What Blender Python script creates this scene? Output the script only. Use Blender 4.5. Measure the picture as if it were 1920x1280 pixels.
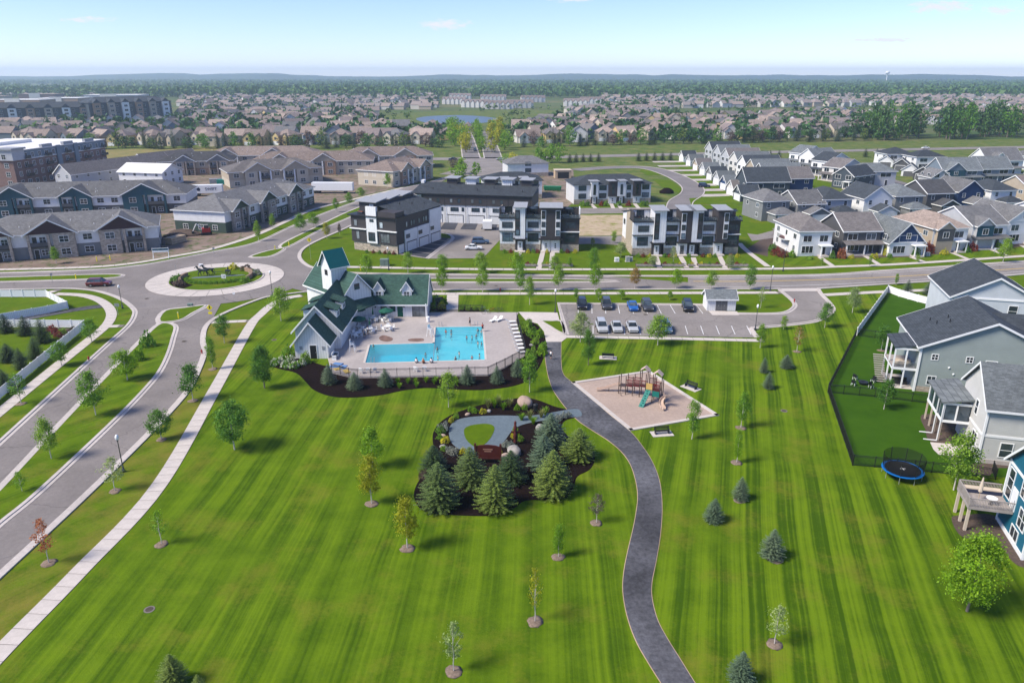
import bpy, bmesh, math, random
import numpy as np
from mathutils import Vector, Matrix
S = bpy.context.scene
for _o in list(bpy.data.objects): bpy.data.objects.remove(_o)
R = math.radians
# ------------------------------------------------------------------ camera
FPX, PITCH, CAMH = 1385.0, R(19.8), 42.0
cam_d = bpy.data.cameras.new('camera'); cam = bpy.data.objects.new('camera', cam_d)
S.collection.objects.link(cam); S.camera = cam
cam_d.sensor_width = 36.0; cam_d.lens = 36.0 * FPX / 1920.0
cam_d.clip_start = 0.5; cam_d.clip_end = 40000.0
cam.location = (0, 0, CAMH); cam.rotation_euler = (math.pi / 2 - PITCH, 0, 0)
# ------------------------------------------------------------------ sky and sun
SUN_AZ = Vector((-0.93, -0.34)).normalized()      # ground direction towards the sun
SUN_EL = R(47)
W = bpy.data.worlds.new('World'); S.world = W; W.use_nodes = True
wn, wl = W.node_tree.nodes, W.node_tree.links
wn.clear()
sky = wn.new('ShaderNodeTexSky'); sky.sky_type = 'NISHITA'; sky.sun_disc = False
sky.sun_elevation = SUN_EL; sky.sun_rotation = math.atan2(SUN_AZ.x, SUN_AZ.y)
sky.altitude = 300; sky.air_density = 0.8; sky.dust_density = 0.0; sky.ozone_density = 3.5
SKY_TINT = (0.87, 0.845, 1.06, 1)
tint = wn.new('ShaderNodeMix'); tint.data_type = 'RGBA'; tint.blend_type = 'MULTIPLY'
tint.inputs[0].default_value = 1.0; tint.inputs[7].default_value = SKY_TINT
wbg = wn.new('ShaderNodeBackground'); wbg.inputs[1].default_value = 0.117
wo = wn.new('ShaderNodeOutputWorld')
def wmath(op, a, b, c=None):
    k = wn.new('ShaderNodeMath'); k.operation = op
    for i, v in enumerate((a, b, c)):
        if v is None: continue
        if isinstance(v, (int, float)): k.inputs[i].default_value = v
        else: wl.new(v, k.inputs[i])
    return k.outputs[0]
wtc = wn.new('ShaderNodeTexCoord'); wsx = wn.new('ShaderNodeSeparateXYZ'); wl.new(wtc.outputs['Generated'], wsx.inputs[0])
wu, wv = wmath('DIVIDE', wsx.outputs[0], wsx.outputs[1]), wmath('DIVIDE', wsx.outputs[2], wsx.outputs[1])
wm = None                                       # a few small fair weather clouds low in the sky
for cu, cv, ca, cb in [(-.0853, .0594, .034, .0068), (.0763, .0925, .040, .0085), (.5300, .0795, .042, .0085), (.6060, .0755, .024, .006), (-.5260, .0650, .034, .0036), (.4700, .0420, .050, .003)]:
    q = wmath('ADD', wmath('POWER', wmath('DIVIDE', wmath('SUBTRACT', wu, cu), ca), 2.0), wmath('POWER', wmath('DIVIDE', wmath('SUBTRACT', wv, cv), cb), 2.0)); e = wmath('SUBTRACT', 1.0, q)
    wm = e if wm is None else wmath('MAXIMUM', wm, e)
wcx = wn.new('ShaderNodeCombineXYZ'); wl.new(wu, wcx.inputs[0]); wl.new(wmath('MULTIPLY', wv, 3.0), wcx.inputs[1])
wnz = wn.new('ShaderNodeTexNoise'); wnz.inputs['Scale'].default_value = 70; wnz.inputs['Detail'].default_value = 7; wnz.inputs['Roughness'].default_value = .62; wl.new(wcx.outputs[0], wnz.inputs['Vector'])
wk = wmath('ADD', wmath('MULTIPLY', wm, .55), wmath('MULTIPLY', wmath('SUBTRACT', wnz.outputs['Fac'], .5), 2.4)); wk = wmath('MULTIPLY', wmath('MULTIPLY', wk, 1.5), wmath('GREATER_THAN', wsx.outputs[1], 0.0)); wk = wmath('MULTIPLY', wk, wmath('GREATER_THAN', wm, -.6))
wkc = wn.new('ShaderNodeClamp'); wl.new(wk, wkc.inputs[0]); wmx = wn.new('ShaderNodeMix'); wmx.data_type = 'RGBA'; wl.new(wmath('MULTIPLY', wkc.outputs[0], .9), wmx.inputs[0]); wmx.inputs[7].default_value = (4.9, 4.9, 5.0, 1)
wl.new(sky.outputs[0], tint.inputs[6]); wl.new(tint.outputs[2], wmx.inputs[6]); wl.new(wmx.outputs[2], wbg.inputs[0]); wl.new(wbg.outputs[0], wo.inputs[0])
sun_d = bpy.data.lights.new('sun', 'SUN'); sun_d.energy = 3.8; sun_d.angle = R(18); sun_d.color = (1.0, 0.925, 0.80)
sun = bpy.data.objects.new('sun', sun_d); S.collection.objects.link(sun)
_sd = Vector((SUN_AZ.x * math.cos(SUN_EL), SUN_AZ.y * math.cos(SUN_EL), math.sin(SUN_EL)))
sun.rotation_euler = _sd.to_track_quat('Z', 'Y').to_euler(); sun.location = (-60, 40, 120)
S.view_settings.view_transform = 'Standard'; S.view_settings.look = 'None'
S.view_settings.exposure = 0.74; S.view_settings.gamma = 1.0; S.view_settings.use_curve_mapping = False
HAZE_DENSITY = 1.5e-4
S.render.engine = 'CYCLES'
S.cycles.use_denoising = True
S.cycles.max_bounces = 6; S.cycles.diffuse_bounces = 3; S.cycles.glossy_bounces = 2; S.cycles.transmission_bounces = 4
S.cycles.transparent_max_bounces = 64; S.cycles.volume_bounces = 1
S.cycles.caustics_reflective = False; S.cycles.caustics_refractive = False
# ------------------------------------------------------------------ helpers
PSIN, PCOS = math.sin(PITCH), math.cos(PITCH)
def P(x, y, z=0.0):
    """ground point (at height z) seen at photo pixel x, y of the 1920x1280 survey photograph"""
    u, v = x - 960.0, y - 640.0
    d = (u / FPX, PCOS - v / FPX * PSIN, -PSIN - v / FPX * PCOS)
    t = (z - CAMH) / d[2]
    return Vector((d[0] * t, d[1] * t, z))
def PL(l): return [P(*p) for p in l]
def mpp(y):
    """metres per photo pixel for things standing on the ground at photo row y"""
    return (CAMH / (PSIN + (y - 640.0) / FPX * PCOS)) / FPX
COL = S.collection
def ob(name, mesh, parent=None, loc=None, rz=0.0, scale=None, rot=None):
    o = bpy.data.objects.new(name, mesh); COL.objects.link(o)
    if parent is not None: o.parent = parent
    if loc is not None: o.location = loc
    if rot is not None: o.rotation_euler = rot
    elif rz: o.rotation_euler = (0, 0, rz)
    if scale is not None: o.scale = scale if hasattr(scale, '__len__') else (scale,) * 3
    return o
def tag(o, label, cat, group=None):
    o['label'] = label; o['category'] = cat
    if group: o['group'] = group
    return o
def thing(name, label, cat, loc=(0, 0, 0), rz=0.0, group=None):
    return tag(ob(name, None, None, loc, rz), label, cat, group)
def struct(o, kind='structure'):
    o['kind'] = kind; return o
class MB:
    def __init__(s): s.v = []; s.f = []
    def add(s, vs, fs):
        b = len(s.v); s.v += [tuple(v) for v in vs]; s.f += [tuple(i + b for i in f) for f in fs]; return s
    def box(s, x0, x1, y0, y1, z0, z1):
        return s.add([(x0,y0,z0),(x1,y0,z0),(x1,y1,z0),(x0,y1,z0),(x0,y0,z1),(x1,y0,z1),(x1,y1,z1),(x0,y1,z1)],
                     [(0,3,2,1),(4,5,6,7),(0,1,5,4),(1,2,6,5),(2,3,7,6),(3,0,4,7)])
    def prism(s, pts, z0, z1):
        n = len(pts)
        return s.add([(p[0], p[1], z0) for p in pts] + [(p[0], p[1], z1) for p in pts],
                     [tuple(range(n))[::-1], tuple(range(n, 2*n))] + [(i, (i+1) % n, n+(i+1) % n, n+i) for i in range(n)])
    def hexa(s, a, b):           # two quads (4 points each) joined into a solid
        return s.add(list(a) + list(b), [(3,2,1,0),(4,5,6,7),(0,1,5,4),(1,2,6,5),(2,3,7,6),(3,0,4,7)])
    def slab(s, quad, t):        # sheet of n points thickened downwards
        n = len(quad)
        return s.add(list(quad) + [(p[0], p[1], p[2]-t) for p in quad],
                     [tuple(range(n)), tuple(range(n, 2*n))[::-1]] + [(i, n+i, n+(i+1) % n, (i+1) % n) for i in range(n)])
    def tube(s, p0, p1, r0, r1=None, n=6, cap=True):
        if r1 is None: r1 = r0
        p0, p1 = Vector(p0), Vector(p1); d = (p1 - p0)
        if d.length < 1e-6: return s
        d.normalize(); a = d.orthogonal().normalized(); b = d.cross(a)
        vs = [p0 + (a*math.cos(2*math.pi*i/n) + b*math.sin(2*math.pi*i/n))*r0 for i in range(n)]
        vs += [p1 + (a*math.cos(2*math.pi*i/n) + b*math.sin(2*math.pi*i/n))*r1 for i in range(n)]
        fs = [(i, (i+1) % n, n+(i+1) % n, n+i) for i in range(n)]
        if cap: fs += [tuple(range(n))[::-1], tuple(range(n, 2*n))]
        return s.add(vs, fs)
    def lathe(s, prof, n=16, cx=0, cy=0):
        k = len(prof); vs = []
        for r, z in prof:
            vs += [(cx + r*math.cos(2*math.pi*i/n), cy + r*math.sin(2*math.pi*i/n), z) for i in range(n)]
        fs = [(j*n+i, j*n+(i+1) % n, (j+1)*n+(i+1) % n, (j+1)*n+i) for j in range(k-1) for i in range(n)]
        fs += [tuple(range(n))[::-1], tuple((k-1)*n+i for i in range(n))]
        return s.add(vs, fs)
    def blob(s, c, r, seed=0, n=8, m=6, j=.12, flat=False):
        rg = random.Random(seed); vs = []
        for a in range(1, m):
            th = math.pi*a/m
            for b in range(n):
                ph = 2*math.pi*b/n; k = 1 + rg.uniform(-j, j)
                z = math.cos(th)*r[2]*k
                if flat and z < 0: z *= .4
                vs.append((c[0]+math.sin(th)*math.cos(ph)*r[0]*k, c[1]+math.sin(th)*math.sin(ph)*r[1]*k, c[2]+z))
        t = len(vs); vs += [(c[0], c[1], c[2]+r[2]), (c[0], c[1], c[2]-r[2]*(.4 if flat else 1))]
        fs = [(a*n+b, (a+1)*n+b, (a+1)*n+(b+1) % n, a*n+(b+1) % n) for a in range(m-2) for b in range(n)]
        fs += [(t, b, (b+1) % n) for b in range(n)] + [(t+1, (m-2)*n+(b+1) % n, (m-2)*n+b) for b in range(n)]
        return s.add(vs, fs)
    def mesh(s, name, mat=None, smooth=False):
        me = bpy.data.meshes.new(name); me.from_pydata(s.v, [], s.f)
        if mat: me.materials.append(MAT[mat] if isinstance(mat, str) else mat)
        if smooth: me.polygons.foreach_set('use_smooth', [True]*len(me.polygons))
        me.update(); return me
    def build(s, name, mat, parent=None, loc=None, rz=0.0, smooth=False, **k):
        return ob(name, s.mesh(name, mat, smooth), parent, loc, rz, **k)
_mc = {}
def cached(key, fn):
    if key not in _mc: _mc[key] = fn()
    return _mc[key]
def smooth_line(pts, n=6, closed=False):
    pts = [Vector(p) for p in pts]; out = []; m = len(pts)
    for i in range(m if closed else m-1):
        g = lambda k: pts[k % m] if closed else pts[max(0, min(m-1, k))]
        p0, p1, p2, p3 = g(i-1), g(i), g(i+1), g(i+2)
        for j in range(n):
            t = j/n
            out.append(.5*((2*p1)+(-p0+p2)*t+(2*p0-5*p1+4*p2-p3)*t*t+(-p0+3*p1-3*p2+p3)*t**3))
    if not closed: out.append(pts[-1])
    return out
def sheet(name, pts, z, mat, kind='structure', h=0.0):
    """a flat (or slightly thick) surface over an outline of ground points"""
    m = MB()
    if h: m.prism([(p[0], p[1]) for p in pts], z-h, z)
    else: m.add([(p[0], p[1], z) for p in pts], [tuple(range(len(pts)))])
    o = m.build(name, mat)
    bm = bmesh.new(); bm.from_mesh(o.data); bmesh.ops.recalc_face_normals(bm, faces=bm.faces)
    if not h and bm.faces and sum((f.normal.z for f in bm.faces)) < 0: bmesh.ops.reverse_faces(bm, faces=bm.faces)
    bmesh.ops.triangulate(bm, faces=bm.faces); bm.to_mesh(o.data); bm.free()
    if kind: o['kind'] = kind
    return o
def offset_line(pts, d, closed=False):
    out = []; n = len(pts)
    for i in range(n):
        a = pts[(i-1) % n] if closed or i > 0 else pts[i]; b = pts[(i+1) % n] if closed or i < n-1 else pts[i]
        t = (Vector(b)-Vector(a)); t.z = 0
        t = t.normalized() if t.length > 1e-6 else Vector((1, 0, 0))
        out.append(Vector(pts[i]) + Vector((-t.y, t.x, 0))*d)
    return out
def band(name, line, d0, d1, z0, z1, mat, closed=False, kind='structure'):
    """a solid strip following a line, from offset d0 to d1 (left positive), heights z0 to z1"""
    a = offset_line(line, d0, closed); b = offset_line(line, d1, closed); n = len(a); m = MB(); vs = []
    for i in range(n): vs += [(a[i].x, a[i].y, z0), (b[i].x, b[i].y, z0), (b[i].x, b[i].y, z1), (a[i].x, a[i].y, z1)]
    fs = []
    for i in range(n if closed else n-1):
        p, q = 4*i, 4*((i+1) % n)
        fs += [(p+3, p+2, q+2, q+3), (p, p+3, q+3, q), (p+2, p+1, q+1, q+2)]
    m.add(vs, fs); o = m.build(name, mat)
    bm = bmesh.new(); bm.from_mesh(o.data); bmesh.ops.recalc_face_normals(bm, faces=bm.faces)
    up = sum(f.normal.z*f.calc_area() for f in bm.faces)
    if up < 0: bmesh.ops.reverse_faces(bm, faces=bm.faces)
    bm.to_mesh(o.data); bm.free()
    if kind: o['kind'] = kind
    return o
def resample(pts, step):
    out = [Vector(pts[0])]; acc = 0.0
    for i in range(1, len(pts)):
        a, b = Vector(pts[i-1]), Vector(pts[i]); L = (b-a).length; t = step-acc
        while t <= L:
            out.append(a+(b-a)*(t/L)); t += step
        acc = (acc+L) % step
    return out
def slab_walk(name, line, width, mat='concrete', z=0.05, step=1.5, sub=0):
    """a pavement of separate concrete slabs with open joints"""
    root = struct(band(name, line, -width/2-.02, width/2+.02, 0.0, z-.025, 'joint'))
    pts = resample(line, step); L = offset_line(pts, width/2); Rr = offset_line(pts, -width/2)
    rg = random.Random(len(pts))
    for i in range(len(pts)-1):
        g = .018; e = rg.uniform(-.004, .004)
        q = [L[i].lerp(L[i+1], g), L[i].lerp(L[i+1], 1-g), Rr[i].lerp(Rr[i+1], 1-g), Rr[i].lerp(Rr[i+1], g)]
        c = sum(q, Vector())/4
        MB().prism([(p.x-c.x, p.y-c.y) for p in q][::-1], 0, z-.004+e).build('slab', mat, root, (c.x, c.y, 0))
    return root
# ------------------------------------------------------------------ materials
MAT = {}
class NT:
    def __init__(s, name):
        s.m = bpy.data.materials.new(name); s.m.use_nodes = True; s.t = s.m.node_tree
        s.b = s.t.nodes['Principled BSDF']; s.out = s.t.nodes['Material Output']; MAT[name] = s.m
        s.co = None
    def n(s, t, **k):
        o = s.t.nodes.new('ShaderNode'+t)
        for a, v in k.items(): setattr(o, a, v)
        return o
    def l(s, a, b): s.t.links.new(a, b)
    def coord(s):
        if not s.co: s.co = s.n('TexCoord')
        return s.co.outputs['Object']
    def noise(s, scale, detail=3, rough=.55, vec=None):
        k = s.n('TexNoise'); k.inputs['Scale'].default_value = scale; k.inputs['Detail'].default_value = detail
        k.inputs['Roughness'].default_value = rough; s.l(vec or s.coord(), k.inputs['Vector']); return k.outputs['Fac']
    def ramp(s, fac, stops):
        r = s.n('ValToRGB'); e = r.color_ramp.elements
        while len(e) < len(stops): e.new(.5)
        for i, (p, c) in enumerate(stops): e[i].position = p; e[i].color = (*c, 1) if len(c) == 3 else c
        s.l(fac, r.inputs[0]); return r.outputs[0]
    def math(s, op, a, b=None, clamp=False):
        k = s.n('Math', operation=op, use_clamp=clamp)
        for i, v in enumerate((a, b)):
            if v is None: continue
            if isinstance(v, (int, float)): k.inputs[i].default_value = v
            else: s.l(v, k.inputs[i])
        return k.outputs[0]
    def mix(s, fac, a, b, mode='MIX'):
        k = s.n('Mix', data_type='RGBA', blend_type=mode)
        for i, v in ((0, fac), (6, a), (7, b)):
            if isinstance(v, (int, float)): k.inputs[i].default_value = v
            elif isinstance(v, tuple): k.inputs[i].default_value = (*v, 1) if len(v) == 3 else v
            else: s.l(v, k.inputs[i])
        return k.outputs[2]
    def bump(s, h, strength=.3, dist=.05):
        k = s.n('Bump'); k.inputs['Strength'].default_value = strength; k.inputs['Distance'].default_value = dist
        s.l(h, k.inputs['Height']); s.l(k.outputs[0], s.b.inputs['Normal'])
    def base(s, c):
        if isinstance(c, tuple): s.b.inputs['Base Color'].default_value = (*c, 1)
        else: s.l(c, s.b.inputs['Base Color'])
    def set(s, rough=.8, spec=.3, metal=0):
        s.b.inputs['Roughness'].default_value = rough; s.b.inputs['Specular IOR Level'].default_value = spec
        s.b.inputs['Metallic'].default_value = metal; return s
def sc(c, k): return tuple(max(0, min(1, x*k)) for x in c)
def plain(name, c, rough=.75, var=.12, scale=1.5, spec=.3, metal=0, bump=0, bscale=30, orand=0.0):
    t = NT(name).set(rough, spec, metal); nz = t.noise(scale, 4)
    col = t.ramp(nz, [(.25, sc(c, 1-var)), (.75, sc(c, 1+var))])
    if orand:
        oi = t.n('ObjectInfo'); f = t.math('MULTIPLY_ADD', oi.outputs['Random'], orand*2); f.node.inputs[2].default_value = 1-orand
        col = t.mix(1.0, col, t.ramp(oi.outputs['Random'], [(0, (1-orand,)*3), (1, (1+0*orand,)*3)]), 'MULTIPLY')
    t.base(col)
    if bump: t.bump(t.noise(bscale, 3), bump, .03)
    return t.m
def siding(name, c, period=.19, vertical=False, rough=.6, var=.06, depth=.5):
    t = NT(name).set(rough, .3); nz = t.noise(.6, 4)
    w = t.n('TexWave', wave_type='BANDS', bands_direction='X' if vertical else 'Z', wave_profile='SAW' if not vertical else 'SIN')
    w.inputs['Scale'].default_value = .314/period; t.l(t.coord(), w.inputs['Vector'])
    col = t.ramp(nz, [(.3, sc(c, 1-var)), (.7, sc(c, 1+var))])
    col = t.mix(1.0, col, t.ramp(w.outputs['Fac'], [(0, (.80,)*3), (.12, (1,)*3), (1, (1,)*3)]), 'MULTIPLY')
    t.base(col); t.bump(w.outputs['Fac'], depth, .02); return t.m
def shingle(name, c, var=.22):
    t = NT(name).set(.9, .2)
    b = t.n('TexBrick'); b.inputs['Scale'].default_value = 1.0; b.inputs['Brick Width'].default_value = .45; b.inputs['Row Height'].default_value = .17
    b.inputs['Mortar Size'].default_value = .012; b.inputs['Mortar'].default_value = (*sc(c, .6), 1)
    b.inputs['Color1'].default_value = (*sc(c, 1-var), 1); b.inputs['Color2'].default_value = (*sc(c, 1+var), 1)
    mp = t.n('Mapping'); t.l(t.coord(), mp.inputs['Vector']); mp.inputs['Scale'].default_value = (1, 1, 1.0)
    sx = t.n('SeparateXYZ'); t.l(t.coord(), sx.inputs[0]); cx = t.n('CombineXYZ')
    t.l(t.math('ADD', sx.outputs[0], sx.outputs[1]), cx.inputs[0]); t.l(t.math('MULTIPLY', sx.outputs[2], 1.35), cx.inputs[1]); t.l(cx.outputs[0], b.inputs['Vector'])
    nz = t.noise(.45, 4); n2 = t.noise(9, 3)
    col = t.mix(1.0, b.outputs['Color'], t.ramp(nz, [(.25, (.82,)*3), (.75, (1.12,)*3)]), 'MULTIPLY')
    col = t.mix(1.0, col, t.ramp(n2, [(.3, (.85,)*3), (.7, (1.15,)*3)]), 'MULTIPLY')
    oi = t.n('ObjectInfo'); col = t.mix(1.0, col, t.ramp(oi.outputs['Random'], [(0, (.82,)*3), (1, (1.12,)*3)]), 'MULTIPLY')
    t.base(col); return t.m
def stone(name, c, sx=.5, sz=.22, var=.3):
    t = NT(name).set(.85, .25)
    b = t.n('TexBrick'); b.inputs['Scale'].default_value = 1.0; b.inputs['Brick Width'].default_value = sx; b.inputs['Row Height'].default_value = sz
    b.inputs['Mortar Size'].default_value = .015; b.inputs['Mortar'].default_value = (*sc(c, .75), 1)
    b.inputs['Color1'].default_value = (*sc(c, 1-var), 1); b.inputs['Color2'].default_value = (*sc(c, 1+var), 1)
    s3 = t.n('SeparateXYZ'); t.l(t.coord(), s3.inputs[0]); cx = t.n('CombineXYZ')
    t.l(t.math('ADD', s3.outputs[0], s3.outputs[1]), cx.inputs[0]); t.l(s3.outputs[2], cx.inputs[1]); t.l(cx.outputs[0], b.inputs['Vector'])
    col = t.mix(1.0, b.outputs['Color'], t.ramp(t.noise(2.0, 4), [(.25, (.8,)*3), (.75, (1.15,)*3)]), 'MULTIPLY')
    t.base(col); t.bump(b.outputs['Fac'], -.4, .03); return t.m
def leafmat(name, c1, c2, trans=.42, orand=.18):
    t = NT(name).set(.55, .25); g = t.n('NewGeometry')
    col = t.ramp(g.outputs['Random Per Island'], [(0, c1), (1, c2)])
    col = t.mix(1.0, col, t.ramp(t.noise(.9, 2), [(.3, (.75,)*3), (.7, (1.2,)*3)]), 'MULTIPLY')
    oi = t.n('ObjectInfo'); col = t.mix(1.0, col, t.ramp(oi.outputs['Random'], [(0, (1-orand, 1-orand*.7, 1-orand)), (1, (1+orand, 1+orand*.6, 1))]), 'MULTIPLY')
    t.base(col); tr = t.n('BsdfTranslucent'); t.l(col, tr.inputs[0]); mx = t.n('MixShader'); mx.inputs[0].default_value = trans
    t.l(t.b.outputs[0], mx.inputs[1]); t.l(tr.outputs[0], mx.inputs[2]); t.l(mx.outputs[0], t.out.inputs[0]); return t.m
def grassmat(name, ang=None, period=1.7, dark=(.038, .082, .003), light=(.120, .192, .007), dry=(.19, .165, .025), drylo=.60, dryhi=.92, amp=1.0, seed=0.0):
    t = NT(name).set(.9, .04)
    mp = t.n('Mapping'); t.l(t.coord(), mp.inputs['Vector']); mp.inputs['Location'].default_value = (seed*13.1, seed*7.7, 0)
    big = t.noise(.045, 3, .6, mp.outputs[0]); mid = t.noise(.35, 4, .62, mp.outputs[0]); fine = t.noise(3.0, 5, .78, mp.outputs[0])
    grain = t.noise(11, 3, .8, mp.outputs[0])
    f = t.math('ADD', t.math('MULTIPLY', mid, .44), t.math('MULTIPLY', big, .14))
    f = t.math('ADD', f, t.math('MULTIPLY', fine, .24))
    f = t.math('ADD', f, t.math('MULTIPLY', grain, .20))
    if ang is not None:
        m2 = t.n('Mapping', vector_type='POINT'); m2.inputs['Rotation'].default_value = (0, 0, R(ang)); t.l(t.coord(), m2.inputs['Vector'])
        s3 = t.n('SeparateXYZ'); t.l(m2.outputs[0], s3.inputs[0])
        wob = t.math('MULTIPLY', t.noise(.06, 2, .5, mp.outputs[0]), .7)
        u = t.math('ADD', s3.outputs[0], wob)
        saw = t.math('PINGPONG', t.math('DIVIDE', u, period), 1.0)
        st = t.ramp(saw, [(.36, (0,)*3), (.64, (1,)*3)])
        fin = t.n('TexNoise', noise_dimensions='1D'); fin.inputs['Scale'].default_value = 2.6; fin.inputs['Detail'].default_value = 3; t.l(u, fin.inputs['W'])
        pat = t.math('MULTIPLY', t.ramp(t.noise(.07, 2, .5, mp.outputs[0]), [(.32, (.25,)*3), (.58, (1.05,)*3)]), amp)
        a = t.math('ADD', t.math('MULTIPLY', t.math('SUBTRACT', st, .5), .17), t.math('MULTIPLY', t.math('SUBTRACT', fin.outputs['Fac'], .5), .50))
        f = t.math('ADD', f, t.math('MULTIPLY', a, pat))
    col = t.ramp(f, [(.30, dark), (.70, light)])
    dn = t.math('ADD', t.math('MULTIPLY', t.noise(.16, 4, .65, mp.outputs[0]), .75), t.math('MULTIPLY', fine, .25))
    k = t.ramp(dn, [(drylo-.08, (0,)*3), (dryhi-.08, (1,)*3)])
    col = t.mix(k, col, dry); t.base(col)
    t.bump(t.math('ADD', fine, t.math('MULTIPLY', grain, .6)), .45, .08); return t.m
def glass(name, c=(.03, .04, .05), rough=.06):
    t = NT(name).set(rough, .6); oi = t.n('ObjectInfo')
    col = t.mix(1.0, t.ramp(t.noise(.7, 2), [(.35, sc(c, .6)), (.65, sc(c, 1.6))]), t.ramp(oi.outputs['Random'], [(0, (.5,)*3), (.75, (1.1,)*3), (1, (2.6,)*3)]), 'MULTIPLY')
    t.base(col); return t.m
grassmat('lawn_west', 2.2, 1.75, seed=1); grassmat('lawn_east', 16.0, 1.55, amp=1.6, seed=2)
grassmat('lawn_kerb', 38, 1.6, amp=.7, seed=3, drylo=.58, dryhi=.85, dry=(.19, .16, .03)); grassmat('lawn_dry', 36, 1.7, amp=.7, seed=4, drylo=.46, dryhi=.76, dry=(.20, .16, .035))
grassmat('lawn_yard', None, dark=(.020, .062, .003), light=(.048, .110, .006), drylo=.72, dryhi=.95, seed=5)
grassmat('lawn_strip', None, dark=(.046, .092, .003), light=(.110, .172, .006), drylo=.62, dryhi=.9, seed=6)
grassmat('rough_grass', None, dark=(.05, .095, .02), light=(.10, .145, .03), dry=(.21, .185, .07), drylo=.52, dryhi=.80, seed=7)
grassmat('golden_field', None, dark=(.13, .14, .04), light=(.21, .19, .07), dry=(.27, .21, .09), drylo=.5, dryhi=.7, seed=8)
_t = NT('far_land').set(.95, .1)
_t.base(_t.mix(_t.ramp(_t.noise(.02, 4), [(.45, (0,)*3), (.62, (1,)*3)]), _t.ramp(_t.noise(.006, 5), [(.3, (.045, .085, .022)), (.5, (.075, .115, .03)), (.7, (.16, .145, .06))]), (.10, .115, .045)))
def pavemat(name, c, big=.16, fine=.12, crack=False, rough=.9):
    t = NT(name).set(rough, .2)
    col = t.ramp(t.noise(.12, 4, .6), [(.3, sc(c, 1-big)), (.7, sc(c, 1+big))])
    col = t.mix(1.0, col, t.ramp(t.noise(2.2, 4, .7), [(.3, (1-fine,)*3), (.7, (1+fine,)*3)]), 'MULTIPLY')
    col = t.mix(1.0, col, t.ramp(t.noise(40, 2, .7), [(.3, (.9,)*3), (.7, (1.1,)*3)]), 'MULTIPLY')
    if crack:
        wv = t.n('TexNoise'); wv.inputs['Scale'].default_value = .5; wv.inputs['Detail'].default_value = 4; t.l(t.coord(), wv.inputs['Vector'])
        ad = t.n('VectorMath', operation='MULTIPLY_ADD'); t.l(wv.outputs['Color'], ad.inputs[0]); ad.inputs[1].default_value = (2.2, 2.2, 0); t.l(t.coord(), ad.inputs[2])
        vo = t.n('TexVoronoi', feature='DISTANCE_TO_EDGE'); vo.inputs['Scale'].default_value = .085; t.l(ad.outputs[0], vo.inputs['Vector'])
        col = t.mix(t.ramp(vo.outputs['Distance'], [(.0, (.55,)*3), (.009, (0,)*3)]), col, sc(c, .42))
        col = t.mix(t.ramp(t.noise(.05, 2), [(.56, (0,)*3), (.60, (.22,)*3)]), col, sc(c, .7))
    t.base(col); t.bump(t.noise(30, 2), .2, .02); return t.m
pavemat('asphalt', (.200, .178, .168), crack=True); pavemat('asphalt_dark', (.052, .054, .066), .3, .2); pavemat('path_asphalt', (.088, .088, .098), .5, .4, crack=True)
pavemat('asphalt_warm', (.225, .202, .188), crack=True); pavemat('asphalt_grey', (.185, .168, .165))
pavemat('concrete', (.50, .45, .41), .10, .08); pavemat('kerb_concrete', (.46, .415, .385), .12, .12); plain('joint', (.17, .15, .13), .9)
pavemat('deck_concrete', (.37, .33, .312), .14, .1); pavemat('drive_concrete', (.42, .38, .35), .12, .1)
plain('mulch', (.013, .008, .008), .95, .5, 3, .02, bump=.8, bscale=20); plain('mulch_brown', (.085, .06, .048), .95, .4, 4, bump=.8, bscale=20)
plain('tree_mulch', (.19, .14, .105), .95, .4, 5, bump=.6); pavemat('gravel_blue', (.115, .150, .175), .12, .15); pavemat('play_gravel', (.37, .285, .235), .12, .12)
_t = NT('soil').set(.95, .1); _t.base(_t.mix(_t.ramp(_t.noise(.35, 5, .7), [(.5, (0,)*3), (.62, (1,)*3)]), _t.ramp(_t.noise(.12, 4), [(.3, (.16, .115, .09)), (.7, (.26, .20, .165))]), (.075, .10, .035)))
plain('sand_soil', (.42, .30, .20), .95, .3, .25); plain('white_paint', (.74, .74, .73), .6, .05); plain('yellow_paint', (.55, .36, .05), .6, .12)
_t = NT('lot_soil').set(.95, .1); _t.base(_t.mix(_t.ramp(_t.noise(.22, 5, .7), [(.50, (0,)*3), (.66, (1,)*3)]), _t.ramp(_t.noise(.5, 4), [(.3, (.34, .26, .17)), (.7, (.46, .37, .26))]), (.20, .21, .05)))
# ------------------------------------------------------------------ the ground, roads, walks and beds
def rect(x0, x1, y0, y1): return [(x0, y0), (x1, y0), (x1, y1), (x0, y1)]
def hole_sheet(name, outer, inner, z, mat):
    bm = bmesh.new()
    for loopp in (outer, inner):
        vs = [bm.verts.new((p[0], p[1], z)) for p in loopp]
        for i in range(len(vs)): bm.edges.new((vs[i-1], vs[i]))
    bmesh.ops.triangle_fill(bm, use_beauty=True, edges=bm.edges[:], normal=(0, 0, 1))
    for f in bm.faces:
        if f.normal.z < 0: f.normal_flip()
    me = bpy.data.meshes.new(name); bm.to_mesh(me); bm.free(); me.materials.append(MAT[mat]); return struct(ob(name, me))
pool = PL([(817, 614), (904, 613), (909, 675), (685, 681), (694, 647), (815, 644)])
hole_sheet('ground', [(-8500, -300), (8500, -300), (8500, 8000), (-8500, 8000)], pool, -.12, 'far_land')
sheet('meadow', rect(-330, 420, 127, 500), -.06, 'rough_grass')
sheet('lawn_street', [(-130, 60), (-52, 60), (-45, 127), (160, 127), (160, 235), (72, 255), (-60, 255), (-130, 200)], -.04, 'lawn_strip')
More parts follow.
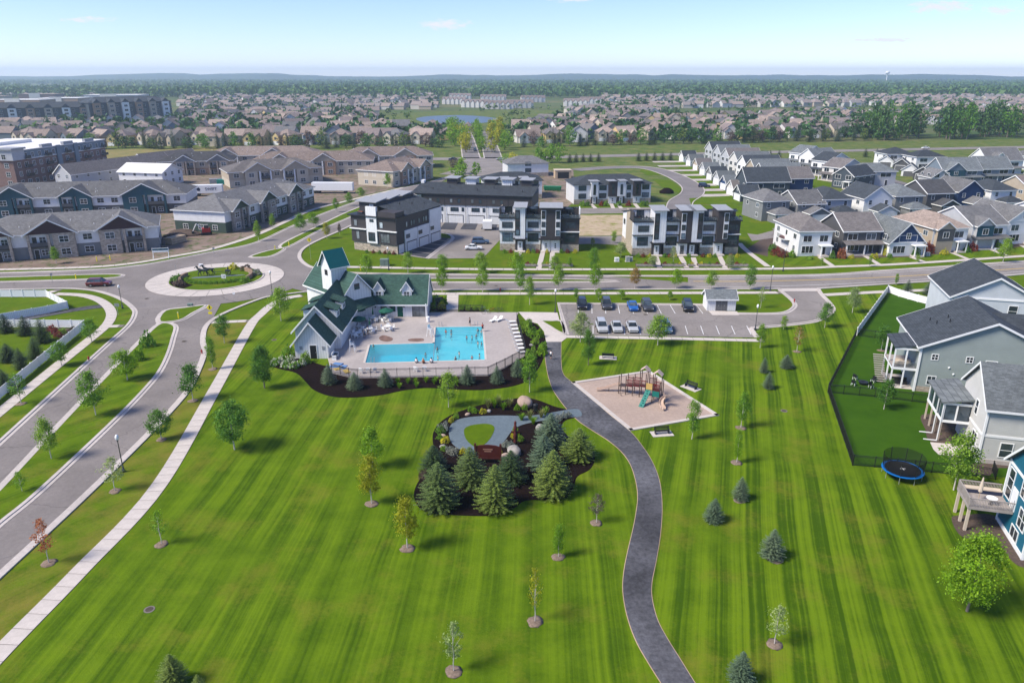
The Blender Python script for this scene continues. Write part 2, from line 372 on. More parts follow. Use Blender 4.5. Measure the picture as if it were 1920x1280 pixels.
path_mid_px = [(1038, 640), (1037, 670), (1042, 700), (1055, 722), (1078, 748), (1105, 769), (1145, 797), (1174, 824), (1196, 852), (1210, 880), (1217, 915), (1218, 955), (1212, 995), (1203, 1040), (1196, 1080), (1195, 1110), (1202, 1147), (1215, 1182), (1235, 1220), (1272, 1280), (1320, 1360)]
path_l = [(1024, 640), (1022, 665), (1027, 700), (1036, 728), (1050, 750), (1066, 770), (1085, 789), (1110, 806), (1140, 825), (1165, 846), (1182, 870), (1192, 900), (1196, 930), (1193, 960), (1187, 992), (1178, 1030), (1171, 1065), (1168, 1100), (1172, 1135), (1181, 1170), (1195, 1205), (1215, 1240), (1240, 1280), (1290, 1360)]
path_r = [(1052, 640), (1052, 678), (1056, 701), (1073, 717), (1106, 745), (1145, 779), (1181, 808), (1207, 840), (1225, 870), (1237, 905), (1241, 950), (1238, 1000), (1230, 1050), (1222, 1090), (1222, 1120), (1232, 1160), (1250, 1195), (1275, 1235), (1303, 1280), (1356, 1360)]
walk_px = [(-110, 1345), (0, 1223), (150, 1070), (298, 910), (400, 735), (468, 613), (487, 591), (512, 570), (540, 558.5), (567, 554)]
hole_sheet('lawn_common_west', PL(path_mid_px[::-1])[1:] + PL([(1030, 600), (990, 551), (600, 551)]) + PL(walk_px[::-1]), pool, -.015, 'lawn_west')
sheet('lawn_common_east', PL(path_mid_px)[:-1] + PL([(1330, 1375), (2100, 1375), (2100, 760), (1990, 600), (1870, 538), (1660, 546), (1545, 552), (1500, 590), (1400, 628), (1060, 628)]), -.012, 'lawn_east')
# roads traced along their kerbs
n_edge = smooth_line(PL([(-80, 514), (0, 512), (175, 506), (250, 499), (300, 491.5), (400, 472), (480, 455), (560, 419), (655, 383), (740, 357), (800, 343), (850, 328)]), 5)
sw_left = smooth_line(PL([(-80, 544), (0, 543), (107, 541), (150, 542), (187, 547), (225, 560), (249, 578), (252, 591), (240, 611), (207, 641), (175, 670), (0, 830), (-80, 905)]), 5)
sw_right = smooth_line(PL([(572, 547), (510, 555), (480, 563), (425, 585), (397, 601), (384, 617), (381, 640), (384, 659), (373, 692), (350, 735), (287, 805), (167, 923), (0, 1078), (-80, 1152)]), 5)
ne_right = smooth_line(PL([(800, 358), (740, 380), (660, 422), (600, 449), (575, 462), (564, 472), (562, 483), (571, 494), (590, 502.5), (640, 509), (700, 513), (1000, 516), (1160, 517.5), (1440, 517), (1560, 514.5), (1665, 507), (1920, 490), (2060, 480)]), 5)
s_edge = smooth_line(PL([(572, 547), (640, 544), (800, 543.5), (1100, 542.5), (1464, 541.5)]), 4)
s_edge2 = smooth_line(PL([(1534, 541), (1665, 532.5), (1800, 524), (1920, 514), (2060, 502)]), 4)
ring_c = Vector((-64.9, 157.4, 0))
def circ(r, n=56, z=0.0, c=ring_c): return [Vector((c.x+r*math.cos(2*math.pi*i/n), c.y+r*math.sin(2*math.pi*i/n), z)) for i in range(n)]
sheet('road_southwest', sw_left[8:] + sw_right[::-1][:46] + PL([(430, 540), (250, 530)]), .010, 'asphalt')
sheet('road_west', n_edge[:22] + PL([(400, 500), (330, 545), (255, 592)]) + sw_left[:36][::-1], .014, 'asphalt')
sheet('road_roundabout', circ(20.6), .018, 'asphalt')
sheet('road_northeast', n_edge[18:] + ne_right[:34] + PL([(560, 500), (470, 545), (330, 520)]), .022, 'asphalt')
sheet('road_east', ne_right[28:60] + PL([(1300, 530)]) + s_edge[::-1] + PL([(545, 540), (540, 500)]), .026, 'asphalt')
sheet('road_east_far', ne_right[56:] + s_edge2[::-1] + PL([(1500, 541), (1464, 541.5), (1290, 541.8), (1290, 520)]), .030, 'asphalt_warm')
KW = .42
def kerb(line, side=1, closed=False, name='kerb'):
    band(name, line, 0, KW*side, 0, .13, 'kerb_concrete', closed)
    band('gutter', line, -.5*side, 0, 0, .036, 'kerb_concrete', closed)
kerb(n_edge, 1 if (n_edge[1]-n_edge[0]).x > 0 else -1); kerb(sw_left, -1); kerb(sw_right, 1); kerb(ne_right, 1); kerb(s_edge, -1); kerb(s_edge2, -1)
def island(name, px, z=.14, mat='lawn_strip', n=4, grass=True, pts=None):
    pts = smooth_line(pts or PL(px), n, True)
    ar = sum(pts[i-1].x*pts[i].y-pts[i].x*pts[i-1].y for i in range(len(pts)))
    if ar < 0: pts = pts[::-1]
    band('kerb', pts, 0, KW, 0, .13, 'kerb_concrete', True); band('gutter', pts, -.45, 0, 0, .045, 'kerb_concrete', True)
    if grass: sheet(name, offset_line(pts, KW-.02, True), z-.03, mat)
    return pts
island('median_lawn', [(-80, 522), (0, 520.5), (120, 516.5), (205, 514.5), (231, 516), (214, 521), (150, 524.5), (0, 529), (-80, 530.5)], mat='lawn_strip')
island('median_lawn', [(300, 607), (262, 640), (155, 750), (0, 915), (-90, 1010), (-90, 1062), (0, 983), (80, 917), (225, 780), (282, 720), (303, 692), (317, 662), (325, 635), (329, 611)], mat='lawn_kerb')
island('splitter_lawn', [(308, 583), (345, 577), (388, 572.5), (362, 588), (338, 601), (297, 604)], mat='lawn_strip', n=3)
island('median_lawn', [(528, 458), (590, 427), (655, 396), (720, 372), (724, 378), (658, 407), (600, 432), (541, 463)], mat='lawn_strip')
island('splitter_lawn', [(468, 482), (500, 471), (533, 465.5), (524, 474), (502, 482)], mat='lawn_strip', n=3)
island('median_lawn', [(606, 525), (700, 522.5), (1000, 523), (1100, 524.5), (1164, 527), (1100, 529), (800, 529.5), (612, 529)], mat='lawn_strip', n=3)
sheet('verge_lawn', PL([(404, 604), (470, 602)]) + PL(walk_px[::-1])[4:] + sw_right[::-1][:-17], -.006, 'lawn_dry')
sheet('verge_lawn_west', sw_left[28:] + PL([(-80, 840), (0, 772), (110, 683), (160, 642), (196, 616), (209, 588), (205, 573)]), -.006, 'lawn_kerb')
# roundabout apron of concrete segments
ap = struct(band('roundabout_apron', circ(12.1), -2.2, 2.2, 0, .05, 'joint', True))
for i in range(28):
    a0, a1 = 2*math.pi*i/28+.004, 2*math.pi*(i+1)/28-.004
    q = [(r*math.cos(a), r*math.sin(a)) for r, a in [(9.95, a0), (9.95, (a0+a1)/2), (9.95, a1), (14.25, a1), (14.25, (a0+a1)/2), (14.25, a0)]][::-1]
    MB().prism(q, .02, .09).build('slab', 'concrete', ap, ring_c)
band('kerb', circ(9.85), -.2, .2, 0, .2, 'kerb_concrete', True)
sheet('island_lawn', circ(9.7, 40), .16, 'lawn_strip')
# walks of separate slabs
slab_walk('sidewalk_common', smooth_line(PL(walk_px), 6), 1.75, step=1.75)
slab_walk('sidewalk_west', smooth_line(PL([(104, 551), (150, 553), (180, 560), (200, 572), (209, 587), (205, 602), (192, 617), (160, 643), (110, 683), (0, 772), (-80, 837)]), 6), 1.8, step=1.9)
slab_walk('sidewalk_north', smooth_line(PL([(-80, 508), (0, 505.5), (165, 501), (250, 493.5), (325, 480.5), (400, 466), (480, 440.5), (530, 418), (585, 393.5), (652, 376.5), (760, 351)]), 6), 1.8, step=2.6)
slab_walk('sidewalk_street', smooth_line(PL([(592, 551.5), (700, 551), (1100, 550), (1466, 548.5)]), 6), 1.7, step=2.2)
slab_walk('sidewalk_townhouses', smooth_line(PL([(652, 500.5), (760, 502.5), (960, 505), (1440, 504), (1565, 500), (1690, 495), (1920, 480), (2040, 471)]), 6), 1.7, step=2.6)
slab_walk('sidewalk_corner', smooth_line(PL([(1546, 553), (1660, 547), (1815, 541), (1890, 537)]), 6), 1.7, step=2.2)
slab_walk('pool_entry_walk', PL([(849, 553), (848, 572), (847, 586)]), 2.3, step=2.0)
slab_walk('parking_walk', smooth_line(PL([(1040, 630.5), (1240, 634), (1432, 638.5)]), 6), 1.35, step=1.8)
slab_walk('crossing_walk', PL([(397, 604.5), (470, 601.5)]), 1.4, step=1.5); slab_walk('crossing_walk', PL([(293, 606), (335, 604)]), 1.4, step=1.5)
slab_walk('crossing_walk', PL([(206, 612), (232, 611)]), 1.4, step=1.5); slab_walk('crossing_walk', PL([(90, 549), (112, 543)]), 1.6, step=1.5)
band('trail', smooth_line(PL([(196, 573), (150, 579), (75, 592), (0, 606), (-60, 618)]), 5), -1.2, 1.2, -.02, .02, 'path_asphalt')
# curving asphalt path with pale edges
pl_, pr_ = smooth_line(PL(path_l), 5), smooth_line(PL(path_r), 5)
sheet('footpath', pl_ + pr_[::-1], .024, 'path_asphalt')
band('path_edge', pl_, -.06, .10, -.02, .012, 'sand_soil'); band('path_edge', pr_, -.10, .06, -.02, .012, 'sand_soil')
# car park and its drive
lot = PL([(1047, 569), (1320, 571.5), (1372, 587)]) + smooth_line(PL([(1440, 588.5), (1472, 586), (1488, 577), (1489, 568), (1477, 556), (1462, 544)]), 4) + smooth_line(PL([(1534, 543), (1541, 553), (1557, 570), (1561, 582), (1545, 596), (1515, 605), (1440, 613)]), 4) + PL([(1406, 615), (1420, 633), (1062, 627.5)])
sheet('car_park', lot, .034, 'asphalt_warm')
kerb(PL([(1062, 627.5), (1047, 569), (1320, 571.5)]), 1); kerb(smooth_line(PL([(1384, 588), (1440, 588.5), (1472, 586), (1488, 577), (1489, 568), (1477, 556), (1462, 544)]), 4), 1)
kerb(smooth_line(PL([(1534, 543), (1541, 553), (1557, 570), (1561, 582), (1545, 596), (1515, 605), (1440, 613), (1408, 615)]), 4), -1); kerb(PL([(1406, 615), (1420, 633)]), 1)
sheet('drive_apron', PL([(1456, 541), (1540, 540.5), (1537, 546), (1462, 546)]), .040, 'concrete')
pm = MB()
for i in range(13):
    for (xa, ya, xb, yb) in ((1085+i*24.5, 572, 1084+i*26, 588), (1112+i*28.8, 611, 1112+i*29.6, 627)):
        if xa > 1330 and ya < 590 or xb > 1408: continue
        a, b = P(xa, ya), P(xb, yb); d = (b-a).normalized(); nn = Vector((-d.y, d.x, 0))*.05
        pm.add([a+nn+Vector((0, 0, .040)), a-nn+Vector((0, 0, .040)), b-nn+Vector((0, 0, .040)), b+nn+Vector((0, 0, .040))], [(0, 1, 2, 3)])
struct(pm.build('stall_markings', 'white_paint'), 'stuff')
for l, w, m in (([(1300, 527.5), (1440, 527), (1665, 519.5), (1920, 503), (2040, 494)], .07, 'yellow_paint'), ([(1290, 521), (1440, 520.5), (1665, 511), (1920, 494)], .05, 'white_paint'), ([(1300, 537.5), (1440, 537), (1665, 528), (1920, 509)], .05, 'white_paint')):
    ln = smooth_line(PL(l), 6)
    for k in (-.16, .16) if 'yellow' in m else (0,): band('lane_line', ln, k-w, k+w, .02, .036, m)
# plaza between pool gate and car park
sheet('plaza', PL([(972, 585), (1045, 586), (1049, 600), (1062, 628), (1062, 634), (1053, 641), (1024, 641), (1020, 622), (1008, 607), (986, 601)]), .044, 'concrete')
island('plaza_lawn', [(1013, 602), (1035, 601.5), (1054, 603), (1060, 625), (1046, 623), (1030, 613)], n=2)
# playground surface with raised border
pg = PL([(1071, 717), (1217, 695), (1349, 779), (1181, 808)])
sheet('playground_gravel', pg, .03, 'play_gravel')
pgc = pg[::-1]; pgc = pgc[:1] + [p for i in range(1, 4) for p in (pgc[i],)]
def border(pts, w, h, mat, name='border_beam'):
    root = struct(ob('playground_border', None)); n = len(pts); c = sum(pts, Vector())/n
    for i in range(n):
        a, b = pts[i], pts[(i+1) % n]; d = (b-a).normalized(); nn = Vector((-d.y, d.x, 0))
        if nn.dot(c-a) < 0: nn = -nn
        seg = resample([a, b], (b-a).length/3.001)
        for k in range(len(seg)-1):
            p, q = seg[k]+d*.02, seg[k+1]-d*.02
            MB().prism([(v.x-p.x, v.y-p.y) for v in (p, q, q+nn*w, p+nn*w)], 0, h).build(name, mat, root, (p.x, p.y, 0))
border(pg, .55, .12, 'concrete')
# planting beds
pool_bed = smooth_line(PL([(508, 684), (523, 691), (555, 699), (572, 714), (586, 729), (610, 740), (640, 745), (680, 744), (717, 740), (755, 732), (792, 727.5), (817, 727.5), (880, 731), (917, 730), (960, 724), (990, 713), (1005, 697), (1016, 678), (1023, 655), (1022, 632), (1010, 612), (985, 603), (965, 640), (900, 690), (640, 690), (560, 668), (530, 674)]), 4, True)
sheet('mulch_bed', pool_bed, .035, 'mulch', h=.06)
gard = smooth_line(PL([(1068, 769), (1040, 762), (1005, 749), (975, 746), (930, 753), (890, 762), (850, 776), (825, 792), (812, 812), (813, 838), (822, 866), (798, 886), (783, 905), (776, 926), (782, 946), (800, 959), (850, 965), (920, 966), (962, 953), (985, 938), (1030, 937), (1062, 932), (1076, 912), (1082, 893), (1105, 880), (1115, 862), (1112, 846), (1090, 842), (1060, 812), (1052, 800), (1060, 788), (1083, 780)]), 4, True)
sheet('garden_bed', gard, .030, 'mulch', h=.06)
gravel = smooth_line(PL([(1085, 768), (1066, 768), (1020, 776), (985, 780), (940, 779), (890, 781), (858, 787), (844, 799), (842, 815), (848, 832), (868, 845), (900, 852), (925, 846), (945, 828), (960, 808), (978, 797), (1010, 790), (1060, 783), (1090, 780)]), 4, True)
sheet('gravel_walk', gravel, .046, 'gravel_blue')
sheet('garden_lawn', smooth_line(PL([(870, 807), (877, 800), (893, 796), (912, 795), (924, 798), (927, 806), (920, 821), (910, 832), (896, 839), (884, 834), (873, 822)]), 4, True), .075, 'lawn_strip', h=.05)
# yards behind the houses on the right
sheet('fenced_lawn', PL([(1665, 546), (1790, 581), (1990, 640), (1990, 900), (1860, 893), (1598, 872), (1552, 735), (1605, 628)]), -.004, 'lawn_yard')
sheet('house_bed', smooth_line(PL([(1726, 781), (1745, 776), (1800, 790), (1832, 825), (1812, 842), (1746, 828), (1735, 805)]), 4, True), .02, 'mulch_brown')
sheet('patio', PL([(1744, 829), (1812, 835), (1806, 856), (1760, 852), (1750, 842)]), .04, 'concrete', h=.05)
sheet('house_bed', smooth_line(PL([(1784, 972), (1800, 966), (1870, 968), (1930, 1035), (1930, 1062), (1905, 1058), (1880, 1030), (1862, 1008), (1820, 1010), (1797, 1000)]), 4, True), .02, 'mulch_brown')
sheet('house_bed', PL([(1826, 868), (1930, 872), (1930, 878), (1870, 877), (1855, 892), (1826, 888), (1816, 878)]), .02, 'mulch_brown')
# townhouse court, building plots and far streets
sheet('court', PL([(748, 477), (800, 442), (793, 415), (940, 418), (940, 447), (926, 462), (906, 484), (800, 485)]), .012, 'asphalt_warm')
sheet('court_lawn', PL([(802, 437), (835, 437), (847, 443), (843, 447), (806, 444)]), .05, 'lawn_strip')
for i in range(5):
    a, b, c_, d = [(752+i*9.5, 475-i*7.2), (800+i*9, 483-i*8), (800+(i+1)*9-1, 483-(i+1)*8+1.5), (752+(i+1)*9.5, 475-(i+1)*7.2+1.2)]
    sheet('parking_bay', PL([a, b, c_, d]), .02, 'asphalt_dark')
kerb(smooth_line(PL([(800, 485), (824, 467), (846, 451), (848, 444), (836, 438), (803, 436)]), 3), 1)
for i in range(4): sheet('drive', PL([(796+i*38, 416.5), (822+i*37.5, 417.5), (814+i*38.5, 431), (786+i*38.5, 430)]), .02, 'asphalt_dark')
sheet('vacant_lot', PL([(1086, 403), (1173, 403), (1178, 441), (1084, 442)]), .0, 'lot_soil')
sheet('lane', PL([(1078, 443), (1180, 442), (1182, 461), (1120, 457), (1080, 458)]), .012, 'asphalt_warm')
sheet('lane', PL([(1020, 391), (1290, 388), (1300, 398), (1020, 402)]), .008, 'asphalt_warm')
sheet('building_plot', PL([(985, 320), (1075, 318), (1078, 378), (1060, 391), (985, 391)]), -.01, 'soil')
loop = smooth_line(PL([(1272, 398), (1277, 378), (1297, 364), (1298, 351), (1279, 337), (1255, 326), (1225, 317), (1190, 313.5), (1130, 315), (1078, 319)]), 6)
band('loop_road', loop, -4, 4, -.02, .016, 'asphalt_grey'); band('kerb', loop, -4.4, -4, 0, .1, 'kerb_concrete'); band('kerb', loop, 4, 4.4, 0, .1, 'kerb_concrete')
sheet('loop_lawn', PL([(1203, 316), (1224, 321), (1240, 328), (1215, 329), (1200, 322)]), .03, 'lawn_strip'); sheet('loop_lawn', PL([(1222, 335), (1258, 339), (1280, 355), (1272, 362), (1240, 350)]), .03, 'lawn_strip')
sheet('side_lawn', PL([(1292, 372), (1390, 366), (1396, 382), (1296, 384)]), .02, 'lawn_strip')
soil_poly = PL([(-80, 506), (0, 503.5), (165, 499), (250, 491), (325, 478), (400, 463.5), (480, 438), (530, 415.5), (585, 391), (652, 373), (770, 346), (810, 335), (780, 310), (600, 285), (200, 300), (-80, 330)])
sheet('building_site', soil_poly, -.024, 'soil')
# the highway, its verges and the boulevard beyond
hw = smooth_line(PL([(-250, 300), (200, 301), (600, 299), (830, 298), (960, 297), (1070, 294), (1200, 291), (1440, 285.5), (1920, 276), (2200, 271)]), 4)
band('highway', hw, -6.5, 6.5, -.02, .02, 'asphalt_warm')
band('highway_verge', hw, 9, 55, -.05, -.033, 'rough_grass'); band('highway_verge', hw, -40, -9, -.05, -.037, 'rough_grass')
sheet('gold_field', PL([(190, 281), (410, 277), (410, 296), (190, 302)]), .01, 'golden_field')
for a, b in (((884, 297), (876, 262)), ((925, 297), (915, 262))):
    l = [P(*a), P(*b), P(b[0]-6, 246)]
    band('boulevard', l, -4.5, 4.5, -.01, .02, 'asphalt_grey'); band('kerb', l, 4.5, 5.1, 0, .12, 'kerb_concrete'); band('kerb', l, -5.1, -4.5, 0, .12, 'kerb_concrete')
sheet('junction', PL([(868, 300), (945, 300), (958, 330), (885, 330)]), .014, 'asphalt_warm')
band('approach_road', smooth_line(PL([(850, 328), (880, 318), (905, 304), (912, 297)]), 5), -7, 7, -.02, .006, 'asphalt_warm')
ORDW = 'first second third fourth fifth sixth seventh eighth ninth tenth eleventh twelfth thirteenth fourteenth fifteenth sixteenth seventeenth eighteenth nineteenth twentieth'.split()
TENS = 'twenty thirty forty fifty sixty seventy eighty ninety'.split()
def ordw(n):
    if n <= 20: return ORDW[n-1]
    t, u = divmod(n, 10)
    return (TENS[t-2][:-1]+'ieth') if u == 0 else TENS[t-2]+'-'+ORDW[u-1]
# ------------------------------------------------------------------ materials for the things
siding('white_siding', (.72, .72, .72)); siding('white_board', (.70, .70, .70), .4, True); siding('sage_siding', (.30, .34, .325), .22); siding('cream_siding', (.60, .58, .55)); siding('cream_siding_shaded', (.52, .515, .49)); siding('bluegrey_siding', (.54, .57, .60))
siding('blue_siding', (.012, .12, .19), .2); siding('navy_siding', (.018, .045, .12)); siding('teal_siding', (.02, .075, .10)); siding('grey_siding', (.20, .205, .21)); siding('darkgrey_siding', (.085, .085, .09)); siding('tan_siding', (.40, .335, .255)); siding('beige_siding', (.50, .44, .35)); siding('slate_siding', (.055, .07, .085)); siding('green_siding', (.05, .075, .06)); siding('plum_siding', (.05, .022, .028)); siding('lightgrey_siding', (.42, .43, .45)); siding('steel_siding', (.17, .21, .25)); siding('yellow_siding', (.55, .42, .2))
siding('dark_panel', (.052, .046, .048), .35, True); siding('white_panel', (.73, .73, .735), .6, True, depth=.2)
stone('tan_stone', (.42, .35, .28)); stone('grey_stone', (.34, .30, .27)); stone('brick_red', (.23, .15, .13), .24, .08); stone('warm_brick', (.36, .24, .17), .3, .1)
shingle('roof_green', (.040, .085, .068)); shingle('roof_charcoal', (.052, .061, .072)); shingle('roof_grey', (.15, .148, .15)); shingle('roof_slate', (.15, .165, .172)); shingle('roof_brown', (.235, .185, .16)); shingle('roof_tan', (.33, .26, .22)); shingle('roof_taupe', (.16, .145, .14)); shingle('roof_dark', (.075, .075, .08)); shingle('roof_mauve', (.215, .175, .165))
plain('metal_green', (.005, .10, .095), .35, .06, spec=.5); plain('trim_white', (.78, .78, .77), .5, .04); plain('trim_dark', (.02, .02, .022), .45, .1); plain('slab_grey', (.30, .31, .33), .6, .1)
plain('roof_white', (.72, .70, .68), .7, .08); plain('door_green', (.01, .09, .06), .4); plain('door_white', (.72, .72, .72), .5, .03); plain('door_dark', (.03, .032, .035), .4); plain('garage_grey', (.12, .12, .125), .5)
glass('glass_dark'); glass('glass_blue', (.05, .075, .095)); glass('glass_pale', (.20, .23, .25))
_t = NT('glass_rail').set(.08, .5); _t.b.inputs['Alpha'].default_value = .35; _t.base((.12, .15, .17))
plain('black_metal', (.012, .012, .014), .45, .1, spec=.5); plain('steel', (.45, .46, .47), .35, .05, metal=.6); plain('vinyl_white', (.80, .80, .80), .45, .03); plain('wood_grey', (.33, .29, .27), .8, .2); plain('wood_tan', (.45, .34, .23), .8, .15); plain('wood_post', (.52, .43, .34), .8, .12)
plain('plastic_white', (.80, .80, .79), .4, .03); plain('canvas_green', (.008, .085, .055), .7, .12); plain('canvas_tan', (.55, .46, .36), .8, .1); plain('cushion_navy', (.02, .035, .06), .8); plain('red_paint', (.35, .02, .02), .5); plain('yellow_sign', (.75, .62, .02), .5, .03); plain('sign_maroon', (.075, .014, .010), .6, .2); plain('sign_letters', (.32, .17, .12), .6)
plain('boulder_pink', (.36, .265, .215), .9, .25, 1.1, bump=.7, bscale=7); plain('boulder_grey', (.30, .275, .255), .9, .25, 1.4, bump=.6, bscale=7)
plain('bark', (.19, .155, .125), .95, .25, 4); plain('bark_pale', (.52, .47, .43), .9, .15, 4); plain('bark_dark', (.07, .055, .045), .95, .2)
plain('play_brown', (.075, .05, .04), .5, .1); plain('play_tan', (.52, .39, .31), .5, .08); plain('play_red', (.16, .012, .012), .5); plain('play_green', (.01, .16, .13), .5, .15); plain('play_yellow', (.55, .36, .12), .5); plain('bronze', (.025, .032, .030), .45, .3, spec=.5)
plain('skin', (.52, .31, .22), .6, .05); plain('hair_dark', (.03, .02, .015), .7); plain('rubber', (.012, .012, .012), .8); plain('rim', (.35, .35, .36), .3, .05, metal=.7); plain('trampoline_blue', (.004, .13, .42), .5, .1); plain('head_lamp', (.8, .8, .78), .2, .02); plain('tail_lamp', (.35, .01, .01), .3, .05); plain('plate', (.6, .6, .6), .5)
for _n, _c in dict(black=(.008, .008, .010), charcoal=(.045, .047, .052), silver=(.42, .43, .44), white=(.75, .75, .74), blue=(.012, .10, .36), steelblue=(.06, .11, .20), darkred=(.12, .010, .016), navy=(.01, .02, .06)).items():
    _t = NT('paint_'+_n).set(.28, .5); _t.base(_t.ramp(_t.noise(1.5, 2), [(.3, sc(_c, .93)), (.7, sc(_c, 1.07))])); _t.b.inputs['Coat Weight'].default_value = .5; _t.b.inputs['Coat Roughness'].default_value = .06
leafmat('leaf_green', (0.090, 0.224, 0.019), (0.242, 0.434, 0.041)); leafmat('leaf_dark', (0.061, 0.166, 0.024), (0.164, 0.336, 0.043)); leafmat('leaf_light', (0.155, 0.287, 0.029), (0.337, 0.508, 0.056)); leafmat('leaf_lime', (0.120, 0.255, 0.013), (0.271, 0.462, 0.022)); leafmat('leaf_yellow', (0.246, 0.275, 0.012), (0.493, 0.478, 0.026)); leafmat('leaf_orange', (0.377, 0.109, 0.051), (0.609, 0.246, 0.116)); leafmat('leaf_purple', (0.109, 0.080, 0.072), (0.203, 0.152, 0.123)); leafmat('leaf_pale', (0.176, 0.255, 0.088), (0.398, 0.495, 0.208)); leafmat('leaf_rust', (0.275, 0.174, 0.051), (0.435, 0.290, 0.087)); leafmat('leaf_red', (0.174, 0.029, 0.029), (0.319, 0.087, 0.058))
leafmat('needle_green', (0.045, 0.086, 0.024), (0.150, 0.215, 0.062), .1, .15); leafmat('needle_blue', (0.062, 0.108, 0.066), (0.185, 0.250, 0.150), .1, .15); leafmat('needle_dark', (0.026, 0.056, 0.020), (0.090, 0.138, 0.044), .1, .15); leafmat('needle_bright', (0.070, 0.118, 0.020), (0.215, 0.285, 0.058), .1, .1)
leafmat('shrub_silver', (0.165, 0.187, 0.165), (0.330, 0.352, 0.319), .15); leafmat('bloom_white', (0.682, 0.682, 0.550), (0.880, 0.880, 0.770), .2, .05); leafmat('leaf_gold', (0.435, 0.435, 0.029), (0.696, 0.638, 0.058)); leafmat('grass_plume', (0.176, 0.220, 0.055), (0.374, 0.374, 0.143))
leafmat('leaf_far', (0.029, 0.083, 0.025), (0.083, 0.175, 0.044), .15, .35); leafmat('leaf_far2', (0.065, 0.122, 0.021), (0.157, 0.228, 0.041), .15, .3)
# ------------------------------------------------------------------ plants
def quads(name, V, mat):
    """mesh of free quads from an (n,4,3) array"""
    n = len(V); me = bpy.data.meshes.new(name)
    me.vertices.add(4*n); me.vertices.foreach_set('co', V.reshape(-1).astype(np.float32))
    me.loops.add(4*n); me.loops.foreach_set('vertex_index', np.arange(4*n, dtype=np.int32))
    me.polygons.add(n); me.polygons.foreach_set('loop_start', np.arange(0, 4*n, 4, dtype=np.int32)); me.polygons.foreach_set('loop_total', np.full(n, 4, dtype=np.int32))
    if mat: me.materials.append(MAT[mat])
    me.update(calc_edges=True); return me
def leaves(rng, C, size, up=.35, out=None, asp=.62):
    """leaf-shaped quads at points C"""
    n = len(C); N = rng.normal(size=(n, 3)); N /= np.linalg.norm(N, axis=1)[:, None]+1e-9
    if out is not None: N = N + out*.7
    N[:, 2] += up; N /= np.linalg.norm(N, axis=1)[:, None]+1e-9
    A = np.cross(N, rng.normal(size=(n, 3))); A /= np.linalg.norm(A, axis=1)[:, None]+1e-9; B = np.cross(N, A)
    s = (size*rng.uniform(.6, 1.35, n))[:, None]; A = A*s; B = B*s*asp
    return np.stack([C-A, C-B*.9+A*.1, C+A, C+B*.9+A*.1], 1)
def crown_points(rng, shape, nclump, per, R0, z0, z1, spread):
    cs = []; bl = rng.uniform(0, 6.28)
    for i in range(nclump):
        t = (i+rng.uniform())/nclump; a = rng.uniform(0, 6.28)
        prof = {'egg': math.sin(math.pi*min(1, t*.86+.10))**.75*(1.05-.42*t), 'round': math.sqrt(max(.02, 1-(2*t-1)**2))*1.0, 'column': .62*math.sin(math.pi*min(1, t*.8+.13))**.5, 'vase': .4+.6*t if t < .8 else 1.9*(1-t)+.35, 'sparse': .8*math.sin(math.pi*min(1, t*.8+.15))}[shape]
        prof *= 1+.20*math.sin(a*2+bl)+.12*math.sin(a*3+bl*2+t*5)
        r = R0*prof*math.sqrt(rng.uniform(.18, 1.0)); cs.append((r*math.cos(a), r*math.sin(a), z0+(z1-z0)*t))
    C = np.array(cs); k = rng.integers(0, nclump, nclump*per)
    pts = C[k]+rng.normal(size=(len(k), 3))*spread*rng.uniform(.6, 1.25, nclump)[k][:, None]*np.array([1, 1, .8]); return C, pts
def tree_meshes(key, shape, nclump, per, leaf, R0=1.35, z0=1.5, z1=5.0, spread=.26, seed=1, tr=.055, limbs=9):
    def mk():
        rng = np.random.default_rng(seed); C, pts = crown_points(rng, shape, nclump, per, R0, z0, z1, spread)
        ctr = np.array([0, 0, (z0+z1)/2]); o = pts-ctr; o /= np.linalg.norm(o, axis=1)[:, None]+1e-9
        cr = quads('crown', leaves(rng, pts, leaf, .3, o), None)
        m = MB(); rg = random.Random(seed); p = Vector((0, 0, -.05)); top = z0+(z1-z0)*.78; seg = 5; prev = p; rp = tr*1.25
        for i in range(1, seg+1):
            t = i/seg; q = Vector((rg.uniform(-.05, .05), rg.uniform(-.05, .05), top*t)); r = tr*(1-.75*t)+.008
            m.tube(prev, q, rp, r, 6, False); prev, rp = q, r
        for i in sorted(rng.choice(len(C), min(limbs, len(C)), replace=False)):
            c = Vector(C[i]); b = Vector((0, 0, max(z0*.75, c.z-(.5+.5*math.hypot(c.x, c.y))))); m.tube(b, c, tr*.38, .008, 4, False)
        return cr, m.mesh('trunk', 'bark_pale' if tr < .075 else 'bark', True)
    return cached(('tree', key), mk)
TV = {}
for _i in range(4): TV['egg%d' % _i] = dict(shape='egg', nclump=64, per=46, leaf=.10, spread=.29, seed=10+_i)
for _i in range(3): TV['round%d' % _i] = dict(shape='round', nclump=92, per=52, leaf=.10, R0=1.65, z0=1.25, z1=4.9, spread=.28, seed=20+_i, tr=.07)
for _i in range(3): TV['column%d' % _i] = dict(shape='column', nclump=70, per=42, leaf=.09, R0=1.25, z0=1.1, z1=5.1, seed=30+_i)
for _i in range(3): TV['sparse%d' % _i] = dict(shape='sparse', nclump=42, per=14, leaf=.11, R0=1.15, z0=1.6, z1=5.0, spread=.2, seed=40+_i, limbs=16, tr=.045)
for _i in range(2): TV['oval%d' % _i] = dict(shape='egg', nclump=120, per=74, leaf=.078, R0=1.75, z0=1.2, z1=5.1, spread=.29, seed=50+_i, tr=.075, limbs=14)
def setmat(o, mat):
    s = o.material_slots
    if len(s) == 0:
        if len(o.data.materials) == 0: o.data.materials.append(None)
        s = o.material_slots
    s[0].link = 'OBJECT'; s[0].material = MAT[mat]; return o
